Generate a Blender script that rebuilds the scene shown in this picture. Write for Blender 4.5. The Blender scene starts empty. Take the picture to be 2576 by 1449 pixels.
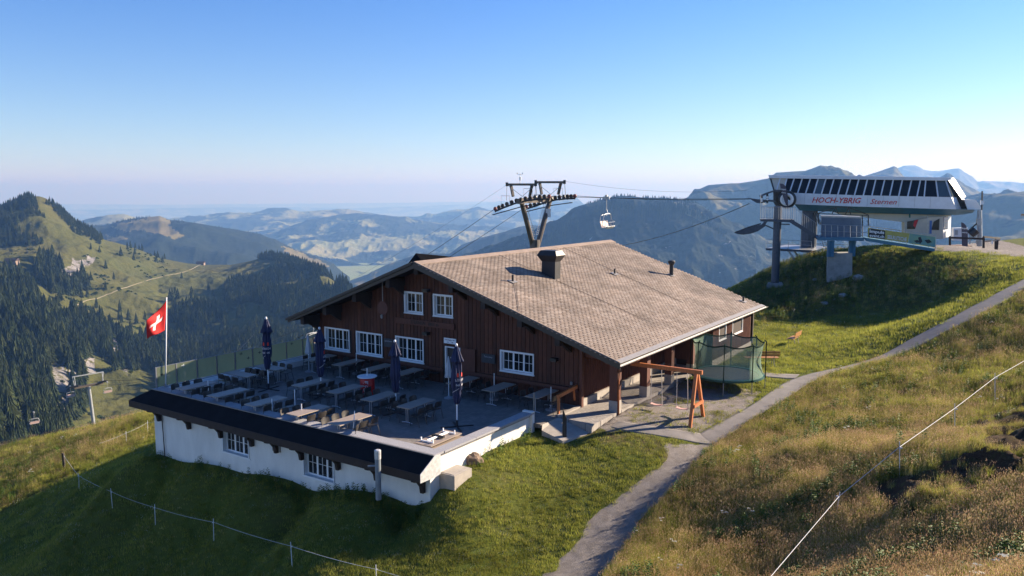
import bpy, math, random
import numpy as np
from mathutils import Vector, Matrix, noise as mnoise

SC = bpy.context.scene
COL = SC.collection
R = math.radians
PI = math.pi
rnd = random.Random(7)
nr = np.random.default_rng(11)

# ------------------------------------------------------------------ camera
CAM_H = 9.8                       # metres above the terrace floor (z = 0)
FPX, CX, CY, PITCH = 2003.0, 1288.0, 724.5, R(6.93)
cam_d = bpy.data.cameras.new('camera')
cam_d.sensor_width = 36.0
cam_d.lens = FPX / 2576.0 * 36.0
cam_d.clip_start = 0.3
cam_d.clip_end = 200000.0
cam = bpy.data.objects.new('camera', cam_d)
COL.objects.link(cam)
cam.location = (0, 0, CAM_H)
cam.rotation_euler = (PI / 2 - PITCH, 0, 0)
SC.camera = cam

# ------------------------------------------------------------------ light
SUN_AZ, SUN_EL = R(66.0), R(22.0)        # azimuth clockwise from the view direction (+Y)
world = bpy.data.worlds.new('World')
SC.world = world
world.use_nodes = True
wn = world.node_tree
bg = wn.nodes['Background']
sky = wn.nodes.new('ShaderNodeTexSky')
sky.sky_type = 'NISHITA'
sky.sun_disc = False
sky.sun_elevation = SUN_EL
sky.sun_rotation = SUN_AZ
sky.altitude = 1800
sky.air_density = 1.0
sky.dust_density = 0.5
sky.ozone_density = 4.0
tcw = wn.nodes.new('ShaderNodeTexCoord'); sepw = wn.nodes.new('ShaderNodeSeparateXYZ')
wn.links.new(tcw.outputs['Generated'], sepw.inputs[0])
rmp = wn.nodes.new('ShaderNodeValToRGB')          # clear alpine air: pale warm low down, deep blue above
rmp.color_ramp.interpolation = 'EASE'
rmp.color_ramp.elements[0].position = 0.0; rmp.color_ramp.elements[0].color = (.96, .885, .86, 1)
rmp.color_ramp.elements[1].position = .30; rmp.color_ramp.elements[1].color = (.49, .735, 1.06, 1)
wn.links.new(sepw.outputs[2], rmp.inputs[0])
mixw = wn.nodes.new('ShaderNodeMix'); mixw.data_type = 'RGBA'; mixw.blend_type = 'MULTIPLY'; mixw.inputs[0].default_value = 1.0
wn.links.new(sky.outputs[0], mixw.inputs[6]); wn.links.new(rmp.outputs[0], mixw.inputs[7])
wn.links.new(mixw.outputs[2], bg.inputs[0])
bg.inputs[1].default_value = 0.068
sun_d = bpy.data.lights.new('sun', 'SUN')
sun_d.energy = 5.0
sun_d.angle = R(0.53)
sun_d.color = (1.0, 0.85, 0.66)
sun = bpy.data.objects.new('sun', sun_d)
COL.objects.link(sun)
SDIR = Vector((math.sin(SUN_AZ) * math.cos(SUN_EL), math.cos(SUN_AZ) * math.cos(SUN_EL), math.sin(SUN_EL)))
sun.rotation_euler = SDIR.to_track_quat('Z', 'Y').to_euler()
sun.location = SDIR * 100
SC.view_settings.view_transform = 'Standard'
SC.view_settings.look = 'None'
SC.view_settings.exposure = 1.53
SC.view_settings.gamma = 1.0
SC.view_settings.use_curve_mapping = False
SC.cycles.max_bounces = 6
SC.cycles.volume_bounces = 1
SC.cycles.transparent_max_bounces = 12

# ------------------------------------------------------------------ pixel <-> place helpers
FW = np.array([0, math.cos(PITCH), -math.sin(PITCH)])
UPV = np.array([0, math.sin(PITCH), math.cos(PITCH)])
RT = np.array([1.0, 0, 0])
CPOS = np.array([0, 0, CAM_H])
AZU = R(33.85)
U = np.array([math.sin(AZU), math.cos(AZU), 0])      # house axis, away from the camera
V = np.array([-U[1], U[0], 0])                       # house axis, to the left
ROTH = math.atan2(U[1], U[0])                        # z rotation of the house frame


def ray(x, y):
    return RT * (x - CX) + FW * FPX - UPV * (y - CY)


def pz(x, y, z=0.0):
    d = ray(x, y)
    return CPOS + d * ((z - CAM_H) / d[2])


def at(x, y, dist):
    d = ray(x, y)
    return CPOS + d * (dist / math.hypot(d[0], d[1]))


def on_plane(x, y, p, n):
    d = ray(x, y)
    return CPOS + d * (np.dot(np.asarray(p, float) - CPOS, n) / np.dot(d, n))


def proj(P):
    q = np.asarray(P, float) - CPOS
    zc = q @ FW
    zc = np.where(zc < 1e-3, 1e-3, zc)
    return CX + FPX * (q @ RT) / zc, CY - FPX * (q @ UPV) / zc


def in_poly(px, py, poly):
    px = np.asarray(px); py = np.asarray(py)
    inside = np.zeros(px.shape, bool)
    n = len(poly)
    j = n - 1
    for i in range(n):
        xi, yi = poly[i]; xj, yj = poly[j]
        c = ((yi > py) != (yj > py)) & (px < (xj - xi) * (py - yi) / (yj - yi + 1e-12) + xi)
        inside ^= c
        j = i
    return inside


def uvw(u, v, z):
    """house frame -> world"""
    return np.array([U[0] * u + V[0] * v, U[1] * u + V[1] * v, z])


# value noise, vectorised
_perm = nr.permutation(4096)


def vnoise(x, y, seed=0):
    x = np.asarray(x, float); y = np.asarray(y, float)
    xi = np.floor(x).astype(int); yi = np.floor(y).astype(int)
    xf = x - xi; yf = y - yi
    xf = xf * xf * xf * (xf * (xf * 6 - 15) + 10); yf = yf * yf * yf * (yf * (yf * 6 - 15) + 10)

    def h(a, b):
        return _perm[(_perm[(a + seed * 131) & 4095] + b) & 4095] / 4095.0
    a = h(xi, yi); b = h(xi + 1, yi); c = h(xi, yi + 1); d = h(xi + 1, yi + 1)
    return (a * (1 - xf) + b * xf) * (1 - yf) + (c * (1 - xf) + d * xf) * yf


def fbm(x, y, oct=4, seed=0, ridged=False, gain=0.5):
    s = 0; a = 1.0; t = 0
    for o in range(oct):
        n = vnoise(x * 2 ** o + 17.3 * o, y * 2 ** o - 9.1 * o, seed + o)
        if ridged:
            n = 1 - np.abs(2 * n - 1)
        s = s + a * n; t += a; a *= gain
    return s / t


# ------------------------------------------------------------------ materials
def mat(name, col, rough=0.8, metal=0.0, var=0.0, scale=5.0, col2=None, bump=0.0, bscale=30.0, spec=0.5, coord='Object', stretch=None, detail=6):
    m = bpy.data.materials.new(name)
    m.use_nodes = True
    nt = m.node_tree
    b = nt.nodes['Principled BSDF']
    b.inputs['Base Color'].default_value = (*col, 1)
    b.inputs['Roughness'].default_value = rough
    b.inputs['Metallic'].default_value = metal
    b.inputs['Specular IOR Level'].default_value = spec
    if var > 0 or bump > 0:
        tc = nt.nodes.new('ShaderNodeTexCoord')
        src = tc.outputs[coord]
        if stretch:
            mp = nt.nodes.new('ShaderNodeMapping')
            mp.inputs['Scale'].default_value = stretch
            nt.links.new(src, mp.inputs[0]); src = mp.outputs[0]
    if var > 0:
        n = nt.nodes.new('ShaderNodeTexNoise')
        n.inputs['Scale'].default_value = scale
        n.inputs['Detail'].default_value = detail
        n.inputs['Roughness'].default_value = 0.65
        nt.links.new(src, n.inputs['Vector'])
        r = nt.nodes.new('ShaderNodeValToRGB')
        r.color_ramp.elements[0].position = 0.3
        r.color_ramp.elements[1].position = 0.7
        c2 = col2 if col2 else tuple(min(1, c * (1 + var)) for c in col)
        c1 = tuple(c * (1 - var) for c in col) if not col2 else col
        r.color_ramp.elements[0].color = (*c1, 1)
        r.color_ramp.elements[1].color = (*c2, 1)
        nt.links.new(n.outputs[0], r.inputs[0])
        nt.links.new(r.outputs[0], b.inputs['Base Color'])
    if bump > 0:
        n2 = nt.nodes.new('ShaderNodeTexNoise')
        n2.inputs['Scale'].default_value = bscale
        n2.inputs['Detail'].default_value = 5
        nt.links.new(src, n2.inputs['Vector'])
        bp = nt.nodes.new('ShaderNodeBump')
        bp.inputs['Strength'].default_value = bump
        bp.inputs['Distance'].default_value = 0.02
        nt.links.new(n2.outputs[0], bp.inputs['Height'])
        nt.links.new(bp.outputs[0], b.inputs['Normal'])
    return m


def rand_mat(name, cols, rough=0.8, bump=0.0, bscale=30.0, spec=0.4, stretch=None, var=0.12, scale=4.0, island=False, translucent=0.0, world_noise=False):
    """colour differs from object to object (or from piece to piece in a joined mesh)"""
    m = bpy.data.materials.new(name); m.use_nodes = True
    nt = m.node_tree; b = nt.nodes['Principled BSDF']
    b.inputs['Roughness'].default_value = rough
    b.inputs['Specular IOR Level'].default_value = spec
    if world_noise:
        g = nt.nodes.new('ShaderNodeNewGeometry'); oi = nt.nodes.new('ShaderNodeObjectInfo')
        av = nt.nodes.new('ShaderNodeMath'); av.operation = 'MULTIPLY_ADD'; av.inputs[1].default_value = .5
        hf = nt.nodes.new('ShaderNodeMath'); hf.operation = 'MULTIPLY'; hf.inputs[1].default_value = .5
        nt.links.new(oi.outputs['Random'], hf.inputs[0]); nt.links.new(g.outputs['Random Per Island'], av.inputs[0]); nt.links.new(hf.outputs[0], av.inputs[2])
        src = av.outputs[0]
    elif island:
        g = nt.nodes.new('ShaderNodeNewGeometry'); src = g.outputs['Random Per Island']
    else:
        oi = nt.nodes.new('ShaderNodeObjectInfo'); src = oi.outputs['Random']
    r = nt.nodes.new('ShaderNodeValToRGB')
    els = r.color_ramp.elements
    while len(els) < len(cols):
        els.new(0.5)
    for i, c in enumerate(cols):
        els[i].position = i / max(1, len(cols) - 1)
        els[i].color = (*c, 1)
    nt.links.new(src, r.inputs[0])
    tc = nt.nodes.new('ShaderNodeTexCoord')
    s2 = g.outputs['Position'] if world_noise else tc.outputs['Object']
    if stretch:
        mp = nt.nodes.new('ShaderNodeMapping'); mp.inputs['Scale'].default_value = stretch
        nt.links.new(s2, mp.inputs[0]); s2 = mp.outputs[0]
    n = nt.nodes.new('ShaderNodeTexNoise'); n.inputs['Scale'].default_value = scale; n.inputs['Detail'].default_value = 6
    nt.links.new(s2, n.inputs['Vector'])
    mr = nt.nodes.new('ShaderNodeMapRange')
    mr.inputs[1].default_value = 0.3; mr.inputs[2].default_value = 0.7
    mr.inputs[3].default_value = 1 - var; mr.inputs[4].default_value = 1 + var
    nt.links.new(n.outputs[0], mr.inputs[0])
    mx = nt.nodes.new('ShaderNodeVectorMath'); mx.operation = 'SCALE'
    nt.links.new(r.outputs[0], mx.inputs[0]); nt.links.new(mr.outputs[0], mx.inputs['Scale'])
    nt.links.new(mx.outputs[0], b.inputs['Base Color'])
    if bump > 0:
        n2 = nt.nodes.new('ShaderNodeTexNoise'); n2.inputs['Scale'].default_value = bscale
        nt.links.new(s2, n2.inputs['Vector'])
        bp = nt.nodes.new('ShaderNodeBump'); bp.inputs['Strength'].default_value = bump; bp.inputs['Distance'].default_value = 0.02
        nt.links.new(n2.outputs[0], bp.inputs['Height']); nt.links.new(bp.outputs[0], b.inputs['Normal'])
    if translucent > 0:
        tr = nt.nodes.new('ShaderNodeBsdfTranslucent')
        nt.links.new(mx.outputs[0], tr.inputs[0])
        ms = nt.nodes.new('ShaderNodeMixShader'); ms.inputs[0].default_value = translucent
        nt.links.new(b.outputs[0], ms.inputs[1]); nt.links.new(tr.outputs[0], ms.inputs[2])
        nt.links.new(ms.outputs[0], nt.nodes['Material Output'].inputs[0])
    return m


def glass_mat(name, tint=(0.02, 0.025, 0.03), rough=0.03):
    m = mat(name, tint, rough=rough, spec=0.9)
    m.node_tree.nodes['Principled BSDF'].inputs['IOR'].default_value = 1.5
    return m


def clear_mat(name, col, alpha, rough=0.1):
    m = bpy.data.materials.new(name); m.use_nodes = True
    nt = m.node_tree; b = nt.nodes['Principled BSDF']
    b.inputs['Base Color'].default_value = (*col, 1); b.inputs['Roughness'].default_value = rough
    b.inputs['Alpha'].default_value = alpha
    return m


# ------------------------------------------------------------------ mesh building
class MB:
    """collects polygons and builds ONE mesh object"""

    def __init__(self):
        self.v = []; self.f = []

    def poly(self, pts, faces):
        o = len(self.v)
        self.v.extend([tuple(float(c) for c in p) for p in pts])
        self.f.extend([tuple(i + o for i in f) for f in faces])
        return self

    def box(self, x0, x1, y0, y1, z0, z1):
        p = [(x0, y0, z0), (x1, y0, z0), (x1, y1, z0), (x0, y1, z0), (x0, y0, z1), (x1, y0, z1), (x1, y1, z1), (x0, y1, z1)]
        return self.poly(p, [(0, 3, 2, 1), (4, 5, 6, 7), (0, 1, 5, 4), (1, 2, 6, 5), (2, 3, 7, 6), (3, 0, 4, 7)])

    def bar(self, a, b, w, h, up=(0, 0, 1)):
        """box beam from a to b, w wide, h high"""
        a = Vector(a); b = Vector(b); d = (b - a).normalized()
        upv = Vector(up)
        s = d.cross(upv)
        if s.length < 1e-4:
            s = d.cross(Vector((1, 0, 0)))
        s.normalize(); t = s.cross(d).normalized()
        s = s * (w / 2); t = t * (h / 2)
        p = [a - s - t, a + s - t, a + s + t, a - s + t, b - s - t, b + s - t, b + s + t, b - s + t]
        return self.poly(p, [(3, 2, 1, 0), (4, 5, 6, 7), (0, 1, 5, 4), (1, 2, 6, 5), (2, 3, 7, 6), (3, 0, 4, 7)])

    def tube(self, pts, r, n=8, r1=None, cap=True):
        pts = [Vector(p) for p in pts]
        rings = []
        m = len(pts)
        for i, p in enumerate(pts):
            d = (pts[min(i + 1, m - 1)] - pts[max(i - 1, 0)])
            if d.length < 1e-9:
                d = Vector((0, 0, 1))
            d.normalize()
            s = d.cross(Vector((0, 0, 1)))
            if s.length < 0.05:
                s = d.cross(Vector((1, 0, 0)))
            s.normalize(); t = s.cross(d)
            rr = r if r1 is None else r + (r1 - r) * i / (m - 1)
            rings.append([p + s * (math.cos(2 * PI * k / n) * rr) + t * (math.sin(2 * PI * k / n) * rr) for k in range(n)])
        V_ = [q for rg in rings for q in rg]
        F_ = []
        for i in range(m - 1):
            for k in range(n):
                a = i * n + k; b = i * n + (k + 1) % n
                F_.append((a, a + n, b + n, b))
        if cap:
            F_.append(tuple(range(n)))
            F_.append(tuple((m - 1) * n + k for k in reversed(range(n))))
        return self.poly(V_, F_)

    def lathe(self, prof, c=(0, 0, 0), n=16, star=None):
        """prof: list of (radius, z)"""
        V_ = []
        for (r, z) in prof:
            for k in range(n):
                a = 2 * PI * k / n
                rr = r * (star(k, z) if star else 1)
                V_.append((c[0] + rr * math.cos(a), c[1] + rr * math.sin(a), c[2] + z))
        F_ = []
        m = len(prof)
        for i in range(m - 1):
            for k in range(n):
                a = i * n + k; b = i * n + (k + 1) % n
                F_.append((a, b, b + n, a + n))
        F_.append(tuple(reversed(range(n))))
        F_.append(tuple((m - 1) * n + k for k in range(n)))
        return self.poly(V_, F_)

    def prism(self, pts, d):
        """polygon pts swept along vector d"""
        n = len(pts)
        d = Vector(d)
        V_ = [Vector(p) for p in pts] + [Vector(p) + d for p in pts]
        F_ = [tuple(range(n)), tuple(reversed(range(n, 2 * n)))]
        for i in range(n):
            j = (i + 1) % n
            F_.append((i, i + n, j + n, j))
        return self.poly(V_, F_)

    def mesh(self, name, m=None, base=(0, 0, 0), smooth=False):
        me = bpy.data.meshes.new(name)
        b = base
        me.from_pydata([(x - b[0], y - b[1], z - b[2]) for x, y, z in self.v], [], self.f)
        me.update()
        import bmesh as _bm
        bm = _bm.new(); bm.from_mesh(me); _bm.ops.recalc_face_normals(bm, faces=bm.faces); bm.to_mesh(me); bm.free()
        if m:
            me.materials.append(m)
        if smooth:
            me.polygons.foreach_set('use_smooth', [True] * len(me.polygons))
        return me


BASE = {}


def thing(name, label, cat, loc=(0, 0, 0), rot=0.0, group=None, frame='house'):
    """Empty at the thing's base. loc is given in the frame; its parts are then built in the same frame"""
    o = bpy.data.objects.new(name, None)
    o.empty_display_size = 0.3
    COL.objects.link(o)
    if frame == 'house':
        o.location = uvw(*loc); o.rotation_euler = (0, 0, ROTH + rot)
    else:
        o.location = loc; o.rotation_euler = (0, 0, rot)
    o['label'] = label; o['category'] = cat
    if group:
        o['group'] = group
    BASE[o] = loc
    return o


def part(name, mb, m, parent, smooth=False, label=None, kind=None, local=False):
    b = (0, 0, 0) if local else BASE.get(parent)
    if b is None:
        b = BASE.get(parent.parent, (0, 0, 0)) if not local else (0, 0, 0)
    me = mb.mesh(name, m, b, smooth)
    o = bpy.data.objects.new(name, me)
    COL.objects.link(o)
    o.parent = parent
    if not local:
        BASE[o] = b
    if label:
        o['label'] = label
    if kind:
        o['kind'] = kind
    return o


def solo(name, mb, m, label=None, cat=None, group=None, kind=None, smooth=False, frame='world', loc=None, rot=0.0):
    """a top-level thing that is one mesh"""
    if loc is None:
        vs = mb.v
        xs = [p[0] for p in vs]; ys = [p[1] for p in vs]; zs = [p[2] for p in vs]
        loc = ((min(xs) + max(xs)) / 2, (min(ys) + max(ys)) / 2, min(zs))
        base = loc
    else:
        base = (0, 0, 0)
    me = mb.mesh(name, m, base, smooth)
    o = bpy.data.objects.new(name, me)
    COL.objects.link(o)
    if frame == 'house':
        o.location = uvw(*loc); o.rotation_euler = (0, 0, ROTH + rot)
    else:
        o.location = loc; o.rotation_euler = (0, 0, rot)
    if label: o['label'] = label
    if cat: o['category'] = cat
    if group: o['group'] = group
    if kind: o['kind'] = kind
    return o


def copy_tree(o, parent=None):
    c = o.copy(); COL.objects.link(c)
    if parent is not None:
        c.parent = parent
    for ch in list(o.children):
        copy_tree(ch, c)
    return c


def dup(root, loc, rot, label=None, group=None, frame='house'):
    c = copy_tree(root)
    if frame == 'house':
        c.location = uvw(*loc); c.rotation_euler = (0, 0, ROTH + rot)
    else:
        c.location = loc; c.rotation_euler = (0, 0, rot)
    if label: c['label'] = label
    if group: c['group'] = group
    return c


def grid_mesh(name, P, m, kind='structure', attrs=None, smooth=True):
    """P: (ny, nx, 3) array"""
    ny, nx, _ = P.shape
    me = bpy.data.meshes.new(name)
    idx = np.arange(ny * nx).reshape(ny, nx)
    a = idx[:-1, :-1].ravel(); b = idx[:-1, 1:].ravel(); c = idx[1:, 1:].ravel(); d = idx[1:, :-1].ravel()
    F_ = np.stack([a, b, c, d], 1)
    nf = len(F_)
    me.vertices.add(ny * nx); me.vertices.foreach_set('co', P.reshape(-1).astype(np.float32))
    me.loops.add(nf * 4); me.loops.foreach_set('vertex_index', F_.ravel().astype(np.int32))
    me.polygons.add(nf)
    me.polygons.foreach_set('loop_start', (np.arange(nf) * 4).astype(np.int32))
    me.polygons.foreach_set('loop_total', np.full(nf, 4, np.int32))
    me.update(); me.validate()
    if attrs:
        for k, arr in attrs.items():
            at_ = me.attributes.new(k, 'FLOAT', 'POINT')
            at_.data.foreach_set('value', np.asarray(arr, np.float32).ravel())
    me.polygons.foreach_set('use_smooth', [smooth] * nf)
    me.materials.append(m)
    o = bpy.data.objects.new(name, me)
    COL.objects.link(o)
    if kind: o['kind'] = kind
    return o


def scatter(name, pts, rot, scl, idx, sources, label, tilt=None):
    """ONE object that repeats small plants over the ground (geometry nodes)"""
    col = bpy.data.collections.new(name + '_sources')
    for s in sources:
        col.objects.link(s)
    n = len(pts)
    me = bpy.data.meshes.new(name)
    me.vertices.add(n); me.vertices.foreach_set('co', np.asarray(pts, np.float32).ravel())
    ar = me.attributes.new('rot', 'FLOAT_VECTOR', 'POINT')
    rr = np.zeros((n, 3), np.float32); rr[:, 2] = rot
    if tilt is not None:
        rr[:, 0] = tilt[:, 0]; rr[:, 1] = tilt[:, 1]
    ar.data.foreach_set('vector', rr.ravel())
    a2 = me.attributes.new('scl', 'FLOAT_VECTOR', 'POINT')
    s3 = np.asarray(scl, np.float32)
    if s3.ndim == 1: s3 = np.stack([s3] * 3, 1)
    a2.data.foreach_set('vector', s3.ravel())
    a3 = me.attributes.new('pick', 'INT', 'POINT'); a3.data.foreach_set('value', np.asarray(idx, np.int32))
    o = bpy.data.objects.new(name, me); COL.objects.link(o)
    o['kind'] = 'stuff'; o['label'] = label
    ng = bpy.data.node_groups.new(name, 'GeometryNodeTree')
    ng.interface.new_socket('Geometry', in_out='INPUT', socket_type='NodeSocketGeometry')
    ng.interface.new_socket('Geometry', in_out='OUTPUT', socket_type='NodeSocketGeometry')
    N = ng.nodes; L = ng.links
    gi = N.new('NodeGroupInput'); go = N.new('NodeGroupOutput')
    iop = N.new('GeometryNodeInstanceOnPoints')
    ci = N.new('GeometryNodeCollectionInfo')
    ci.inputs['Collection'].default_value = col
    ci.inputs['Separate Children'].default_value = True
    ci.inputs['Reset Children'].default_value = True

    def attr(nm, ty):
        a = N.new('GeometryNodeInputNamedAttribute'); a.data_type = ty
        a.inputs['Name'].default_value = nm
        return a.outputs['Attribute']
    L.new(gi.outputs[0], iop.inputs['Points'])
    L.new(ci.outputs[0], iop.inputs['Instance'])
    iop.inputs['Pick Instance'].default_value = True
    L.new(attr('pick', 'INT'), iop.inputs['Instance Index'])
    L.new(attr('rot', 'FLOAT_VECTOR'), iop.inputs['Rotation'])
    L.new(attr('scl', 'FLOAT_VECTOR'), iop.inputs['Scale'])
    L.new(iop.outputs[0], go.inputs[0])
    md = o.modifiers.new('scatter', 'NODES'); md.node_group = ng
    return o


def src_obj(name, mb, m, smooth=False):
    me = mb.mesh(name, m, (0, 0, 0), smooth)
    return bpy.data.objects.new(name, me)


def text_mb(txt, size, shear=0.0, extr=0.006, align='CENTER', bold=0.0):
    """letters lying in the local XZ plane, facing -Y"""
    cu = bpy.data.curves.new('lettering', 'FONT')
    cu.body = txt; cu.size = size; cu.shear = shear; cu.extrude = extr; cu.align_x = align; cu.align_y = 'CENTER'
    cu.offset = bold; cu.resolution_u = 2
    ob = bpy.data.objects.new('lettering', cu)
    COL.objects.link(ob)
    dg = bpy.context.evaluated_depsgraph_get()
    me = ob.evaluated_get(dg).to_mesh()
    mb = MB()
    mb.v = [(v.co.x, -v.co.z, v.co.y) for v in me.vertices]
    mb.f = [tuple(p.vertices) for p in me.polygons]
    bpy.data.objects.remove(ob); bpy.data.curves.remove(cu)
    return mb


def xf(mb, M):
    mb.v = [tuple(M @ Vector(p)) for p in mb.v]
    return mb
# ================================================================== NEAR GROUND
CP = []      # control points x, y, z


def cuv(u, v, z):
    p = uvw(u, v, z); CP.append(tuple(p))


def cpx(x, y, d):
    CP.append(tuple(at(x, y, d / math.cos(math.atan((x - CX) / FPX)))))      # d is measured along the view


for (v_, z_) in ((35.6, -2.9), (34.8, -2.82), (33.4, -2.72), (32, -2.6), (30.5, -2.48), (29, -2.36), (27.5, -2.25), (26, -2.13), (24.5, -2.02), (23.1, -1.9), (21.8, -1.74), (20.5, -1.56), (19.2, -1.32)):
    cuv(21.2, v_, z_); cuv(20.0, v_, z_ - .16); cuv(22.6, v_, z_ + .05)
for t in [(21.1, 17.7, -1.0),
          (23, 17.6, -.5), (25, 17.5, -.33), (27.9, 17.2, -.42), (28.9, 15.3, -.3), (21.6, 17.0, -.85), (22.8, 16.9, -.68), (32, 12.4, -.32), (34, 12.4, -.28),
          (37.5, 12.5, -.22), (40, 11.3, -.12), (42.4, 14.9, 0.0), (49, 14.9, .15), (33, 25, -1.2),
          (40, 25, -1.5), (48, 22, -1.5), (30, 35.5, -2.9), (40, 36, -3.5), (50, 35, -6), (55, 26, -3.5), (36, 14.9, -.18), (55, 17, -.3), (52, 13, 0.0)]:
    cuv(*t)
for t in [(1770, 1112, 33.0), (2000, 960, 41.2), (2100, 935, 43.0), (2250, 885, 45.5), (2400, 815, 46.6), (2500, 760, 48.6), (2576, 715, 51),
          (2263, 1177, 24.0), (2402, 1075, 29.5), (2576, 950, 35.0), (2576, 830, 43), (2250, 1000, 36), (2000, 1150, 28.6), (2000, 1300, 23.6),
          (2576, 1449, 14.8), (2576, 1250, 18.8), (2000, 1449, 20.2), (1700, 1330, 25.2), (1820, 1330, 24.8), (1500, 1449, 22.6), (1600, 1200, 29.4), (1300, 1400, 25.2), (1300, 1250, 28.2), (1400, 1150, 31.0),
          (1000, 1400, 27.4), (735, 1427, 29.9), (538, 1360, 32.2), (391, 1320, 34.7), (283, 1278, 39.2), (199, 1229, 44), (0, 1449, 36.8), (0, 1330, 44),
          (0, 1180, 62), (0, 1131, 74), (200, 1087, 69), (390, 1047, 62), (318, 1115, 56), (163, 1182, 52), (-300, 1250, 70), (-300, 1449, 40), (300, 1160, 48),
          (1850, 730, 73), (1950, 718, 74.5), (2000, 664, 78), (2050, 646, 78.5), (2110, 704, 71.5), (2100, 628, 78), (2200, 620, 75), (2280, 622, 72), (2350, 632, 69), (2400, 645, 66), (2330, 613, 82), (2300, 700, 65.5), (2200, 715, 68), (2110, 750, 67), (2380, 735, 60), (2300, 790, 59), (2200, 812, 60), (2100, 832, 59), (2000, 745, 71), (2000, 800, 66), (1900, 800, 65), (1950, 852, 57),
          (2500, 632, 76), (2576, 600, 86), (2576, 650, 64), (2700, 640, 62), (1900, 862, 54), (2000, 900, 47.6), (1850, 800, 62), (2470, 690, 59),
          (3000, 1449, 10), (3000, 900, 36), (3000, 650, 60), (3000, 560, 90), (1288, 1700, 14), (600, 1900, 16)]:
    cpx(*t)
# beyond the crest the mountain falls away
for (x, y, z) in [(-120, 60, -45), (-80, 110, -60), (-40, 130, -50), (-60, 85, -24), (-30, 90, -18), (0, 90, -9), (0, 110, -16), (20, 105, -8), (0, 140, -40), (40, 125, -16), (70, 120, -6),
                  (30, 150, -45), (100, 100, 4), (110, 60, 8), (90, 150, -25), (60, 20, 7), (0, 0, 1), (-30, 0, -6), (-80, 20, -28), (20, -10, 5)]:
    CP.append((x, y, z))
CP = np.array(CP)


def _tps(r2):
    return 0.5 * r2 * np.log(r2 + 1e-9)


_n = len(CP)
_A = np.zeros((_n + 3, _n + 3))
_d2 = ((CP[:, None, :2] - CP[None, :, :2]) ** 2).sum(-1)
_A[:_n, :_n] = _tps(_d2) + np.eye(_n) * 1.6
_A[:_n, _n:] = np.c_[np.ones(_n), CP[:, :2]]
_A[_n:, :_n] = _A[:_n, _n:].T
_w = np.linalg.solve(_A, np.r_[CP[:, 2], 0, 0, 0])


def gz0(x, y):
    x = np.atleast_1d(np.asarray(x, float)).ravel(); y = np.atleast_1d(np.asarray(y, float)).ravel()
    out = np.empty(len(x))
    for i in range(0, len(x), 40000):
        xs = x[i:i + 40000]; ys = y[i:i + 40000]
        d2 = (xs[:, None] - CP[None, :, 0]) ** 2 + (ys[:, None] - CP[None, :, 1]) ** 2
        out[i:i + 40000] = _tps(d2) @ _w[:_n] + _w[_n] + _w[_n + 1] * xs + _w[_n + 2] * ys
    return out


# surface zones, outlined where they lie (image coordinates of the outline, projected on to the ground)
CPL = [(2558, 738), (2519, 764), (2422, 814), (2325, 864), (2235, 903), (2099, 938), (2051, 957), (2002, 987), (1944, 1025), (1873, 1067), (1796, 1119)]   # right edge
CPR = [(2509, 738), (2454, 767), (2383, 806), (2267, 867), (2209, 899), (2115, 925), (2012, 943), (1977, 961), (1925, 996), (1873, 1032), (1762, 1091)]   # left edge
Z_CONC = [(2640, 690), (2600, 690)] + CPR[:6] + [(2012, 941), (1932, 940), (1935, 949)] + CPR[7:] + [(1670, 1079), (1545, 1058), (1493, 1067), (1562, 1084), (1629, 1092), (1733, 1111), (1800, 1119)] + CPL[::-1]
Z_GRAV = [(1800, 1119), (1666, 1117), (1681, 1148), (1660, 1173), (1608, 1206), (1556, 1248), (1525, 1273), (1493, 1306), (1475, 1331), (1370, 1460), (1300, 1560), (1440, 1560), (1530, 1449),
          (1602, 1331), (1629, 1300), (1650, 1267), (1670, 1244), (1712, 1213), (1743, 1173), (1775, 1140)]
Z_PLAY = [(1475, 1071), (1487, 1070), (1560, 1026), (1650, 985), (1720, 960), (1760, 950), (1830, 962), (1880, 975), (1925, 985), (1873, 1032), (1762, 1091), (1629, 1095), (1500, 1082)]
Z_TOP = [(2330, 600), (2500, 600), (2576, 618), (2640, 640), (2640, 665), (2576, 648), (2480, 637), (2380, 632), (2340, 630)]
Z_DRY = [(1440, 1075), (1500, 1072), (1640, 1100), (1700, 1125), (1700, 1180), (1600, 1130), (1480, 1100)]
Z_DRY2 = [(1110, 1190), (1230, 1160), (1330, 1190), (1290, 1250), (1180, 1230)]
Z_SOIL = [(2330, 1180), (2420, 1150), (2470, 1040), (2560, 1010), (2640, 980), (2640, 1200), (2470, 1230), (2420, 1290), (2330, 1320), (2250, 1300), (2200, 1230), (2260, 1200)]
Z_MEAD = [(1600, 1340), (1629, 1300), (1670, 1244), (1712, 1213), (1743, 1173), (1796, 1121)] + CPL[::-1][1:] + [(2700, 660), (2900, 1100), (2900, 1900), (1300, 1900), (1520, 1460)]
Z_SHRUB = [(1830, 745), (1890, 700), (1990, 655), (2080, 628), (2200, 628), (2330, 648), (2450, 660), (2470, 700), (2400, 735), (2320, 775), (2150, 790), (1960, 810), (1860, 830)]
Z_LEFT = [(-400, 1010), (395, 1030), (395, 1100), (200, 1190), (0, 1290), (-400, 1460)]


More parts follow.
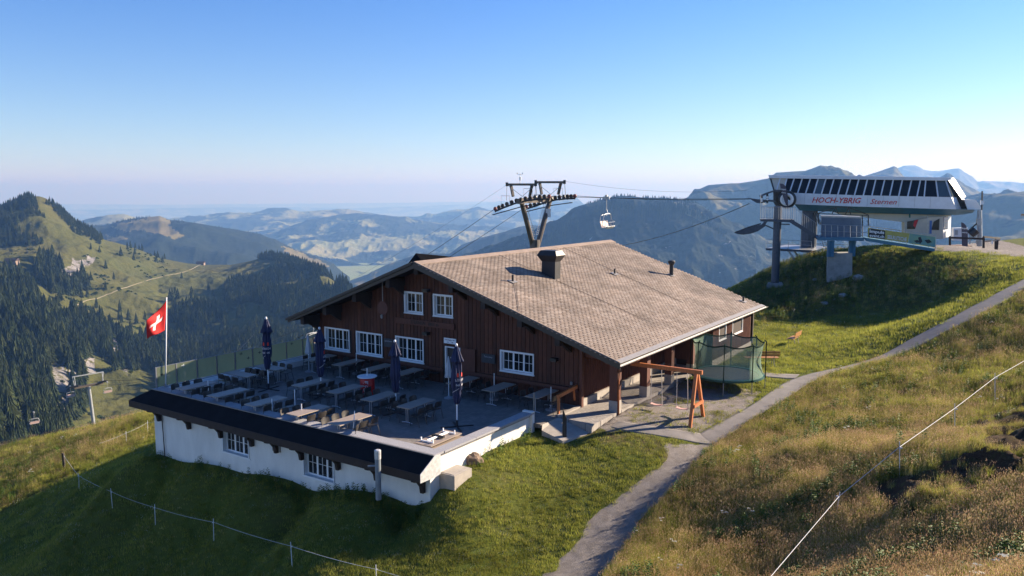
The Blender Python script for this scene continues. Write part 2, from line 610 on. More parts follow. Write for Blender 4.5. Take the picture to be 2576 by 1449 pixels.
def zone_of(X, Y, Z):
    """1 inside a zone, softly ragged at the outline"""
    px, py = proj(np.stack([X, Y, Z], -1))
    d = np.hypot(X, Y)
    sc = 2003.0 / np.maximum(d, 5)
    jx = (fbm(X * 1.3, Y * 1.3, 4, 3) - .5) * 0.55 * sc
    jy = (fbm(X * 1.3 + 40, Y * 1.3, 4, 5) - .5) * 0.25 * sc
    g = in_poly(px + jx, py + jy, Z_GRAV).astype(float)
    pl = in_poly(px + jx, py + jy, Z_PLAY)
    tp = in_poly(px + jx, py + jy, Z_TOP)
    front = Y > 4
    out = dict(
        gravel=np.where((g > 0) & front, 1.0, np.where(pl, 0.72, np.where(tp, .8, 0.0))),
        soil=np.where(in_poly(px + jx * 2, py + jy * 2, Z_SOIL), 1.0, 0.0),
        dry=np.where(in_poly(px + jx, py + jy, Z_DRY), 1.0, np.where(in_poly(px + jx, py + jy, Z_DRY2), .4, 0.0)),
        meadow=np.where(in_poly(px, py, Z_MEAD) & front, 1.0, np.where(in_poly(px, py, Z_SHRUB), .8, np.where(in_poly(px, py, Z_LEFT), .9, 0.0))))
    return out, px, py


def bumps(X, Y, md, soil):
    """tussocks and hollows of the rough meadow"""
    b = (fbm(X * .35, Y * .35, 4, 21) - .5) * 0.55 * md
    b += soil * (fbm(X * .9, Y * .9, 4, 33, ridged=True) - .45) * 0.65
    b += (fbm(X * .12, Y * .12, 3, 8) - .5) * 0.25 * md
    b += (fbm(X * 2.2, Y * 2.2, 3, 9) - .5) * 0.05
    return b


def smooth2(a, k=2):
    for _ in range(k):
        b = a.copy()
        b[1:-1, :] = (a[:-2, :] + 2 * a[1:-1, :] + a[2:, :]) / 4
        c = b.copy()
        c[:, 1:-1] = (b[:, :-2] + 2 * b[:, 1:-1] + b[:, 2:]) / 4
        a = c
    return a


NA, NRR = 620, 430
_az = np.linspace(R(-44), R(44), NA)
_rr = np.concatenate([np.linspace(1.0, 9.0, 10), np.exp(np.linspace(math.log(9.5), math.log(175), NRR - 10))])
AZ, RRr = np.meshgrid(_az, _rr)
GX = RRr * np.sin(AZ); GY = RRr * np.cos(AZ)
GZ = gz0(GX, GY).reshape(GX.shape)
# the crest of the hill under the lift station
SILC = [(1780, 745), (1830, 735), (1860, 722), (1900, 700), (1950, 682), (2000, 662), (2050, 645), (2100, 631), (2150, 622), (2200, 617), (2330, 613), (2400, 611), (2500, 603), (2530, 598), (2576, 590), (2700, 582), (3200, 560)]
_qx = CX + FPX * np.tan(AZ) * (math.cos(PITCH) + .02)
_ys = np.interp(_qx, [q[0] for q in SILC], [q[1] for q in SILC])
_yy = (CY - _ys) / FPX
_te = (-math.sin(PITCH) + math.cos(PITCH) * _yy) / np.sqrt(((_qx - CX) / FPX) ** 2 + (math.cos(PITCH) + math.sin(PITCH) * _yy) ** 2)
_zm = CAM_H + RRr * _te
_kk = (GY > 58) & (GX > 16)
_soft = .25
GZ = np.where(_kk, -_soft * np.log(np.exp(-np.clip(GZ, -60, 60) / _soft) + np.exp(-np.clip(_zm, -60, 60) / _soft)), GZ)
ZN, _px, _py = zone_of(GX, GY, GZ)
for k in ZN: ZN[k] = smooth2(ZN[k], 2)
gu = GX * U[0] + GY * U[1]; gv = GX * V[0] + GY * V[1]
near_house = np.clip(1 - np.maximum(np.maximum(20.6 - gu, gu - 58), np.maximum(14 - gv, gv - 35.5)) / 1.5, 0, 1)
MSOFT = smooth2(ZN['meadow'], 30) ** 2
GZ = GZ + bumps(GX, GY, MSOFT * (1 - near_house), ZN['soil'] * (1 - near_house)) * (1 - near_house)
# ground under terrace, house and porch stays below the floors
inb = (gu > 21.4) & (gu < 50.9) & (gv > 15.4) & (gv < 34.7)
GZ = np.where(inb, np.minimum(GZ, -.35), GZ)


def gz(x, y):
    """height of the built ground at a place"""
    x = np.atleast_1d(np.asarray(x, float)); y = np.atleast_1d(np.asarray(y, float))
    a = np.arctan2(x, y); r = np.hypot(x, y)
    ia = np.clip((a - _az[0]) / (_az[1] - _az[0]), 0, NA - 1.001)
    ir = np.clip(np.interp(r, _rr, np.arange(len(_rr))), 0, len(_rr) - 1.001)
    i0 = ia.astype(int); j0 = ir.astype(int); fa = ia - i0; fr = ir - j0
    return (GZ[j0, i0] * (1 - fa) * (1 - fr) + GZ[j0, i0 + 1] * fa * (1 - fr) + GZ[j0 + 1, i0] * (1 - fa) * fr + GZ[j0 + 1, i0 + 1] * fa * fr)


def g1(x, y):
    return float(gz(x, y)[0])


def hit(px, py, lo=8.0, hi=170.0):
    """the place on the ground seen at a point of the photograph"""
    d = ray(px, py); h = math.hypot(d[0], d[1])
    prev = lo
    for r in np.arange(lo, hi, .25):
        p = CPOS + d * (r / h)
        if p[2] < g1(p[0], p[1]):
            a, b = prev, r
            for _ in range(16):
                m = (a + b) / 2; p = CPOS + d * (m / h)
                if p[2] < g1(p[0], p[1]): b = m
                else: a = m
            return CPOS + d * (b / h)
        prev = r
    return CPOS + d * (hi / h)


def ground_material():
    m = bpy.data.materials.new('ground'); m.use_nodes = True
    nt = m.node_tree; N = nt.nodes; L = nt.links
    b = N['Principled BSDF']; b.inputs['Roughness'].default_value = .95; b.inputs['Specular IOR Level'].default_value = .1
    tc = N.new('ShaderNodeTexCoord')

    def noise(sc, det=6, rough=.6, dist=0.0):
        n = N.new('ShaderNodeTexNoise'); n.inputs['Scale'].default_value = sc; n.inputs['Detail'].default_value = det
        n.inputs['Roughness'].default_value = rough; n.inputs['Distortion'].default_value = dist
        L.new(tc.outputs['Object'], n.inputs['Vector']); return n.outputs[0]

    def ramp(src, stops):
        r = N.new('ShaderNodeValToRGB'); e = r.color_ramp.elements
        while len(e) < len(stops): e.new(.5)
        for i, (p, c) in enumerate(stops):
            e[i].position = p; e[i].color = (*c, 1)
        L.new(src, r.inputs[0]); return r.outputs[0]

    def mix(f, a, c, mode='MIX'):
        x = N.new('ShaderNodeMix'); x.data_type = 'RGBA'; x.blend_type = mode
        if isinstance(f, float): x.inputs[0].default_value = f
        else: L.new(f, x.inputs[0])
        for i, s in ((6, a), (7, c)):
            if isinstance(s, tuple): x.inputs[i].default_value = (*s, 1)
            else: L.new(s, x.inputs[i])
        return x.outputs[2]

    def attr(nm):
        a = N.new('ShaderNodeAttribute'); a.attribute_name = nm; return a.outputs['Fac']

    def math_(op, a, c):
        x = N.new('ShaderNodeMath'); x.operation = op
        for i, s in ((0, a), (1, c)):
            if isinstance(s, (int, float)): x.inputs[i].default_value = s
            else: L.new(s, x.inputs[i])
        x.use_clamp = True
        return x.outputs[0]
    n_big = noise(.35, 5); n_mid = noise(2.2, 8, .7); n_fine = noise(22, 6, .75); n_vf = noise(70, 3, .7)
    lawn = ramp(n_mid, [(.25, (.035, .055, .010)), (.5, (.10, .13, .022)), (.72, (.17, .18, .04))])
    lawn = mix(.55, lawn, ramp(n_fine, [(.3, (.025, .04, .008)), (.55, (.12, .15, .025)), (.8, (.26, .26, .07))]))
    lawn = mix(ramp(n_big, [(.4, (0, 0, 0)), (.7, (.5, .5, .5))]), lawn, (.12, .105, .035))
    mead = ramp(n_fine, [(.3, (.035, .042, .012)), (.5, (.10, .10, .03)), (.75, (.22, .18, .07))])
    mead = mix(ramp(n_big, [(.35, (0, 0, 0)), (.65, (.7, .7, .7))]), mead, (.05, .055, .018))
    grav = ramp(n_vf, [(.25, (.10, .09, .085)), (.5, (.26, .235, .22)), (.75, (.48, .44, .41))])
    grav = mix(ramp(n_mid, [(.4, (0, 0, 0)), (.62, (.55, .55, .55))]), grav, (.17, .145, .12))
    soil = ramp(n_fine, [(.3, (.03, .019, .012)), (.6, (.085, .055, .035)), (.8, (.15, .10, .07))])
    dry = ramp(n_fine, [(.3, (.05, .04, .02)), (.6, (.15, .115, .06)), (.8, (.24, .19, .11))])
    gg = attr('gravel'); 
    c = mix(attr('meadow'), lawn, mead)
    dryf = math_('MULTIPLY', attr('dry'), ramp(n_mid, [(.38, (.1, .1, .1)), (.6, (1, 1, 1))]))
    c = mix(dryf, c, dry)
    soilf = math_('MULTIPLY', attr('soil'), ramp(n_mid, [(.35, (.25, .25, .25)), (.52, (1, 1, 1))]))
    c = mix(soilf, c, soil)
    # gravel thins out to grass where it is trodden less
    thr = math_('MULTIPLY', math_('SUBTRACT', math_('ADD', gg, math_('MULTIPLY', n_mid, .75)), .78), 6.0)
    gf = math_('MULTIPLY', thr, math_('MULTIPLY', gg, 2.0))
    c = mix(gf, c, grav)
    L.new(c, b.inputs['Base Color'])
    bp = N.new('ShaderNodeBump'); bp.inputs['Strength'].default_value = .9; bp.inputs['Distance'].default_value = .05
    hh = N.new('ShaderNodeMath'); hh.operation = 'ADD'
    L.new(n_fine, hh.inputs[0]); L.new(n_vf, hh.inputs[1])
    L.new(hh.outputs[0], bp.inputs['Height']); L.new(bp.outputs[0], b.inputs['Normal'])
    return m


M_ground = ground_material()
grid_mesh('ground', np.stack([GX, GY, GZ], -1), M_ground, attrs=ZN)

# concrete path lying on the ground
M_conc = mat('concrete', (.185, .17, .16), .9, var=.22, scale=1.6, bump=.35, bscale=60, detail=10)
M_conc2 = mat('concrete_pale', (.34, .31, .275), .9, var=.16, scale=3, bump=.3, bscale=40, detail=10)


def ribbon(name, Lp, Rp, m, lift=.03, nseg=6, ncross=10, skirt=.25):
    """paved strip between two edges given where they are seen"""
    Ls = [hit(*p) for p in Lp]; Rs = [hit(*p) for p in Rp]

    def dens(P):
        P = np.array(P); t = np.arange(len(P)); tt = np.linspace(0, len(P) - 1, (len(P) - 1) * nseg + 1)
        q = np.stack([np.interp(tt, t, P[:, k]) for k in range(3)], 1)
        for _ in range(6):
            q[1:-1] = (q[:-2] + q[1:-1] * 2 + q[2:]) / 4
        return q
    A = dens(Ls); B = dens(Rs)
    rows = []
    for i in range(len(A)):
        row = []
        for k in range(ncross + 1):
            f = k / ncross
            p = A[i] * (1 - f) + B[i] * f
            row.append([p[0], p[1], g1(p[0], p[1]) + lift])
        a = [row[0][0], row[0][1], row[0][2] - skirt]; c = [row[-1][0], row[-1][1], row[-1][2] - skirt]
        rows.append([a] + row + [c])
    P = np.array(rows)
    P[:, 1:-1, 2] = smooth2(P[:, 1:-1, 2], 4)
    return grid_mesh(name, P, m)


ribbon('path', [(2600, 691)] + CPR[:6] + [(2060, 936), (2012, 948)] + CPR[7:], [(2640, 694)] + CPL[:6] + [(2075, 947), (2051, 957)] + CPL[7:-1] + [(1798, 1119)], M_conc)
ribbon('path', [(2012, 943), (1970, 941), (1930, 938), (1890, 930)], [(2000, 953), (1975, 953), (1936, 950), (1895, 944)], M_conc, lift=.026, ncross=5)
ribbon('path', [(1762, 1091), (1710, 1084), (1640, 1074), (1560, 1060), (1500, 1062)], [(1800, 1119), (1733, 1111), (1629, 1092), (1562, 1084), (1493, 1071)], M_conc, lift=.022)

# ================================================================== DISTANT LAND
H0 = 481.0    # row of the true horizon


def hill_material(name, forest, pasture, dry, rock=(.30, .28, .26), fscale=.004, fthr=.5, pscale=.003, rockstart=.52, detail=10, dots=0.0):
    m = bpy.data.materials.new(name); m.use_nodes = True
    nt = m.node_tree; N = nt.nodes; L = nt.links
    b = N['Principled BSDF']; b.inputs['Roughness'].default_value = 1; b.inputs['Specular IOR Level'].default_value = .05
    tc = N.new('ShaderNodeTexCoord')

    def noise(sc, det=8, rough=.6):
        n = N.new('ShaderNodeTexNoise'); n.inputs['Scale'].default_value = sc; n.inputs['Detail'].default_value = det; n.inputs['Roughness'].default_value = rough
        L.new(tc.outputs['Object'], n.inputs['Vector']); return n.outputs[0]

    def ramp(src, stops):
        r = N.new('ShaderNodeValToRGB'); e = r.color_ramp.elements
        while len(e) < len(stops): e.new(.5)
        for i, (p, c) in enumerate(stops):
            e[i].position = p; e[i].color = (*c, 1)
        L.new(src, r.inputs[0]); return r.outputs[0]

    def mix(f, a, c):
        x = N.new('ShaderNodeMix'); x.data_type = 'RGBA'
        L.new(f, x.inputs[0])
        for i, s in ((6, a), (7, c)):
            if isinstance(s, tuple): x.inputs[i].default_value = (*s, 1)
            else: L.new(s, x.inputs[i])
        return x.outputs[2]
    at_ = N.new('ShaderNodeAttribute'); at_.attribute_name = 'forest'
    ar_ = N.new('ShaderNodeAttribute'); ar_.attribute_name = 'rock'
    nf = noise(fscale, detail, .62)
    add = N.new('ShaderNodeMath'); add.operation = 'ADD'; L.new(nf, add.inputs[0]); L.new(at_.outputs['Fac'], add.inputs[1])
    ff = ramp(add.outputs[0], [(fthr - .02, (0, 0, 0)), (fthr + .02, (1, 1, 1))])
    past = mix(noise(pscale, 6), pasture, dry)
    fine = noise(fscale * 22, 6, .7)
    past = mix(ramp(fine, [(.35, (0, 0, 0)), (.75, (.5, .5, .5))]), past, tuple(c * .55 for c in pasture))
    fo = mix(ramp(fine, [(.3, (0, 0, 0)), (.7, (1, 1, 1))]), tuple(c * .55 for c in forest), tuple(c * 1.35 for c in forest))
    c = mix(ff, past, fo)
    rk = N.new('ShaderNodeMath'); rk.operation = 'ADD'; L.new(ar_.outputs['Fac'], rk.inputs[0]); L.new(noise(fscale * 9, 8, .7), rk.inputs[1])
    rf = ramp(rk.outputs[0], [(.98, (0, 0, 0)), (1.06, (1, 1, 1))])
    rc = mix(ramp(noise(fscale * 9, 8, .75), [(.38, (0, 0, 0)), (.6, (1, 1, 1))]), tuple(c * .30 for c in rock), tuple(min(1, c * 1.35) for c in rock))
    c = mix(rf, c, rc)
    L.new(c, b.inputs['Base Color'])
    bp = N.new('ShaderNodeBump'); bp.inputs['Strength'].default_value = .8; bp.inputs['Distance'].default_value = 3.0
    L.new(fine, bp.inputs['Height']); L.new(bp.outputs[0], b.inputs['Normal'])
    return m


def interp_cols(cols, nx, ny):
    """cols: [(x, [(y, d), ...])] with equal row counts -> arrays of image row and distance"""
    xs = np.array([c[0] for c in cols], float)
    Yc = np.array([[r[0] for r in c[1]] for c in cols], float)
    Dc = np.array([[r[1] for r in c[1]] for c in cols], float)
    k = Yc.shape[1]
    t = np.linspace(0, 1, ny); tk = np.linspace(0, 1, k)
    Yr = np.array([np.interp(t, tk, r) for r in Yc]); Dr = np.array([np.exp(np.interp(t, tk, np.log(r))) for r in Dc])
    X = np.linspace(xs[0], xs[-1], nx)
    Y = np.stack([np.interp(X, xs, Yr[:, j]) for j in range(ny)])
    D = np.stack([np.interp(X, xs, Dr[:, j]) for j in range(ny)])
    return X, Y, D


def hill(name, cols, m, nx=400, ny=90, amp=10.0, freq=.004, ridged=True, back=(1.25, -.35), nback=12, sil=None, forest=None, rockf=None, smooth_k=6, warp=.0, seed=1, silamp=.25, fine=0, fine_amp=0):
    X, Y, D = interp_cols(cols, nx, ny)
    kx = np.ones(9) / 9
    Dm = smooth2(D, smooth_k)
    Ym = Y.copy()
    Ym[1:] = smooth2(Y, smooth_k)[1:]
    if sil is not None:      # crisp skyline
        sx = np.array([p[0] for p in sil], float); sy = np.array([p[1] for p in sil], float)
        sk = np.interp(X, sx, sy)
        w = np.exp(-np.linspace(0, 1, ny) * 9)[:, None]
        Ym = Ym + (sk - Ym[0])[None, :] * w
    T = (X - CX) / FPX
    # horizontal azimuth: x offset over the forward component at the horizon
    fwd = math.cos(PITCH) + math.sin(PITCH) * math.tan(PITCH)
    az = np.arctan(T * 1.0 / (math.cos(PITCH) + math.sin(PITCH) * (CY - Ym) / FPX))
    # elevation tangent from the image row
    c = math.cos(PITCH); s = math.sin(PITCH)
    yy = (CY - Ym) / FPX
    horiz = np.sqrt(T[None, :] ** 2 + (c + s * yy) ** 2)
    tan_e = (-s + c * yy) / horiz
    PX = Dm * np.sin(az); PY = Dm * np.cos(az); PZ = CAM_H + Dm * tan_e
    # back side
    bx = []; by = []; bz = []
    for i in range(1, nback + 1):
        f = i / nback
        rr = Dm[0] * (1 + (back[0] - 1) * f)
        bx.append(rr * np.sin(az[0])); by.append(rr * np.cos(az[0])); bz.append(PZ[0] + (rr - Dm[0]) * back[1] - .0)
    PX = np.concatenate([np.array(bx)[::-1], PX]); PY = np.concatenate([np.array(by)[::-1], PY]); PZ = np.concatenate([np.array(bz)[::-1], PZ])
    prow = np.concatenate([np.zeros(nback), np.linspace(0, 1, ny)])[:, None]
    n = fbm(PX * freq, PY * freq, 6, seed, ridged=ridged, gain=.52) - .5
    fade = np.clip(prow * 7, silamp, 1)
    PZ = PZ + n * amp * fade
    if fine: PZ = PZ + (fbm(PX * fine, PY * fine, 4, seed + 5, ridged=True) - .5) * fine_amp * fade
    P = np.stack([PX, PY, PZ], -1)
    qx, qy = proj(P)
    fa = forest(P, qx, qy) if forest is not None else np.zeros(PX.shape)
    # steepness gives bare rock
    gy = np.gradient(PZ, axis=0); ds = np.hypot(np.gradient(PX, axis=0), np.gradient(PY, axis=0)) + 1e-6
    st = np.abs(gy) / ds
    rk = rockf(P, qx, qy, st) if rockf is not None else np.zeros(PX.shape)
    return grid_mesh(name, P[::-1], m, attrs=dict(forest=fa[::-1], rock=rk[::-1])), P


def polys(ps):
    return lambda qx, qy: np.any([in_poly(qx, qy, p) for p in ps], axis=0)


# --- the green mountain on the left
F_POLY = [
    [(-300, 560), (0, 519), (52, 499), (74, 494), (88, 502), (98, 528), (112, 548), (124, 572), (134, 603), (120, 614), (0, 622), (-300, 650)],
    [(115, 512), (135, 508), (187, 556), (229, 571), (262, 597), (250, 613), (219, 596), (187, 588), (167, 561), (142, 540)],
    [(156, 611), (205, 617), (214, 640), (181, 655), (160, 678), (135, 684), (120, 700), (85, 690), (88, 650), (125, 640), (140, 620)],
    [(83, 678), (133, 705), (208, 690), (225, 724), (188, 745), (125, 735), (95, 710)],
    [(-300, 640), (0, 678), (62, 709), (83, 730), (104, 771), (123, 790), (83, 796), (19, 771), (-300, 760)],
    [(-300, 790), (0, 796), (71, 797), (100, 821), (117, 800), (158, 782), (188, 788), (250, 798), (271, 822), (312, 840), (354, 857), (396, 857), (406, 928), (375, 927), (333, 932),
     (292, 927), (267, 902), (229, 886), (219, 936), (208, 967), (219, 1019), (190, 1060), (170, 1100), (120, 1300), (-300, 1300)],
    [(642, 651), (670, 628), (722, 636), (761, 649), (824, 688), (855, 690), (885, 730), (990, 860), (1000, 1000), (400, 1000), (400, 862), (435, 842), (423, 803), (440, 782), (512, 777), (560, 777),
     (570, 773), (561, 732), (586, 713), (649, 692), (715, 659)]]
R_POLY = [[(135, 682), (177, 667), (181, 655), (221, 642), (242, 646), (240, 657), (215, 676), (198, 699), (146, 705)],
          [(125, 915), (158, 910), (178, 980), (180, 1050), (140, 1060), (135, 980)], [(168, 930), (198, 930), (205, 985), (172, 995)],
          [(276, 850), (296, 850), (312, 915), (280, 915)], [(210, 905), (240, 895), (238, 935), (208, 950)], [(30, 1035), (75, 1030), (72, 1095), (35, 1100)], [(310, 925), (330, 930), (325, 945), (312, 942)],
          [(75, 1098), (92, 1095), (90, 1125), (70, 1130)]]
inF = polys(F_POLY); inR = polys(R_POLY)
M_left = hill_material('alpine_slope', (.020, .028, .014), (.052, .074, .020), (.115, .092, .034), rock=(.19, .182, .178), fscale=.006, fthr=1.45, pscale=.004)
cols_left = [
    (-320, [(560, 1850), (600, 1600), (680, 1280), (800, 960), (950, 650), (1130, 480), (1400, 360)]),
    (0, [(519, 1880), (600, 1600), (700, 1290), (800, 1040), (950, 780), (1130, 570), (1400, 420)]),
    (80, [(493, 1850), (600, 1600), (700, 1310), (800, 1075), (950, 820), (1130, 600), (1400, 440)]),
    (160, [(528, 1880), (610, 1640), (700, 1360), (800, 1130), (950, 860), (1110, 650), (1400, 470)]),
    (262, [(600, 1900), (650, 1680), (720, 1430), (810, 1190), (930, 940), (1080, 730), (1400, 520)]),
    (400, [(650, 1990), (700, 1740), (760, 1470), (840, 1220), (930, 1010), (1050, 810), (1400, 570)]),
    (520, [(663, 2050), (700, 1770), (750, 1500), (830, 1250), (930, 1040), (1050, 850), (1400, 600)]),
    (640, [(652, 2000), (690, 1750), (750, 1450), (830, 1180), (930, 980), (1050, 800), (1400, 620)]),
    (700, [(632, 1850), (680, 1650), (750, 1400), (830, 1180), (930, 980), (1050, 800), (1400, 620)]),
    (790, [(673, 1650), (710, 1500), (780, 1300), (860, 1120), (950, 960), (1050, 820), (1400, 640)]),
    (870, [(728, 1450), (770, 1300), (830, 1150), (900, 1020), (980, 900), (1060, 810), (1400, 640)]),
    (960, [(830, 1280), (880, 1150), (930, 1060), (990, 960), (1050, 880), (1120, 800), (1400, 640)]),
    (1200, [(1100, 1150), (1150, 1050), (1200, 960), (1240, 900), (1280, 840), (1320, 780), (1400, 700)])]
sil_left = [(-320, 560), (0, 522), (25, 508), (52, 501), (77, 494), (100, 494), (115, 499), (135, 512), (160, 528), (187, 557), (229, 577), (262, 603), (300, 613), (352, 630), (400, 650), (470, 664), (520, 667),
            (580, 667), (642, 655), (670, 641), (700, 640), (722, 645), (761, 660), (824, 697), (845, 712), (862, 706), (882, 740), (960, 835), (1200, 1100)]
o_left, P_left = hill('mountain', cols_left, M_left, nx=620, ny=330, amp=55.0, freq=.0045, sil=sil_left, fine=.02, fine_amp=9.0,
                      forest=lambda P, qx, qy: np.where(inF(qx, qy), 1.0, 0.0), rockf=lambda P, qx, qy, st: np.where(inR(qx + (fbm(qx * .12, qy * .06, 3, 4) - .5) * 22, qy + (fbm(qx * .12, qy * .06, 3, 6) - .5) * 18), .53, 0.0), seed=3, silamp=.06, back=(1.35, -.45))


def simple_cols(sil, d0, rows, ytail):
    """columns from a skyline: rows are (fraction, distance factor)"""
    out = []
    for (x, y) in sil:
        out.append((x, [(y + (ytail - y) * f, d0 * k) for f, k in rows]))
    return out


FO = (.018, .026, .016)
M_h2 = hill_material('hill_near', FO, (.10, .11, .035), (.20, .15, .075), fscale=.0022, fthr=.50, pscale=.003)
M_h3 = hill_material('hill_mid', FO, (.15, .20, .08), (.25, .215, .12), fscale=.0018, fthr=.475, detail=5, pscale=.002)
M_h4 = hill_material('mountain_dark', FO, (.09, .10, .035), (.15, .12, .055), rock=(.13, .13, .13), fscale=.003, fthr=.50, pscale=.003)
M_h5 = hill_material('massif', (.10, .10, .09), (.16, .16, .14), (.24, .22, .2), rock=(.35, .34, .33), fscale=.001, fthr=.5)
ROWS = [(0, 1), (.1, .93), (.3, .84), (.55, .74), (.8, .66), (1, .58)]
FA = dict(nx=420, ny=70)
ROWF = [(0, 1), (.1, .985), (.3, .955), (.55, .92), (.8, .88), (1, .84)]

# hill with the bare brown top, left of the centre
s2 = [(120, 575), (187, 562), (246, 570), (269, 567), (302, 557), (344, 549), (402, 544), (427, 554), (458, 557), (500, 563), (542, 571), (595, 580), (657, 590), (692, 606), (720, 620), (747, 634), (803, 655), (840, 675), (880, 705)]
TOP2 = [[(275, 570), (344, 551), (402, 543), (425, 553), (430, 575), (470, 590), (455, 600), (400, 590), (350, 582), (300, 582)], [(260, 590), (310, 597), (330, 607), (280, 606)], [(705, 616), (747, 632), (803, 653), (830, 668), (800, 672), (745, 648), (715, 630)]]
i2 = polys(TOP2)
hill('hill', simple_cols(s2, 4600, ROWS, 790), M_h2, amp=120, freq=.0016, sil=s2, seed=12, silamp=.08, forest=lambda P, x, y: np.where(i2(x + (fbm(x * .07, y * .12, 3, 4) - .5) * 26, y + (fbm(x * .05, y * .1, 3, 2) - .5) * 16), -.45, .30), back=(1.4, -.3), **FA)
s3 = [(170, 575), (198, 560), (229, 556), (271, 548), (312, 544), (337, 548), (380, 560), (420, 585)]
hill('hill', simple_cols(s3, 8200, ROWF, 640), M_h3, amp=150, freq=.0008, sil=s3, seed=15, silamp=.1, back=(1.4, -.2), nx=160, ny=40)
s4 = [(380, 580), (430, 565), (480, 556), (542, 553), (615, 542), (678, 537), (705, 534), (751, 536), (813, 530), (865, 534), (907, 533), (949, 539), (990, 544), (1050, 545), (1100, 540), (1160, 536), (1207, 532), (1260, 535), (1310, 533), (1353, 528), (1374, 533), (1430, 545), (1500, 560)]
hill('hill', simple_cols(s4, 11500, ROWF, 600), M_h3, amp=230, freq=.0006, sil=s4, seed=22, silamp=.1, back=(1.3, -.15), nx=700, ny=60, forest=lambda P, x, y: 0 * x + .0, fine=.002, fine_amp=80)
s4b = [(640, 600), (690, 582), (740, 565), (790, 552), (850, 541), (900, 536), (950, 541), (990, 546), (1040, 552), (1090, 560), (1150, 566), (1210, 572), (1280, 580), (1340, 590), (1400, 600)]
hill('hill', simple_cols(s4b, 8800, [(0, 1), (.15, .96), (.35, .92), (.6, .87), (.8, .82), (1, .76)], 655), M_h3, amp=210, freq=.0009, sil=s4b, seed=31, silamp=.1, back=(1.3, -.3), nx=700, ny=110, forest=lambda P, x, y: np.clip((590 - y) / 500, -.04, .04) - .01, fine=.003, fine_amp=70)
s5 = [(840, 740), (880, 705), (925, 690), (970, 668), (1020, 650), (1060, 638), (1130, 640), (1160, 618), (1207, 600), (1249, 588), (1270, 583), (1307, 571), (1340, 567), (1380, 570), (1420, 590), (1500, 640)]
hill('hill', simple_cols(s5, 4600, ROWS, 860), M_h2, amp=120, freq=.0018, sil=s5, seed=37, silamp=.1, back=(1.4, -.3), nx=360, ny=60, forest=lambda P, x, y: np.where(y > 655, -.08, .25))
s6p = [(1330, 560), (1360, 540), (1391, 511), (1405, 503), (1434, 498), (1453, 499), (1470, 515), (1500, 530), (1540, 545), (1600, 560)]
hill('mountain', simple_cols(s6p, 14000, ROWF, 580), M_h3, amp=240, freq=.0006, sil=s6p, seed=41, silamp=.1, back=(1.3, -.3), nx=180, ny=40)
# the big wooded mountain behind the roof
s6 = [(1080, 720), (1130, 672), (1170, 650), (1207, 640), (1270, 622), (1330, 600), (1370, 580), (1416, 553), (1437, 537), (1478, 515), (1510, 505), (1551, 495), (1587, 494), (1624, 499), (1676, 500), (1716, 504), (1750, 512), (1790, 540), (1840, 580), (1900, 620)]
LIT6 = [[(1690, 512), (1705, 505), (1760, 530), (1790, 552), (1780, 566), (1740, 545), (1705, 530)]]  # sunlit patch put into the colour, pasture tone instead of forest
i6 = polys(LIT6)
hill('mountain', [(x, [(y, 3000), (y + (900 - y) * .12, 2820), (y + (900 - y) * .3, 2640), (y + (900 - y) * .55, 2380), (y + (900 - y) * .8, 2100), (900, 1900)]) for x, y in s6], M_h4, nx=560, ny=170, amp=170, freq=.0022, sil=s6, seed=45, silamp=.05, back=(1.4, -.3),
     forest=lambda P, x, y: np.where(i6(x, y), -.5, .22), rockf=lambda P, x, y, st: np.where((y > 560) & (fbm(x * .03, y * .006, 3, 9) > .54), .36, .2))
s7 = [(1640, 600), (1700, 520), (1728, 500), (1743, 486), (1762, 474), (1782, 465), (1834, 461), (1860, 460), (1900, 454), (1932, 448), (1953, 433), (2000, 430), (2026, 429), (2064, 416), (2089, 420), (2117, 440), (2150, 462), (2200, 480), (2300, 500), (2400, 510), (2500, 520), (2640, 540)]
P7 = [[(1700, 505), (1834, 462), (1953, 434), (2064, 417), (2110, 440), (2000, 470), (1940, 520), (1900, 560), (1850, 600), (1780, 590), (1740, 540)]]
i7 = polys(P7)
hill('mountain', [(x, [(y, 4300), (y + (760 - y) * .1, 4050), (y + (760 - y) * .3, 3750), (y + (760 - y) * .55, 3300), (y + (760 - y) * .8, 2800), (760, 2400)]) for x, y in s7], M_h4, nx=560, ny=160, amp=260, freq=.0016, sil=s7, seed=52, silamp=.05, back=(1.4, -.3),
     forest=lambda P, x, y: np.where(i7(x, y), -.12, .04))
s8 = [(2120, 470), (2180, 441), (2215, 430), (2249, 418), (2256, 421), (2270, 441), (2300, 460), (2340, 468), (2364, 450), (2379, 440), (2388, 439), (2396, 446), (2420, 464), (2445, 476), (2476, 493), (2540, 520), (2640, 550)]
hill('mountain', simple_cols(s8, 5800, ROWS, 700), M_h4, amp=150, freq=.0014, sil=s8, seed=57, silamp=.04, back=(1.3, -.5), nx=400, ny=80)
s8b = [(2380, 540), (2440, 510), (2490, 494), (2532, 487), (2576, 480), (2640, 470), (2800, 450)]
hill('mountain', simple_cols(s8b, 3600, ROWS, 720), M_h4, amp=90, freq=.002, sil=s8b, seed=61, silamp=.1, back=(1.4, -.3), nx=200, ny=80, forest=lambda P, x, y: 0 * x - .06)
s9 = [(2180, 480), (2240, 440), (2258, 423), (2274, 417), (2302, 416), (2315, 421), (2323, 427), (2347, 431), (2375, 430), (2403, 427), (2413, 427), (2427, 440), (2445, 454), (2459, 469), (2480, 468), (2507, 465), (2542, 464), (2576, 471), (2640, 480), (2800, 470)]
hill('mountain', simple_cols(s9, 12500, ROWF, 560), M_h5, amp=330, freq=.0006, sil=s9, seed=66, silamp=.05, back=(1.2, -.6), nx=420, ny=60)
s10 = [(2380, 500), (2430, 480), (2466, 464), (2480, 460), (2500, 456), (2549, 457), (2576, 465), (2620, 470), (2800, 460)]
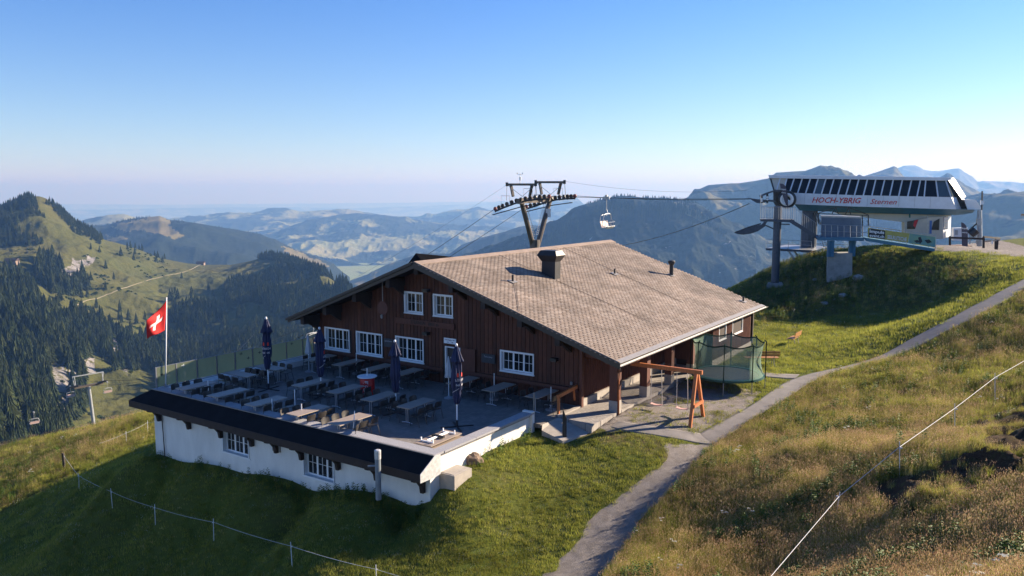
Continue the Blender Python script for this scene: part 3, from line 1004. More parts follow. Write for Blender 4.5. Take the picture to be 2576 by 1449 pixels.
hill('mountain', simple_cols(s10, 20000, ROWF, 530), M_h5, amp=300, freq=.0004, sil=s10, seed=71, silamp=.05, back=(1.2, -.5), nx=160, ny=30)
# low ranges far out on the plain
for (d, sl, sd) in ((30000, [(-300, 531), (0, 527), (200, 529), (400, 524), (700, 521), (900, 523), (1100, 517), (1200, 512), (1264, 506), (1330, 512), (1500, 515), (1700, 525)], 80),
                    (42000, [(-300, 518), (0, 516), (150, 514), (400, 515), (700, 513), (1000, 510), (1160, 508), (1207, 507), (1400, 512), (1700, 514), (2000, 520)], 84)):
    hill('hill', simple_cols(sl, d, [(0, 1), (.5, .95), (1, .85)], 560), M_h3, amp=120, freq=.0003, sil=sl, seed=sd, silamp=.2, back=(1.1, -.1), nx=300, ny=16)

# valley floor and plain: one sheet out to the horizon
_a = np.linspace(R(-60), R(60), 240); _r = np.exp(np.linspace(math.log(150), math.log(62000), 220))
AA, RR2 = np.meshgrid(_a, _r)
VX = RR2 * np.sin(AA); VY = RR2 * np.cos(AA)
VZ = -610 - 290 * np.clip((RR2 - 8500) / 6000, 0, 1) + (fbm(VX * .0006, VY * .0006, 4, 90) - .5) * 30
M_val = hill_material('valley_floor', (.02, .03, .015), (.20, .28, .10), (.26, .27, .13), fscale=.0025, fthr=.585, detail=5, pscale=.002)
grid_mesh('terrain', np.stack([VX, VY, VZ], -1), M_val, attrs=dict(forest=0 * VX, rock=0 * VX))
# ================================================================== MATERIALS OF THE BUILDINGS
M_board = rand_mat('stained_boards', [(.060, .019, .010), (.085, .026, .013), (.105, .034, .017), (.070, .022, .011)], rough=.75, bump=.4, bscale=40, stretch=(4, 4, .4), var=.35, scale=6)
M_board_s = rand_mat('boards_sunlit_tint', [(.11, .040, .026), (.15, .055, .036), (.13, .047, .03)], rough=.8, bump=.4, bscale=40, stretch=(4, 4, .4), var=.3, scale=6)  # lighter copy of the stained boards, sunlight put into the colour
M_redwood = mat('red_stained_wood', (.10, .030, .017), .7, var=.3, scale=5, stretch=(3, 3, .5), bump=.3)
M_dkwood = mat('dark_stained_wood', (.030, .018, .014), .75, var=.3, scale=4, bump=.2)
M_barge = mat('black_metal_trim', (.018, .018, .020), .45, var=.2, scale=3)
M_orange = mat('orange_stained_wood', (.42, .13, .035), .6, var=.25, scale=6, stretch=(3, 3, .6), bump=.25)
M_shingle = rand_mat('fibre_cement_slate', [(.185, .142, .112), (.225, .175, .142), (.27, .222, .188), (.20, .152, .12), (.25, .205, .175)], rough=.85, bump=.3, bscale=25, var=.22, scale=9)
M_shingle_s = rand_mat('fibre_cement_slate_field', [(.185, .142, .112), (.225, .175, .142), (.27, .222, .188), (.20, .152, .12), (.25, .205, .175)], rough=.85, bump=.3, bscale=25, var=.34, scale=.7, island=True)
M_ridge = mat('ridge_slate', (.25, .19, .155), .85, var=.2, scale=2, bump=.2)
M_under = mat('roof_underlay', (.012, .010, .010), .9)
M_zinc = mat('zinc', (.27, .255, .245), .55, metal=.2, var=.2, scale=5)
M_gutter = mat('gutter', (.36, .33, .31), .45, var=.15, scale=3)
M_copper = mat('copper_pipe', (.32, .11, .05), .45, metal=.5, var=.2)
M_darkmetal = mat('dark_metal', (.022, .021, .023), .5, metal=.15, var=.2, scale=2)
M_white = mat('white_paint', (.74, .76, .78), .5, var=.05, scale=4)
M_plaster = mat('white_plaster', (.70, .69, .66), .9, var=.10, scale=1.6, stretch=(1, 1, .35), bump=.35, bscale=55, detail=9)
M_pane = clear_mat('window_glass', (.012, .016, .018), .62, .03)
M_pane.node_tree.nodes['Principled BSDF'].inputs['Specular IOR Level'].default_value = .8
M_dark = mat('dark_interior', (.02, .02, .02), .9)
M_curtain = mat('curtain', (.50, .47, .36), .9, var=.2, scale=14, stretch=(1, 1, .1))
M_pitch = mat('bitumen_roof', (.008, .0085, .011), .95, var=.35, scale=2, bump=.3, bscale=30, spec=.15)
M_coping = mat('grey_granite_coping', (.30, .30, .32), .8, var=.4, scale=45, bump=.3, bscale=90)
M_plate = mat('galvanised_sheet', (.55, .56, .57), .5, metal=.35, var=.25, scale=7)


def paver_mat(name, col, mortar, sx, sy, off=.5, rough=.85):
    m = bpy.data.materials.new(name); m.use_nodes = True
    nt = m.node_tree; b = nt.nodes['Principled BSDF']; b.inputs['Roughness'].default_value = rough
    tc = nt.nodes.new('ShaderNodeTexCoord')
    br = nt.nodes.new('ShaderNodeTexBrick')
    br.inputs['Scale'].default_value = 1.0; br.offset = off
    br.inputs['Brick Width'].default_value = sx; br.inputs['Row Height'].default_value = sy
    br.inputs['Mortar Size'].default_value = .007
    br.inputs['Color1'].default_value = (*col, 1); br.inputs['Color2'].default_value = (*[c * .78 for c in col], 1)
    br.inputs['Mortar'].default_value = (*mortar, 1)
    nt.links.new(tc.outputs['Object'], br.inputs['Vector'])
    n = nt.nodes.new('ShaderNodeTexNoise'); n.inputs['Scale'].default_value = 1.4; n.inputs['Detail'].default_value = 9
    nt.links.new(tc.outputs['Object'], n.inputs['Vector'])
    mr = nt.nodes.new('ShaderNodeMapRange'); mr.inputs[1].default_value = .3; mr.inputs[2].default_value = .7; mr.inputs[3].default_value = .88; mr.inputs[4].default_value = 1.1
    nt.links.new(n.outputs[0], mr.inputs[0])
    sc = nt.nodes.new('ShaderNodeVectorMath'); sc.operation = 'SCALE'
    nt.links.new(br.outputs['Color'], sc.inputs[0]); nt.links.new(mr.outputs[0], sc.inputs['Scale'])
    nt.links.new(sc.outputs[0], b.inputs['Base Color'])
    bp = nt.nodes.new('ShaderNodeBump'); bp.inputs['Strength'].default_value = .6; bp.inputs['Distance'].default_value = .01; bp.invert = True
    nt.links.new(br.outputs['Fac'], bp.inputs['Height']); nt.links.new(bp.outputs[0], b.inputs['Normal'])
    return m


M_paver = paver_mat('terrace_pavers', (.215, .195, .18), (.13, .12, .11), .30, .20)
M_paver2 = paver_mat('porch_pavers', (.34, .31, .28), (.17, .155, .14), .22, .11)

# ================================================================== HOUSE
RK = (6.3 - 2.58) / (25.97 - 14.66)
RS = math.atan(RK)
LK = (6.3 - 2.66) / (35.36 - 25.97)
RID_V, RID_Z = 25.97, 6.3


def roof_z(v):
    return 2.58 + RK * (v - 14.66) if v <= RID_V else RID_Z - LK * (v - RID_V)


def roof_pt(x, y, off=0.0):
    d = ray(x, y); n = np.array([0, 0, 1.0]) - RK * V; c0 = 2.58 - RK * 14.66 + off
    t = (c0 - CPOS @ n) / (d @ n); p = CPOS + d * t
    return float(p @ U), float(p @ V), float(p[2])


house = thing('house', 'large brown timber mountain restaurant with low slated gable roof beside its terrace', 'restaurant', (31.35, 26, 0))
G = 31.35
# structural walls behind the boards
wl = MB()
prof = [(17.2, -.4), (34.35, -3.4), (34.35, roof_z(34.35) - .25), (RID_V, RID_Z - .25), (17.2, roof_z(17.2) - .25)]
WINS = [(31.97, 33.84, .87, 2.08, 3), (29.5, 31.36, .87, 2.08, 3), (26.59, 28.45, .88, 2.11, 3), (19.8, 21.65, 1.13, 2.11, 3), (26.59, 27.78, 3.47, 4.55, 2), (24.63, 25.82, 3.47, 4.55, 2)]
DOOR = (24.15, 25.1, 0.0, 1.96)
# front wall in strips round the openings
ops = [(w[0], w[1], w[2], w[3]) for w in WINS] + [DOOR]


def segs(v0, v1, z0, z1, ops):
    """free z intervals of a vertical strip"""
    cur = [(z0, z1)]
    for (a, b, c, d) in ops:
        if b > v0 + .02 and a < v1 - .02:
            nx = []
            for (s, e) in cur:
                if d <= s or c >= e: nx.append((s, e)); continue
                if c > s: nx.append((s, c))
                if d < e: nx.append((d, e))
            cur = nx
    return [(s, e) for s, e in cur if e - s > .03]


edges = sorted(set([17.2, 34.35, RID_V] + [w[0] for w in ops] + [w[1] for w in ops]))
for a, b in zip(edges[:-1], edges[1:]):
    for (s, e) in segs(a, b, -3.4, 99, ops):
        if e > 50:
            ta, tb = roof_z(a) - .25, roof_z(b) - .25
        else:
            ta = tb = e
        wl.prism([(G + .03, a, s), (G + .03, b, s), (G + .03, b, tb), (G + .03, a, ta)], (.17, 0, 0))
wall = part('wall', wl, M_dkwood, house)
wl2 = MB()
wl2.prism([(G + .2, 17.25, -.4), (42.4, 17.25, -.4), (42.4, 17.25, roof_z(17.25) - .25), (G + .2, 17.25, roof_z(17.25) - .25)], (0, .15, 0))
wl2.box(42.4, 49.3, 15.05, 17.2, -.4, roof_z(15.05) - .22)
wl2.prism([(50.3, 15.2, -3), (50.3, 34.3, -6), (50.3, 34.3, roof_z(34.3) - .25), (50.3, RID_V, RID_Z - .25), (50.3, 15.2, roof_z(15.2) - .25)], (.15, 0, 0))
wl2.prism([(G, 34.2, -3.4), (50.3, 34.2, -6), (50.3, 34.2, roof_z(34.2) - .25), (G, 34.2, roof_z(34.2) - .25)], (0, .15, 0))
wall2 = part('wall', wl2, M_dkwood, house)
# boards of the gable wall, each a piece of its own
random.seed(3)
v = 17.14
while v < 34.3:
    w = .236
    a, b = v + .014, min(v + w - .006, 34.38)
    offs = .012 + .012 * rnd.random()
    for (s, e) in segs(a, b, -.02, 99, ops):
        mb = MB()
        if e > 50:
            if a < RID_V < b: b2 = b
            ta, tb = roof_z(a) - .24, roof_z(b) - .24
        else:
            ta = tb = e
        mb.prism([(G + .028, a, s), (G + .028, b, s), (G + .028, b, tb), (G + .028, a, ta)], (-offs - .012, 0, 0))
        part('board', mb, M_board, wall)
    v += .24
# boards with battens on the sunny side walls
ops_s = []
SW = [(43.45, 44.55, 1.38, 2.24), (45.75, 47.55, 1.36, 2.24)]


def side_boards(plane, u0, u1, z0, top, ops_, par, sgn=-1, batt=True, pitch=.2):
    u = u0
    while u < u1 - .05:
        a, b = u, min(u + pitch, u1)
        for (s, e) in segs(a, b, z0, top, ops_):
            mb = MB().box(a + .003, b - .003, plane - .02, plane, s, e)
            mb.box(a - .026, a + .026, plane - .062, plane - .02, s, e)
            part('board', mb, M_board_s, par)
        u += pitch


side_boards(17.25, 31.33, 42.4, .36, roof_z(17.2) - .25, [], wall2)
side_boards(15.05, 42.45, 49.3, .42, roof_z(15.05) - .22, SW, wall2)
mb = MB().box(42.38, 42.4, 15.05, 17.2, .3, 2.5)
part('end_wall', mb, M_redwood, house)
pl = MB()
pl.box(31.36, 42.4, 17.12, 17.25, -.4, .34)
pl.box(42.35, 49.35, 14.98, 15.1, -.5, .42)
part('plinth', pl, M_conc2, house)
# corner posts, belt, beams
bb = MB()
bb.box(31.17, 31.35, 17.08, 17.2, 0, roof_z(17.1) - .28)
part('corner_post', bb, M_redwood, house)
bb = MB().box(31.15, 31.31, 17.3, 23.7, .69, .85)
part('belt_beam', bb, M_redwood, house)
bb = MB().box(31.17, 31.31, 25.2, 34.35, .66, .8)
part('belt_beam', bb, M_redwood, house)
# purlins carrying the overhang
for (x, y) in [(390, 420), (612, 528), (862, 648), (1120, 768)]:
    k = 1400 / 2576
    p = on_plane((1500 + x * k) * .67083, (880 + y * k) * .67083, U * 30.6, U)
    vv = float(p @ V)
    z = roof_z(vv) - .20
    mb = MB().box(30.12, 31.6, vv - .13, vv + .13, z - .46, z - .02)
    mb.prism([(30.55, vv - .09, z - .46), (31.3, vv - .09, z - .46), (31.3, vv - .09, z - .95)], (0, .18, 0))
    part('purlin', mb, M_dkwood, house)
for vv in (27.9, 30.3, 32.6, 34.4):
    z = roof_z(vv) - .20
    mb = MB().box(30.12, 31.6, vv - .13, vv + .13, z - .46, z - .02)
    mb.prism([(30.55, vv - .09, z - .46), (31.3, vv - .09, z - .46), (31.3, vv - .09, z - .95)], (0, .18, 0))
    part('purlin', mb, M_dkwood, house)
mb = MB().box(30.1, 31.6, RID_V - .12, RID_V + .12, RID_Z - .62, RID_Z - .22)
part('purlin', mb, M_dkwood, house)
# rafters under the long eave
u = 30.4
while u < 50:
    a = (u, 14.75, roof_z(14.75) - .24); b = (u, 17.2, roof_z(17.2) - .24)
    part('rafter', MB().bar(a, b, .09, .14), M_redwood, house); u += .8
part('eave_beam', MB().box(30.7, 42.3, 15.5, 15.7, 2.28, 2.52), M_redwood, house)
part('eave_beam', MB().bar((31.54, 15.55, 2.4), (31.54, 17.2, 2.4), .18, .22), M_redwood, house)
for (uu, ww) in ((31.54, .2), (34.72, .19), (37.7, .18), (40.7, .18)):
    pp = part('pillar', MB().box(uu - ww, uu + ww, 15.58 - ww, 15.58 + ww, .5, 2.3), M_redwood, house)
    part('footing', MB().box(uu - ww - .01, uu + ww + .01, 15.58 - ww - .01, 15.58 + ww + .01, -.6, .5), M_conc2, pp)
# roof
rf = MB()
e0, e1 = (30.0, 14.66), (50.6, 14.62); r0, r1 = (30.0, RID_V), (51.5, RID_V)
t = .03
rf.prism([(e0[0], e0[1], 2.58 - t), (e1[0], e1[1], 2.567 - t), (r1[0], RID_V, RID_Z - t), (r0[0], RID_V, RID_Z - t)], (0, 0, -.16))
rf.prism([(30.0, RID_V, RID_Z - t), (51.5, RID_V, RID_Z - t), (51.5, 35.36, 2.66 - t), (30.0, 35.36, 2.66 - t)], (0, 0, -.16))
roof = part('roof', rf, M_under, house)
# slates
tile = MB()
W = .172
outl = [(-W, -.030), (-W + .062, -.086), (W - .062, -.086), (W, -.030), (W, .040), (-W, .040)]
top_ = [(x, y, .018 - .012 * (y + .085) / .13) for x, y in outl]
bot_ = [(x, y, .006 - .010 * (y + .085) / .13) for x, y in outl]
tile.v = top_ + bot_
tile.f = [tuple(range(6)), tuple(reversed(range(6, 12)))] + [(i, i + 6, (i + 1) % 6 + 6, (i + 1) % 6) for i in range(6)]
me_tile = tile.mesh('shingle', M_shingle)
cs, sn = math.cos(RS), math.sin(RS)
tiles = []
row = 0
vv = 14.80
while vv < 25.75:
    uend = 50.6 + .9 * (vv - 14.66) / 11.3
    u = 30.06 + (.18 if row % 2 else 0)
    while u < uend:
        tiles.append((u, vv, row)); u += .36
    vv += .12; row += 1
tiles.sort(key=lambda q: np.linalg.norm(uvw(q[0], q[1], roof_z(q[1])) - CPOS))
fld = MB()
gone = set()
rb = BASE[roof]
for i, (u, v_, row) in enumerate(tiles):
    z = roof_z(v_) - .024
    if i < 300:
        o = bpy.data.objects.new('shingle', me_tile); COL.objects.link(o); o.parent = roof
        o.location = (u - rb[0], v_ - rb[1], z - rb[2] + .004)
        o.rotation_euler = (RS + (rnd.random() - .5) * .02, (rnd.random() - .5) * .02, (rnd.random() - .5) * .03)
    else:
        dx = (rnd.random() - .5) * .012; da = (rnd.random() - .5) * .03; dz = rnd.random() * .005
        pts = []
        for (x, y, zz) in tile.v:
            x2 = x * math.cos(da) - y * math.sin(da) + dx; y2 = x * math.sin(da) + y * math.cos(da)
            zz += dz
            pts.append((u + x2, v_ + y2 * cs - zz * sn, z + y2 * sn + zz * cs))
        fld.poly(pts, [tuple(range(6))] + [(i_, i_ + 6, (i_ + 1) % 6 + 6, (i_ + 1) % 6) for i_ in (0, 1, 2, 5)])
part('shingles', fld, M_shingle_s, roof, kind='stuff')
n_r = 8
for i in range(n_r):
    a = 30.0 + 21.5 * i / n_r; b = 30.0 + 21.5 * (i + 1) / n_r - .012
    mb = MB().prism([(a, RID_V - .34, roof_z(RID_V - .34) + .035), (b, RID_V - .34, roof_z(RID_V - .34) + .035), (b, RID_V, RID_Z + .05), (a, RID_V, RID_Z + .05)], (0, 0, -.03))
    mb.prism([(a, RID_V, RID_Z + .05), (b, RID_V, RID_Z + .05), (b, RID_V + .34, RID_Z - .1), (a, RID_V + .34, RID_Z - .1)], (0, 0, -.03))
    part('ridge_cap', mb, M_ridge, roof)
part('verge_trim', MB().bar((30.03, 14.66, 2.60), (30.03, RID_V, RID_Z + .02), .09, .05), M_ridge, roof)
part('eave_sheet', MB().prism([(30.0, 14.60, 2.585), (50.6, 14.56, 2.575), (50.6, 14.80, 2.66), (30.0, 14.84, 2.665)], (0, 0, -.02)), M_zinc, roof)
part('bargeboard', MB().prism([(29.96, 14.60, 2.56), (29.96, 14.60, 2.30), (29.96, RID_V, RID_Z - .30), (29.96, RID_V, RID_Z - .01)], (.05, 0, 0)), M_barge, roof)
part('bargeboard', MB().prism([(29.96, 35.42, 2.62), (29.96, 35.42, 2.40), (29.96, RID_V, RID_Z - .30), (29.96, RID_V, RID_Z - .01)], (.05, 0, 0)), M_barge, roof)
part('bargeboard', MB().prism([(29.88, 35.5, 2.66), (29.88, 35.5, 2.52), (29.88, RID_V + .1, RID_Z - .12), (29.88, RID_V + .1, RID_Z + .02)], (.06, 0, 0)), M_barge, roof)
part('soffit', MB().prism([(30.02, 14.7, roof_z(14.7) - .2), (50.4, 14.7, roof_z(14.7) - .2), (50.4, 17.3, roof_z(17.3) - .2), (30.02, 17.3, roof_z(17.3) - .2)], (0, 0, -.012)), M_redwood, roof)
# gutter: half round, open above
gt = MB()
ng_ = 7
ring0 = [(14.55 + .075 * math.cos(PI + PI * k / (ng_ - 1)), 2.50 + .075 * math.sin(PI + PI * k / (ng_ - 1))) for k in range(ng_)]
ring1 = [(14.55 + .066 * math.cos(PI + PI * k / (ng_ - 1)), 2.50 + .066 * math.sin(PI + PI * k / (ng_ - 1))) for k in range(ng_)]
prf = ring0 + ring1[::-1]
gt.prism([(29.98, a, b) for a, b in prf], (20.95, -.03, 0))
part('gutter', gt, M_gutter, roof)
mb = MB().tube([(31.9, 14.6, 2.42), (31.75, 14.75, 2.28), (31.5, 15.2, 2.2), (31.4, 15.33, 2.05), (31.4, 15.35, 1.2), (31.4, 15.35, -.2)], .05, 8)
part('drainpipe', mb, M_copper, house, smooth=True)
# lightning wires over the slates
for a, b in [((1110, 80), (1955, 470)), ((680, 138), (1720, 600)), ((790, 325), (828, 540))]:
    k = 1400 / 2576
    A = roof_pt((1500 + a[0] * k) * .67083, (880 + a[1] * k) * .67083, .03); B = roof_pt((1500 + b[0] * k) * .67083, (880 + b[1] * k) * .67083, .03)
    mid = [tuple(A[j] + (B[j] - A[j]) * f + (0, 0, 0)[j] for j in range(3)) for f in np.linspace(0, 1, 6)]
    part('lightning_wire', MB().tube(mid, .010, 5), M_darkmetal, roof)
# chimney with flared hood
cu0, cu1, cv0, cv1 = 37.2, 37.78, 22.12, 22.98
ch = MB().box(cu0, cu1, cv0, cv1, 4.6, 5.98)


def frus(mb, a, b, z0, z1, ex0, ex1):
    p = []
    for ex, z in ((ex0, z0), (ex1, z1)):
        p += [(cu0 - ex, cv0 - ex, z), (cu1 + ex, cv0 - ex, z), (cu1 + ex, cv1 + ex, z), (cu0 - ex, cv1 + ex, z)]
    mb.poly(p, [(0, 3, 2, 1), (4, 5, 6, 7), (0, 1, 5, 4), (1, 2, 6, 5), (2, 3, 7, 6), (3, 0, 4, 7)])


frus(ch, 0, 0, 5.98, 6.32, .01, .2)
frus(ch, 0, 0, 6.32, 6.58, .2, .05)
chim = part('chimney', ch, M_darkmetal, roof)
def pipe(x, y, h, r, cap=False):
    k = 1400 / 2576
    u_, v_, z_ = roof_pt((1500 + x * k) * .67083, (880 + y * k) * .67083)
    if cap:
        mb = MB().lathe([(r, -.1), (r, h * .68), (r * 1.75, h * .82), (r * 1.75, h * .93), (r * 1.2, h)], (u_, v_, z_), 10)
    else:
        mb = MB().lathe([(r, -.1), (r, h)], (u_, v_, z_), 10)
    part('vent_pipe', mb, M_darkmetal, roof, smooth=False)
    part('flashing', MB().bar((u_ - .25, v_, z_ + .035), (u_ + .25, v_, z_ + .035), .4, .012, up=(0, -sn, cs)), M_zinc, roof)


pipe(778, 325, .36, .06); pipe(1481, 272, .34, .055); pipe(1872, 280, .98, .13, True); pipe(2368, 462, .33, .06)
0 and part('roof_patch', MB().prism([(37.8, 20.3, roof_z(20.3) + .022), (39.0, 20.6, roof_z(20.6) + .022), (39.0, 22.0, roof_z(22.0) + .022), (37.8, 22.1, roof_z(22.1) + .022)], (0, 0, .006)), M_zinc, roof)


# windows -------------------------------------------------------------
def window(parent, fr, a, b, z0, z1, nsash, depth=.14, curtain=True, casing=True, muntin=(1, 1), sillout=.08):
    """fr(s, d, z) -> house frame; s along the wall, d outward"""
    def bx(mb, s0, s1, d0, d1, za, zb):
        pts = [fr(s, d, z) for z in (za, zb) for (s, d) in ((s0, d0), (s1, d0), (s1, d1), (s0, d1))]
        mb.poly(pts, [(0, 3, 2, 1), (4, 5, 6, 7), (0, 1, 5, 4), (1, 2, 6, 5), (2, 3, 7, 6), (3, 0, 4, 7)])
    w = MB()
    # reveal boards
    bx(w, a - .002, a + .03, -depth, .045, z0, z1); bx(w, b - .03, b + .002, -depth, .045, z0, z1)
    bx(w, a, b, -depth, .045, z1 - .03, z1 + .002); bx(w, a, b, -depth, .045, z0, z0 + .03)
    if casing:
        c = .05
        bx(w, a - c, a, .03, .06, z0 - c, z1 + c); bx(w, b, b + c, .03, .06, z0 - c, z1 + c)
        bx(w, a, b, .03, .06, z1, z1 + c)
    win = part('window', w, M_white, parent)
    s = MB(); bx(s, a - .07, b + .07, -.02, sillout, z0 - .05, z0 - .005)
    part('sill', s, M_white, win)
    f = MB(); d0, d1 = -depth - .03, -depth + .02
    wd = (b - a - .06) / nsash
    for i in range(nsash):
        sa = a + .03 + i * wd; sb = sa + wd
        bx(f, sa, sa + .045, d0, d1, z0 + .03, z1 - .03); bx(f, sb - .045, sb, d0, d1, z0 + .03, z1 - .03)
        bx(f, sa + .045, sb - .045, d0, d1, z0 + .03, z0 + .085); bx(f, sa + .045, sb - .045, d0, d1, z1 - .085, z1 - .03)
        ms = (sa + sb) / 2
        bx(f, ms - .009, ms + .009, d0 + .012, d1 - .004, z0 + .085, z1 - .085)
        mz = (z0 + z1) / 2
        bx(f, sa + .045, sb - .045, d0 + .012, d1 - .004, mz - .009, mz + .009)
        pn = MB()
        bx(pn, sa + .04, sb - .04, d0 + .018, d0 + .026, z0 + .08, z1 - .08)
        part('pane', pn, M_pane, win)
    part('frame', f, M_white, win)
    back = MB()
    bx(back, a, b, -depth - .5, -depth - .45, z0, z1); bx(back, a - .02, a, -depth - .45, -depth, z0, z1); bx(back, b, b + .02, -depth - .45, -depth, z0, z1)
    bx(back, a, b, -depth - .45, -depth, z1, z1 + .02); bx(back, a, b, -depth - .45, -depth, z0 - .02, z0)
    part('room', back, M_dark, win)
    if curtain:
        cm = MB()
        for (ca, cb) in ((a + .03, a + .03 + (b - a) * .22), (b - .03 - (b - a) * .22, b - .03)):
            n = 14; pts = []
            for i in range(n + 1):
                s_ = ca + (cb - ca) * i / n
                pts.append((s_, -depth - .12 + .025 * math.sin(i * 1.9)))
            for i in range(n):
                q = [fr(pts[i][0], pts[i][1], z0 + .05), fr(pts[i + 1][0], pts[i + 1][1], z0 + .05), fr(pts[i + 1][0], pts[i + 1][1], z1 - .03), fr(pts[i][0], pts[i][1], z1 - .03)]
                q2 = [fr(p_[0], p_[1] - .004, z_) for p_, z_ in ((pts[i], z0 + .05), (pts[i + 1], z0 + .05), (pts[i + 1], z1 - .03), (pts[i], z1 - .03))]
                cm.poly(q + q2, [(0, 1, 2, 3), (7, 6, 5, 4)])
        part('curtain', cm, M_curtain, win)
    return win


def fr_front(s, d, z): return (G - d, s, z)
for i, (a, b, z0, z1, n) in enumerate(WINS):
    window(house, fr_front, a, b, z0, z1, n)
for (a, b, z0, z1) in SW:
    window(house, lambda s, d, z: (s, 15.05 - d, z), a, b, z0, z1, 2 if b - a < 1.3 else 3, depth=.12)
# door
d = MB().box(31.42, 31.46, 24.2, 25.05, .02, 1.9)
dr = part('door', d, M_darkmetal, house)
part('door_frame', MB().box(31.3, 31.44, 25.05, 25.12, 0, 1.96).box(31.3, 31.44, 24.14, 24.2, 0, 1.96).box(31.3, 31.44, 24.2, 25.05, 1.9, 1.96), M_white, dr)
part('handle', MB().box(31.36, 31.41, 24.3, 24.33, .95, 1.1), M_zinc, dr)
part('notice', MB().box(31.405, 31.415, 24.55, 24.85, 1.15, 1.4), M_white, dr)
part('shutter', MB().box(31.22, 31.28, 23.15, 24.05, .05, 2.0), M_redwood, house)
# name board with carved letters
nb = part('name_board', MB().box(31.22, 31.29, 24.46, 28.4, 2.86, 3.16), M_redwood, house)
tm = text_mb('STERNEN  1803 m', .24, extr=.004, bold=.004)
xf(tm, Matrix(((0, 1, 0, 31.215), (-1, 0, 0, 26.4), (0, 0, 1, 3.01), (0, 0, 0, 1))))
part('lettering', tm, M_dkwood, nb)
# little white sign above the door
ns = part('door_sign', MB().box(31.25, 31.28, 24.36, 25.14, 2.12, 2.40), M_white, house)
M_ink = mat('dark_blue_ink', (.03, .05, .12), .6)
tm = text_mb('Kein Eingang - WC', .085, extr=.002, bold=.001)
xf(tm, Matrix(((0, 1, 0, 31.247), (-1, 0, 0, 24.75), (0, 0, 1, 2.31), (0, 0, 0, 1))))
part('lettering', tm, M_ink, ns)
ar = MB()
for s in (24.9, 24.6):
    ar.prism([(31.247, s + .06, 2.20), (31.247, s - .02, 2.20), (31.247, s - .02, 2.23), (31.247, s - .07, 2.19), (31.247, s - .02, 2.155), (31.247, s - .02, 2.185), (31.247, s + .06, 2.185)], (-.002, 0, 0))
part('arrow', ar, M_ink, ns)
# menu boards, lamps, camera
M_slate = mat('blue_slate_board', (.03, .034, .045), .6, var=.2)
M_chalk = mat('chalk', (.30, .33, .40), .8)
for (v0, v1, z0, z1) in ((21.95, 22.75, 1.42, 1.86), (28.6, 29.25, 1.5, 1.95)):
    b_ = part('menu_board', MB().box(31.22, 31.28, v0, v1, z0, z1), M_slate, house)
    tm = text_mb('Take away' if v0 < 25 else 'Speisekarte', .12, extr=.002)
    xf(tm, Matrix(((0, 1, 0, 31.217), (-1, 0, 0, (v0 + v1) / 2), (0, 0, 1, z1 - .13), (0, 0, 0, 1))))
    part('lettering', tm, M_chalk, b_)
for (vv, zz) in ((26.2, 4.75), (26.25, 2.5), (18.55, 2.05)):
    lm = part('wall_lamp', MB().box(31.02, 31.3, vv - .16, vv + .16, zz - .06, zz + .08), M_barge, house)
    part('lens', MB().box(31.06, 31.2, vv - .12, vv + .12, zz - .075, zz - .061), M_zinc, lm)
part('wall_lamp', MB().lathe([(.03, -.08), (.06, -.04), (.06, .05), (.02, .09)], (31.2, 17.65, 1.05), 10), M_zinc, house, label='small round silver lamp near the corner')
part('bench_shelf', MB().box(30.95, 31.2, 25.4, 26.6, .5, .56), M_dkwood, house)

# dark cross roof behind the ridge
A_ = at(1046, 637, 45.5); B_ = at(1235, 655, 47.5); C_ = at(1018, 674, 45.45)
cr = MB()
dn = Vector((0, 0, -2.2))
Av, Bv, Cv = Vector(A_), Vector(B_), Vector(C_)
back = (Bv - Av).cross(Vector((0, 0, 1))).normalized() * -3.5
P_ = [Av, Bv, Bv + Vector((-.2, -.3, -1.6)), Cv + Vector((0, 0, -.2)), Av + back * -.6 + Vector((0, 0, -1.3)), Bv + back * -.6 + Vector((0, 0, -1.3))]
# prism with ridge A-B; near slope to C line, far slope behind
near_a = Cv + Vector((0, 0, 0)); near_b = Bv + (Cv - Av)
far_a = Av + Vector((-(Cv - Av).x, -(Cv - Av).y, (Cv - Av).z)); far_b = far_a + (Bv - Av)
cr.poly([Av, Bv, near_b, near_a, far_a, far_b] + [near_a + dn, near_b + dn, far_b + dn, far_a + dn],
        [(0, 3, 2, 1), (0, 1, 5, 4), (3, 6, 7, 2), (4, 5, 8, 9), (0, 4, 9, 6, 3), (1, 2, 7, 8, 5)])
inv = Matrix.Rotation(-ROTH, 4, 'Z')
cr.v = [tuple(inv @ Vector(p)) for p in cr.v]
part('cross_roof', cr, M_pitch, house)

# hanging round sign under the left overhang
p = on_plane(963, 775, U * 30.35, U)
sv, sz = float(p @ V), float(p[2])
rs = thing('round_sign', 'dark round plaque hanging on a rod under the left roof overhang', 'sign', (30.35, sv, sz - .4))
mb = MB()
nn = 20
mb.prism([(30.33, sv + .36 * math.cos(2 * PI * k / nn), sz + .36 * math.sin(2 * PI * k / nn)) for k in range(nn)], (.05, 0, 0))
part('disc', mb, M_redwood, rs)
part('rod', MB().tube([(30.35, sv, sz + .36), (30.35, sv, roof_z(sv) - .2)], .02, 6), M_zinc, rs)
part('lamp', MB().lathe([(.03, -.12), (.06, -.05), (.06, .05), (.02, .1)], (30.25, sv, sz - .42), 8), M_zinc, rs)

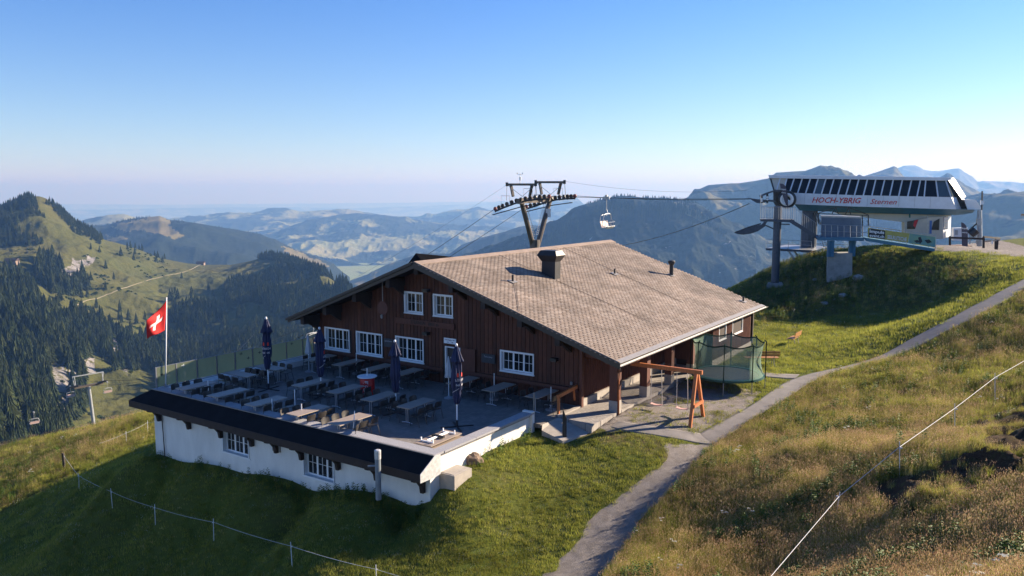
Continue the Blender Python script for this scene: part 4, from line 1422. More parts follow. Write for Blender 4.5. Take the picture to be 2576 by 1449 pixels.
# ================================================================== TERRACE STOREY
ter = thing('terrace_building', 'white plastered lower storey with black skirt roof that carries the restaurant terrace', 'terrace', (21.3, 26, -2))
LW = [(27.8, 29.58, -1.62, -.56), (22.62, 24.38, -1.64, -.56)]
tw = MB()
edges = sorted([17.75, 34.78] + [x for w in LW for x in w[:2]])
for a, b in zip(edges[:-1], edges[1:]):
    for (s, e) in segs(a, b, -4.2, .3, LW):
        tw.box(21.2, 21.5, a, b, s, e)
tw.box(21.5, 27.9, 17.75, 18.0, -2.0, .3)
tw.box(21.5, 31.3, 34.5, 34.78, -4.2, .3)
tw.box(21.45, 21.78, 18.0, 34.5, -.2, .36)
part('wall', tw, M_plaster, ter)
part('floor', MB().box(21.5, 31.35, 18.0, 34.5, -.18, 0).box(27.9, 31.35, 17.25, 18.0, -.18, 0), M_paver, ter)
part('sill_strip', MB().box(21.5, 27.9, 17.70, 17.76, .27, .345), M_zinc, ter)
for a in np.arange(17.62, 34.9, 1.93):
    b = min(a + 1.915, 34.92)
    part('coping_slab', MB().box(21.28, 21.86, a, b, .37, .45), M_coping, ter)
a = 21.87
while a < 27.9:
    b = min(a + 1.915, 27.92)
    part('coping_slab', MB().box(a, b, 17.6, 18.08, .372, .448), M_coping, ter); a += 1.93
part('parapet', MB().box(21.87, 31.3, 34.62, 35.0, .0, .42), M_white, ter)
part('parapet', MB().box(27.78, 27.96, 17.6, 18.1, -.6, .5), M_plaster, ter)
sk = MB()
V0, V1, V2 = 17.62, 34.95, 35.6
pts = [(21.3, V0, .42), (21.3, V1, .42), (20.49, V2, -.02), (20.49, V0, -.02), (20.49, V0, -.32), (20.49, V2, -.32), (21.25, V0, -.22), (21.25, V1, -.22), (24.5, V1, .42), (24.5, V2, -.02), (24.5, V2, -.32), (24.5, V1, -.22)]
sk.poly(pts, [(0, 1, 2, 3), (3, 2, 5, 4), (4, 5, 7, 6), (0, 3, 4, 6), (1, 8, 9, 2), (2, 9, 10, 5), (5, 10, 11, 7), (8, 11, 10, 9)])
skr = part('skirt_roof', sk, M_pitch, ter)
part('fascia', MB().box(20.455, 20.485, V0, V2, -.335, -.03), M_dkwood, skr)
part('roof_seam', MB().bar((21.27, V0, .435), (21.27, V1, .435), .06, .03), M_zinc, skr)
part('end_plate', MB().prism([(21.28, 17.60, .44), (21.6, 17.60, .40), (21.6, 17.60, -.32), (21.28, 17.60, -.36), (20.47, 17.60, -.34), (20.47, 17.60, -.02)], (0, -.02, 0)), M_plate, ter)
for (x, y, cw) in [(460, 415, 4), (820, 515, 4), (1205, 625, 4), (1580, 725, 4), (1875, 805, 4), (2180, 890, 4), (690, 1010, 5), (1155, 1130, 5), (1712, 1250, 5)]:
    k = 800 / 2576; x0, y0 = ((450, 1450) if cw == 4 else (1050, 1450))
    p = on_plane((x0 + x * k) * .67083, (y0 + y * k) * .67083, U * 21.05, U)
    vv = max(float(p @ V), 17.82)
    prof = [(20.52, -.33), (21.18, -.33), (21.18, -.98), (21.03, -.98), (20.98, -.72), (20.80, -.50), (20.55, -.42)]
    part('bracket', MB().prism([(a, vv - .07, z) for a, z in prof], (0, .14, 0)), M_dkwood, ter)
for (a, b, z0, z1) in LW:
    window(ter, lambda s, d, z: (21.2 - d, s, z), a, b, z0, z1, 3, depth=.2, casing=False, curtain=False, sillout=.03)
part('drainpipe', MB().tube([(21.15, 34.1, -.5), (21.12, 34.0, -1.2), (21.12, 33.95, -2.7)], .025, 6), M_darkmetal, ter)
part('vent_grille', MB().box(21.16, 21.2, 25.75, 26.25, -.95, -.55), M_zinc, ter)

# glass screen
gr = thing('glass_screen', 'glass wind screen with bird decals along the left terrace edge', 'glass railing', (26, 34.85, .42))
M_gl = clear_mat('screen_glass', (.20, .22, .15), .5, .06)
_n = M_gl.node_tree; _t = _n.nodes.new('ShaderNodeBsdfTranslucent'); _t.inputs[0].default_value = (.50, .55, .34, 1)
_m = _n.nodes.new('ShaderNodeMixShader'); _m.inputs[0].default_value = .38
_n.links.new(_n.nodes['Principled BSDF'].outputs[0], _m.inputs[1]); _n.links.new(_t.outputs[0], _m.inputs[2]); _n.links.new(_m.outputs[0], _n.nodes['Material Output'].inputs[0])
M_steel = mat('steel_post', (.25, .27, .30), .4, metal=.7, var=.1)
us = [21.46, 22.53, 23.67, 24.81, 25.92, 27.03, 28.16, 29.32, 30.49, 31.3]
M_bird = mat('bird_decal', (.012, .012, .014), .5); M_birdw = mat('pale_bird_decal', (.45, .5, .5), .5)
for i, u_ in enumerate(us):
    po = part('post', MB().box(u_ - .03, u_ + .03, 34.82, 34.88, .42, 1.44), M_steel, gr)
    if i < len(us) - 1:
        pnl = part('glass_panel', MB().box(u_ + .04, us[i + 1] - .04, 34.84, 34.852, .5, 1.44), M_gl, gr)
        nb_ = [1, 1, 0, 0, 2, 1, 0, 1, 1][i]
        for q in range(nb_):
            cu = u_ + .3 + .45 * q + .25 * ((i * 7) % 3) / 3; cz = 1.05 - .3 * q + .12 * ((i * 5) % 3)
            s_ = .11
            shp = [(-1, .2), (-.3, .15), (.1, .75), (.35, .7), (.2, .1), (1, -.1), (.9, -.35), (.15, -.2), (-.1, -.8), (-.3, -.7), (-.25, -.1), (-.95, -.15)]
            part('bird_decal', MB().prism([(cu + a * s_, 34.836, cz + b * s_) for a, b in shp], (0, .003, 0)), M_birdw if i == 1 else M_bird, pnl)
part('rail', MB().box(21.43, 31.33, 34.83, 34.865, 1.44, 1.46), M_steel, gr)
part('rail', MB().box(21.43, 31.33, 34.80, 34.90, .42, .46), M_steel, gr)
# flag on its pole
fp = thing('flagpole', 'white pole flying a red and white Swiss flag at the terrace corner', 'flag', (21.85, 34.75, .45))
P0_ = uvw(21.85, 34.75, .45); top_ = at(419, 748, math.hypot(P0_[0], P0_[1]) + .1); bot_ = P0_
d_h = lambda w_: tuple(float(c) for c in (w_ @ U, w_ @ V, w_[2]))
part('pole', MB().tube([d_h(bot_), d_h(np.array(top_))], .035, 8, r1=.028), M_white, fp, smooth=True)
part('bracket', MB().box(21.8, 21.9, 34.72, 34.80, .45, .6), M_zinc, fp)
M_red = mat('flag_red', (.62, .018, .015), .7, var=.1); M_fw = mat('flag_white', (.8, .76, .74), .7)
# flag as a bellying cloth, its outline as seen
A = at(415, 757, math.hypot(*P0_[:2])); A = np.array(A)
corners_px = {(0, 0): (419, 757), (1, 0): (368, 810), (0, 1): (414, 831), (1, 1): (370, 853)}
dist0 = math.hypot(*P0_[:2])


def flag_pt(s, t):
    c = corners_px
    x = (c[(0, 0)][0] * (1 - s) + c[(1, 0)][0] * s) * (1 - t) + (c[(0, 1)][0] * (1 - s) + c[(1, 1)][0] * s) * t
    y = (c[(0, 0)][1] * (1 - s) + c[(1, 0)][1] * s) * (1 - t) + (c[(0, 1)][1] * (1 - s) + c[(1, 1)][1] * s) * t
    x += 5 * math.sin(s * PI) * math.sin(t * PI * 2)
    y += 3.0 * math.sin(s * PI * 1.6 + t) * s
    dd = dist0 + .12 * math.sin(s * 5 + t * 2.5) * s - .25 * s
    return at(x, y, dd)


fl = MB(); crs = MB()
NF = 24
gridp = [[Vector(flag_pt(i / NF, j / NF)) for i in range(NF + 1)] for j in range(NF + 1)]
invh = Matrix.Rotation(-ROTH, 4, 'Z')
for mbx, test in ((fl, lambda i, j: not cross_(i, j)), (crs, lambda i, j: cross_(i, j))):
    pass


def cross_(i, j):
    a = (i + .5) / NF - .5; b = (j + .5) / NF - .5
    return (abs(a) < .10 and abs(b) < .32) or (abs(b) < .10 and abs(a) < .32)


for j in range(NF):
    for i in range(NF):
        q = [gridp[j][i], gridp[j][i + 1], gridp[j + 1][i + 1], gridp[j + 1][i]]
        mbx = crs if cross_(i, j) else fl
        mbx.poly([tuple(invh @ p_) for p_ in q], [(0, 1, 2, 3)])
for nm, mbx, mm in (('flag_cloth', fl, M_red), ('white_cross', crs, M_fw)):
    me = bpy.data.meshes.new(nm)
    b = BASE[fp]
    me.from_pydata([(x - b[0], y - b[1], z - b[2]) for x, y, z in mbx.v], [], mbx.f); me.materials.append(mm)
    import bmesh
    bm = bmesh.new(); bm.from_mesh(me); bmesh.ops.remove_doubles(bm, verts=bm.verts, dist=1e-4); bmesh.ops.recalc_face_normals(bm, faces=bm.faces)
    bm.to_mesh(me); bm.free()
    me.polygons.foreach_set('use_smooth', [True] * len(me.polygons))
    o = bpy.data.objects.new(nm, me); COL.objects.link(o); o.parent = fp
    sm = o.modifiers.new('thick', 'SOLIDIFY'); sm.thickness = .006
# porch paving, ramp
pv_ = MB().prism([(28.95, 15.38, 0), (29.6, 17.2, 0), (49.0, 17.2, .0), (42.0, 17.1, 0), (42.0, 15.4, 0)], (0, 0, -.35))
pv_ = MB().prism([(28.95, 15.38, 0), (42.3, 15.36, 0), (42.3, 17.12, 0), (29.35, 17.12, 0)], (0, 0, -.5))
solo('pavement', pv_, M_paver2, kind='structure', frame='house')
solo('pavement', MB().prism([(27.95, 17.2, -.02), (29.3, 17.2, -.02), (28.93, 15.4, -.36), (27.6, 16.0, -.42), (27.75, 17.1, -.2)], (0, 0, -.3)), M_conc2, kind='structure', frame='house')
solo('kerb', MB().prism([(29.3, 17.12, .06), (29.35, 17.3, .06), (31.2, 17.3, .06), (31.2, 17.12, .06)], (0, 0, -.3)), M_conc2, kind='structure', frame='house')
# ================================================================== TERRACE FURNITURE
M_top = mat('table_top', (.30, .245, .205), .55, var=.08, scale=3)
M_edge = mat('table_edge', (.42, .34, .25), .6)
M_leg = mat('silver_leg', (.55, .57, .60), .35, metal=.6)
M_chair = mat('anthracite_plastic', (.038, .034, .031), .38, var=.1)
M_cleg = mat('chair_leg', (.05, .05, .05), .4, metal=.4)


def make_table():
    t = thing('terrace_table', '', 'table', (0, 0, 0))
    tp = part('tabletop', MB().box(-.89, .89, -.355, .355, .725, .742), M_top, t)
    part('edge_band', MB().box(-.895, .895, -.36, .36, .712, .724), M_edge, tp)
    for sx in (-.62, .62):
        mb = MB().tube([(sx, -.05, .05), (sx, -.05, .712)], .018, 6).tube([(sx, .05, .05), (sx, .05, .712)], .018, 6)
        part('leg', mb, M_leg, t)
        part('foot', MB().tube([(sx, -.28, .02), (sx, -.1, .045), (sx, .1, .045), (sx, .28, .02)], .017, 6), M_leg, t)
    return t


def make_chair():
    c = thing('terrace_chair', '', 'chair', (0, 0, 0))
    s = MB()
    n = 6
    # dished seat; the backrest is at -y
    for i in range(n):
        y0 = -.2 + .42 * i / n; y1 = -.2 + .42 * (i + 1) / n
        z0 = .45 - .018 * math.sin(PI * i / n); z1 = .45 - .018 * math.sin(PI * (i + 1) / n)
        w0 = .22; w1 = .22
        s.poly([(-w0, y0, z0), (w0, y0, z0), (w1, y1, z1), (-w1, y1, z1), (-w0, y0, z0 - .02), (w0, y0, z0 - .02), (w1, y1, z1 - .02), (-w1, y1, z1 - .02)],
               [(0, 1, 2, 3), (4, 7, 6, 5), (0, 4, 5, 1), (2, 6, 7, 3), (1, 5, 6, 2), (0, 3, 7, 4)])
    part('seat', s, M_chair, c)
    b = MB()
    n = 8
    outl = []
    P = []
    for j, (zz, yb, hw) in enumerate(((.55, -.225, .21), (.66, -.25, .225), (.76, -.27, .22), (.81, -.28, .17))):
        for i in range(n + 1):
            a = -1 + 2 * i / n
            P.append((a * hw, yb + .045 * a * a, zz))
    m_ = n + 1
    F1 = []
    for j in range(3):
        for i in range(n):
            F1.append((j * m_ + i, j * m_ + i + 1, (j + 1) * m_ + i + 1, (j + 1) * m_ + i))
    b.poly(P, F1)
    k = len(P)
    b.poly([(x, y - .018, z) for x, y, z in P], [tuple(reversed(f)) for f in F1])
    rim = [i for i in range(m_)] + [j * m_ + n for j in range(1, 4)] + [3 * m_ + i for i in range(n - 1, -1, -1)] + [j * m_ for j in (2, 1)]
    for q in range(len(rim)):
        a_, b_ = rim[q], rim[(q + 1) % len(rim)]
        b.f.append((a_, a_ + k, b_ + k, b_))
    part('backrest', b, M_chair, c)
    for sx in (-1, 1):
        part('leg', MB().tube([(sx * .23, .24, 0), (sx * .21, .19, .44)], .013, 5), M_cleg, c)
        part('leg', MB().tube([(sx * .24, -.30, 0), (sx * .215, -.19, .44), (sx * .20, -.235, .72)], .013, 5), M_cleg, c)
    return c


def make_big_umbrella():
    t = thing('folded_umbrella', '', 'umbrella', (0, 0, 0))
    M_blue = mat('navy_canvas', (.010, .017, .065), .75, var=.35, scale=6, stretch=(1, 1, .25), bump=.5, bscale=9)
    part('pole', MB().tube([(0, 0, .28), (0, 0, 3.4)], .032, 8), M_white, t)
    part('crank', MB().tube([(.03, 0, .95), (.12, 0, .95), (.12, .05, .9)], .015, 5), M_zinc, t)
    part('base', MB().bar((-.5, -.5, .02), (.5, .5, .02), .07, .03).bar((.5, -.5, .023), (-.5, .5, .023), .07, .03).lathe([(.045, 0), (.045, .3)], (0, 0, 0), 8), M_darkmetal, t)
    ph = 8

    def st(k, z):
        a = 2 * PI * k / 48
        return 1 + .26 * math.cos(a * ph + z * 1.3) + .10 * math.sin(a * 3 + z * 4.1) + .06 * math.sin(a * 5 - z * 7)
    prof = [(.05, .98), (.09, 1.02), (.12, 1.15), (.155, 1.4), (.13, 1.55), (.17, 1.62), (.195, 1.85), (.18, 2.1), (.17, 2.4), (.16, 2.62), (.15, 2.78), (.24, 2.80), (.235, 2.86), (.17, 3.05), (.10, 3.28), (.05, 3.46), (.02, 3.5)]
    cn = part('canopy', MB().lathe(prof, (0, 0, 0), 48, st), M_blue, t, smooth=True)
    part('top_cap', MB().lathe([(.055, 3.42), (.055, 3.50), (.035, 3.55)], (0, 0, 0), 10), M_white, t, smooth=True)
    M_uw = mat('umbrella_print_white', (.42, .42, .46), .8); M_ur = mat('umbrella_print_red', (.65, .05, .03), .8)
    # print on the folded flaps
    for ang, txt in ((-2.35, ('LÖS', 'hof')), (-1.35, ('SCH', 'chl'))):
        M4 = Matrix.Rotation(ang + PI / 2, 4, 'Z')
        for tx, zz, sz in ((txt[0], 2.04, .13), (txt[1], 1.84, .13)):
            tm = text_mb(tx, sz, extr=.003, bold=.004)
            xf(tm, M4 @ Matrix.Translation((0, -.225, zz)))
            part('lettering', tm, M_uw, cn)
        em = MB().prism([(-.035, -.225, 2.18), (.035, -.225, 2.18), (.045, -.225, 2.28), (.02, -.225, 2.35), (-.02, -.225, 2.35), (-.045, -.225, 2.28)], (0, .004, 0))
        em.v = [tuple(M4 @ Vector(p)) for p in em.v]
        part('emblem', em, M_ur, cn)
    for ang in (2.6,):
        part('strap', MB().tube([(.2 * math.cos(ang + f), .2 * math.sin(ang + f), 1.5 + .12 * f) for f in np.linspace(0, 1.6, 6)], .012, 5), M_uw, cn)
    return t


def make_small_umbrella():
    t = thing('small_umbrella', '', 'umbrella', (0, 0, 0))
    M_grey = mat('pale_canvas', (.42, .44, .47), .8, var=.15, scale=5)
    part('pole', MB().tube([(0, 0, .05), (0, 0, 2.0)], .02, 6), M_white, t)
    part('base', MB().lathe([(.22, 0), (.23, .05), (.1, .09), (.04, .14)], (0, 0, 0), 14), M_coping, t)
    part('canopy', MB().lathe([(.16, 1.03), (.17, 1.06), (.12, 1.4), (.06, 1.8), (.02, 2.04)], (0, 0, 0), 24, lambda k, z: 1 + .18 * math.cos(k * 2 * PI / 24 * 6)), M_grey, t, smooth=True)
    return t


def make_stand(h):
    t = thing('umbrella_stand', '', 'umbrella stand', (0, 0, 0))
    part('pole', MB().tube([(0, 0, .05), (0, 0, h)], .02, 6), M_white, t)
    part('base', MB().lathe([(.24, 0), (.25, .06), (.08, .1), (.04, .16)], (0, 0, 0), 14), M_coping, t)
    return t


SURF = [  # centre u, v, along the long way of the house?, what it stands by, chair count per side
    (22.17, 32.73, 0, 'front parapet, nearest the flagpole', 3), (22.16, 30.36, 0, 'front parapet, second from the flagpole', 3), (22.14, 27.73, 0, 'front parapet, third from the flagpole', 3),
    (22.16, 25.09, 0, 'front parapet, half in sun', 3), (22.17, 22.7, 0, 'front parapet, full in sun', 3),
    (24.83, 33.0, 1, 'glass screen, nearest the flagpole', 3), (26.66, 33.0, 1, 'glass screen, behind the tallest umbrella', 3),
    (25.54, 28.69, 0, 'middle row, by the pale blue umbrella', 3), (25.59, 26.42, 0, 'middle row, left of the red barrel', 3), (25.5, 24.18, 0, 'middle row, right of the red barrel', 3), (25.5, 22.07, 0, 'middle row, nearest the sunny corner', 3),
    (29.84, 32.7, 0, 'house wall, under the leftmost window', 2), (29.77, 30.48, 0, 'house wall, under the second window', 3), (29.79, 28.35, 0, 'house wall, between second and third windows', 3),
    (29.82, 26.4, 0, 'house wall, under the third window', 3), (29.95, 22.94, 0, 'house wall, right of the door', 2), (29.83, 20.74, 0, 'house wall, under the rightmost window', 2), (29.95, 18.46, 0, 'house wall, beside the orange handrail', 2)]
tbl = make_table(); chr_ = make_chair()
first_t = first_c = True
posn = {3: ['near end', 'middle', 'far end'], 2: ['near end', 'far end']}
for ti, (tu, tv, turn, where, nc) in enumerate(SURF):
    rot = PI / 2 if turn else (rnd.random() - .5) * .02
    lab = 'grey-brown rectangular table by the ' + where
    if first_t:
        tbl.location = uvw(tu, tv, 0); tbl.rotation_euler = (0, 0, ROTH + rot); tbl['label'] = lab; tbl['group'] = 'terrace tables'; first_t = False
    else:
        dup(tbl, (tu, tv, 0), rot, lab, 'terrace tables')
    for side in (-1, 1):
        for i in range(nc):
            f = (i - (nc - 1) / 2) * .58
            off = .50 + rnd.random() * .12
            jx = (rnd.random() - .5) * .06
            if turn:
                cu, cv = tu + side * off, tv + f + jx
                # facing the table: backrest away from it
                cr = (PI / 2 if side > 0 else -PI / 2)
                sd = 'house side' if side > 0 else 'parapet side'
                pn = ['right end', 'middle', 'left end'][i]
            else:
                cu, cv = tu + f + jx, tv + side * off
                cr = (PI if side > 0 else 0)
                sd = 'left side' if side > 0 else 'right side'
                pn = posn[nc][i]
            cr += (rnd.random() - .5) * .2
            if ti == 4 and side < 0 and i == 0: cr += .5; cv -= .12
            lab = 'dark plastic chair, %s, %s of table by %s' % (sd, pn, where.replace('nearest the', 'nearest'))
            w_ = lab.split()
            lab = ' '.join(w_[:16])
            if first_c:
                chr_.location = uvw(cu, cv, 0); chr_.rotation_euler = (0, 0, ROTH + cr); chr_['label'] = lab; chr_['group'] = 'terrace chairs'; first_c = False
            else:
                dup(chr_, (cu, cv, 0), cr, lab, 'terrace chairs')

ub = make_big_umbrella()
ub.location = uvw(25.44, 31.66, 0); ub.rotation_euler = (0, 0, .3); ub.scale = (1, 1, 1.03)
ub['label'] = 'folded navy umbrella nearest the flag and glass screen'; ub['group'] = 'folded navy umbrellas'
for (u_, v_, r_, s_, l_) in [(26.0, 28.51, 1.1, .95, 'folded blue umbrella left of the leftmost house window'), (25.81, 23.53, 2.2, .93, 'folded navy umbrella before the third window, right of the barrel'), (25.63, 19.96, .1, 1.0, 'folded navy umbrella with red emblems in front of the door')]:
    c = dup(ub, (u_, v_, 0), r_, l_, 'folded navy umbrellas'); c.scale = (1, 1, s_)
su = make_small_umbrella()
su.location = uvw(29.21, 32.94, 0); su['label'] = 'small folded grey parasol by the far end of the glass screen'; su['group'] = 'small folded parasols'
dup(su, (29.08, 23.13, 0), 0.4, 'small folded white parasol left of the rightmost navy umbrella', 'small folded parasols')


def ray_at_u(px_, py_, u_):
    p = on_plane(px_, py_, U * u_, U); return float(p @ V), float(p[2])


first_s = None
for (px_, py_, u_, l_) in [(684, 1003, 21.98, 'front parapet, third table'), (740.7, 980, 22.9, 'between the front and middle tables'), (758, 1016, 21.98, 'front parapet, half sunlit table'), (885, 1035, 22.0, 'front parapet, fully sunlit table'),
                           (523, 957, 22.2, 'table nearest the flagpole'), (896, 888, 30.3, 'house wall between first two windows'), (1243, 939, 30.1, 'house wall under the rightmost window'), (1386, 973, 30.02, 'orange handrail'), (922, 945, 27.21, 'red barrel')]:
    v_, z_ = ray_at_u(px_, py_, u_)
    if l_ == 'red barrel': continue
    nlab = 'white umbrella stand pole by the ' + l_
    o = make_stand(max(z_, .6))
    o.location = uvw(u_, v_, 0); o['label'] = nlab; o['group'] = 'umbrella stands without umbrellas'
    if px_ == 885: o.rotation_euler = (.0, .14, ROTH)
# cola barrel table
M_cola = mat('cola_red', (.50, .018, .015), .4, var=.1)
bt = thing('barrel_table', 'red cola barrel with a round white top in the middle of the terrace', 'table', (27.21, 26.62, 0))
part('barrel', MB().lathe([(.33, .02), (.35, .1), (.35, .85), (.33, .9)], (27.21, 26.62, 0), 28), M_cola, bt, smooth=True)
part('tabletop', MB().lathe([(.47, .96), (.48, .985), (.47, 1.0)], (27.21, 26.62, 0), 32), M_white, bt)
part('pole', MB().tube([(27.21, 26.62, 1.0), (27.21, 26.62, 1.38)], .02, 6), M_white, bt)
tm = text_mb('Cola', .34, shear=.35, extr=.002, bold=.006)
nv = []
for (x, y, z) in tm.v:      # running up the barrel, wrapped round it
    x2, z2 = -z, x
    a = math.atan2(-1, 0) + x2 / .356
    nv.append((.354 * math.cos(a - ROTH + .0) + 27.21 - y * 0, .354 * math.sin(a - ROTH) + 26.62, z2 + .5))
tm.v = nv
part('lettering', tm, M_white, bt)
# stack of folded tables
stx = [(23.2, 19.0, .10, .03, 'lowest'), (23.25, 18.98, .22, -.02, 'middle'), (23.18, 18.98, .36, .02, 'topmost')]
for (u_, v_, z_, r_, w_) in stx:
    t_ = thing('folded_table', '%s folded table of the stack lying in the sunny terrace corner' % w_, 'table', (0, 0, 0), group='folded tables in the sunny corner')
    part('tabletop', MB().box(-.97, .97, -.42, .42, -.03, -.005), M_top, t_)
    part('edge_band', MB().box(-.975, .975, -.425, .425, -.04, -.031), M_edge, t_)
    if w_ == 'topmost':
        part('leg', MB().tube([(-.6, -.03, .05), (.6, -.03, .05)], .025, 6), M_white, t_)
        part('leg', MB().tube([(-.6, .05, .05), (.6, .05, .05)], .025, 6), M_white, t_)
        part('joint', MB().bar((0, -.28, .06), (0, .28, .06), .12, .07), M_darkmetal, t_)
        for sx in (-.68, .68):
            part('foot', MB().bar((sx, -.28, .03), (sx, .28, .03), .05, .04).box(sx - .02, sx + .02, -.3, -.26, .0, .16).box(sx - .02, sx + .02, .26, .3, .0, .16), M_white, t_)
    else:
        part('leg', MB().box(-.5, .5, -.05, .05, -.005, .06), M_darkmetal, t_)
    t_.location = uvw(u_, v_, z_); t_.rotation_euler = (0, 0, ROTH + r_)
    t_['category'] = 'table'
# orange handrail at the terrace entrance
hr = thing('handrail', 'orange wooden handrail between terrace and porch', 'handrail', (29.6, 17.35, 0))
part('post', MB().box(29.5, 29.6, 17.3, 17.4, 0, .86), M_orange, hr)
part('rail', MB().bar((29.45, 17.35, .84), (31.2, 17.35, .95), .1, .16), M_orange, hr)
part('brace', MB().bar((30.9, 17.35, .86), (31.0, 17.35, .35), .06, .09), M_orange, hr)
# post at the end of the terrace wall
p = hit(1343, 1072)
tp_ = thing('terrace_post', 'thin pale wooden post at the right end of the white terrace wall', 'post', tuple(p), frame='world')
part('post', MB().tube([(p[0], p[1], p[2] - .3), (p[0], p[1], p[2] + 1.45)], .04, 6), mat('weathered_wood', (.25, .22, .18), .9, var=.3, scale=8), tp_)
part('cap', MB().lathe([(.045, 0), (.03, .03)], (p[0], p[1], p[2] + 1.45), 6), M_zinc, tp_)
# dark split post on the lawn
p = hit(1420, 1105)
M_oldwood = mat('old_dark_wood', (.045, .038, .032), .95, var=.5, scale=6, stretch=(3, 3, .4), bump=.6)
q = Vector(p)
sp = MB().prism([(q.x - .09, q.y - .08, q.z - .3), (q.x + .09, q.y - .08, q.z - .3), (q.x + .08, q.y - .05, q.z + .9), (q.x - .08, q.y - .06, q.z + 1.33)], (0, .14, 0))
solo('wooden_post', sp, M_oldwood, 'dark weathered wooden post with slanted top standing at the lawn edge', 'post')
# concrete step and boulder beside the white wall
solo('concrete_step', MB().box(21.72, 22.75, 17.05, 17.745, -1.2, -.35).box(21.78, 22.69, 17.11, 17.7, -.35, -.335), M_conc2, 'pale concrete block step against the sunlit white terrace wall', 'step', frame='house')


def boulder(name, c, r, m, label, cat, group=None, seed=1):
    import bmesh
    bm = bmesh.new(); bmesh.ops.create_icosphere(bm, subdivisions=3, radius=1)
    for v_ in bm.verts:
        n_ = mnoise.fractal(v_.co * 1.3 + Vector((seed * 7.1, 0, 0)), 1.0, 2.0, 4)
        v_.co = v_.co * (1 + .35 * n_)
        v_.co.x *= r[0]; v_.co.y *= r[1]; v_.co.z *= r[2]
    me = bpy.data.meshes.new(name); bm.to_mesh(me); bm.free(); me.materials.append(m)
    o = bpy.data.objects.new(name, me); COL.objects.link(o); o.location = c
    if label: o['label'] = label
    if cat: o['category'] = cat
    if group: o['group'] = group
    return o


M_rock = mat('brown_rock', (.20, .14, .10), .9, var=.4, scale=3, bump=.6, bscale=8)
p = hit(1190, 1163)
boulder('boulder', (p[0], p[1], p[2] + .1), (.38, .28, .26), M_rock, 'brown boulder leaning against the sunlit white terrace wall', 'rock')
# grey vent standing before the skirt roof
p = on_plane(952, 1236, U * 20.1, U)
dst = math.hypot(p[0], p[1]); tz = at(951, 1131, dst)[2]
vp = thing('vent_pipe', 'thick grey vent pipe with pale cap standing before the black skirt roof', 'pipe', tuple(p), frame='world')
M_ventg = mat('grey_vent', (.20, .23, .26), .5, var=.15, scale=5)
part('pipe', MB().lathe([(.105, -.3), (.105, tz - p[2] - .06)], tuple(p), 16), M_ventg, vp, smooth=False)
part('cap', MB().lathe([(.115, -.32), (.12, -.05), (.115, 0), (.07, .02)], (p[0], p[1], tz - .02), 16), M_plate, vp)
part('arm', MB().tube([(p[0] - .1, p[1], p[2] + .95), (p[0] - .36, p[1], p[2] + .93)], .035, 8), M_ventg, vp)

# ================================================================== PLAYGROUND
ug = 33.16
sw = thing('swing', 'orange wooden swing frame with two rope swings beside the porch', 'swing', (ug, 13.5, -.3))
gzs = lambda u_, v_: g1(*uvw(u_, v_, 0)[:2])
part('leg', MB().bar((32.33, 12.35, gzs(32.33, 12.35) - .1), (33.1, 12.42, 1.9), .12, .14, up=(0, 1, 0)), M_orange, sw)
part('leg', MB().bar((33.98, 12.35, gzs(33.98, 12.35) - .1), (33.22, 12.42, 1.9), .12, .14, up=(0, 1, 0)), M_orange, sw)
part('crossbar', MB().bar((32.62, 12.3, .45), (33.72, 12.3, .45), .08, .14), M_orange, sw)
part('beam', MB().bar((33.0, 12.1, 1.92), (32.95, 15.5, 1.92), .14, .18), M_orange, sw)
M_rope = mat('pale_rope', (.55, .50, .46), .8); M_pink = mat('faded_pink_seat', (.60, .36, .32), .6)
for (vs, lab) in ((14.28, 'faded pink seat'), (13.05, 'white seat')):
    st_ = MB()
    for i in range(6):
        a0 = -.28 + .56 * i / 6; a1 = -.28 + .56 * (i + 1) / 6
        z0 = .12 + .5 * a0 * a0; z1 = .12 + .5 * a1 * a1
        st_.poly([(ug - .1, vs + a0, z0), (ug - .1, vs + a1, z1), (ug + .1, vs + a1, z1), (ug + .1, vs + a0, z0), (ug - .1, vs + a0, z0 - .025), (ug - .1, vs + a1, z1 - .025), (ug + .1, vs + a1, z1 - .025), (ug + .1, vs + a0, z0 - .025)],
                 [(0, 1, 2, 3), (7, 6, 5, 4), (0, 4, 5, 1), (2, 6, 7, 3)])
    se = part('seat', st_, M_pink, sw, label=lab)
    for a0 in (-.27, .27):
        part('rope', MB().tube([(ug, vs + a0, .15), (ug - .1, vs + a0 * .9, 1.85)], .014, 5), M_rope, se)

# trampoline
tu, tv = 39.45, 13.15
TC = uvw(tu, tv, 0); tz0 = g1(TC[0], TC[1])
tr = thing('trampoline', 'round green trampoline with tall safety net beside the house', 'trampoline', (tu, tv, tz0))
M_green = mat('green_padding', (.008, .07, .055), .5, var=.2); M_gpole = mat('green_pole', (.010, .030, .020), .9, spec=.1); M_mat = mat('black_mat', (.05, .055, .06), .8)
M_net = clear_mat('green_net', (.19, .30, .22), .54, .95)
Rr = 1.83; bz = .52
n = 40
padm = MB()
ring = [(Rr + .02, bz - .09), (Rr + .02, bz + .01), (Rr - .25, bz + .02), (Rr - .25, bz - .03)]
P = []
for k in range(n):
    a = 2 * PI * k / n
    for (r_, z_) in ring: P.append((tu + r_ * math.cos(a), tv + r_ * math.sin(a), z_))
Fp = []
for k in range(n):
    for j in range(4):
        Fp.append((k * 4 + j, k * 4 + (j + 1) % 4, ((k + 1) % n) * 4 + (j + 1) % 4, ((k + 1) % n) * 4 + j))
padm.poly(P, Fp)
part('padding', padm, M_green, tr)
part('mat', MB().lathe([(Rr - .24, bz - .03), (Rr - .24, bz - .015)], (tu, tv, 0), 40), M_mat, tr)
npole = 8
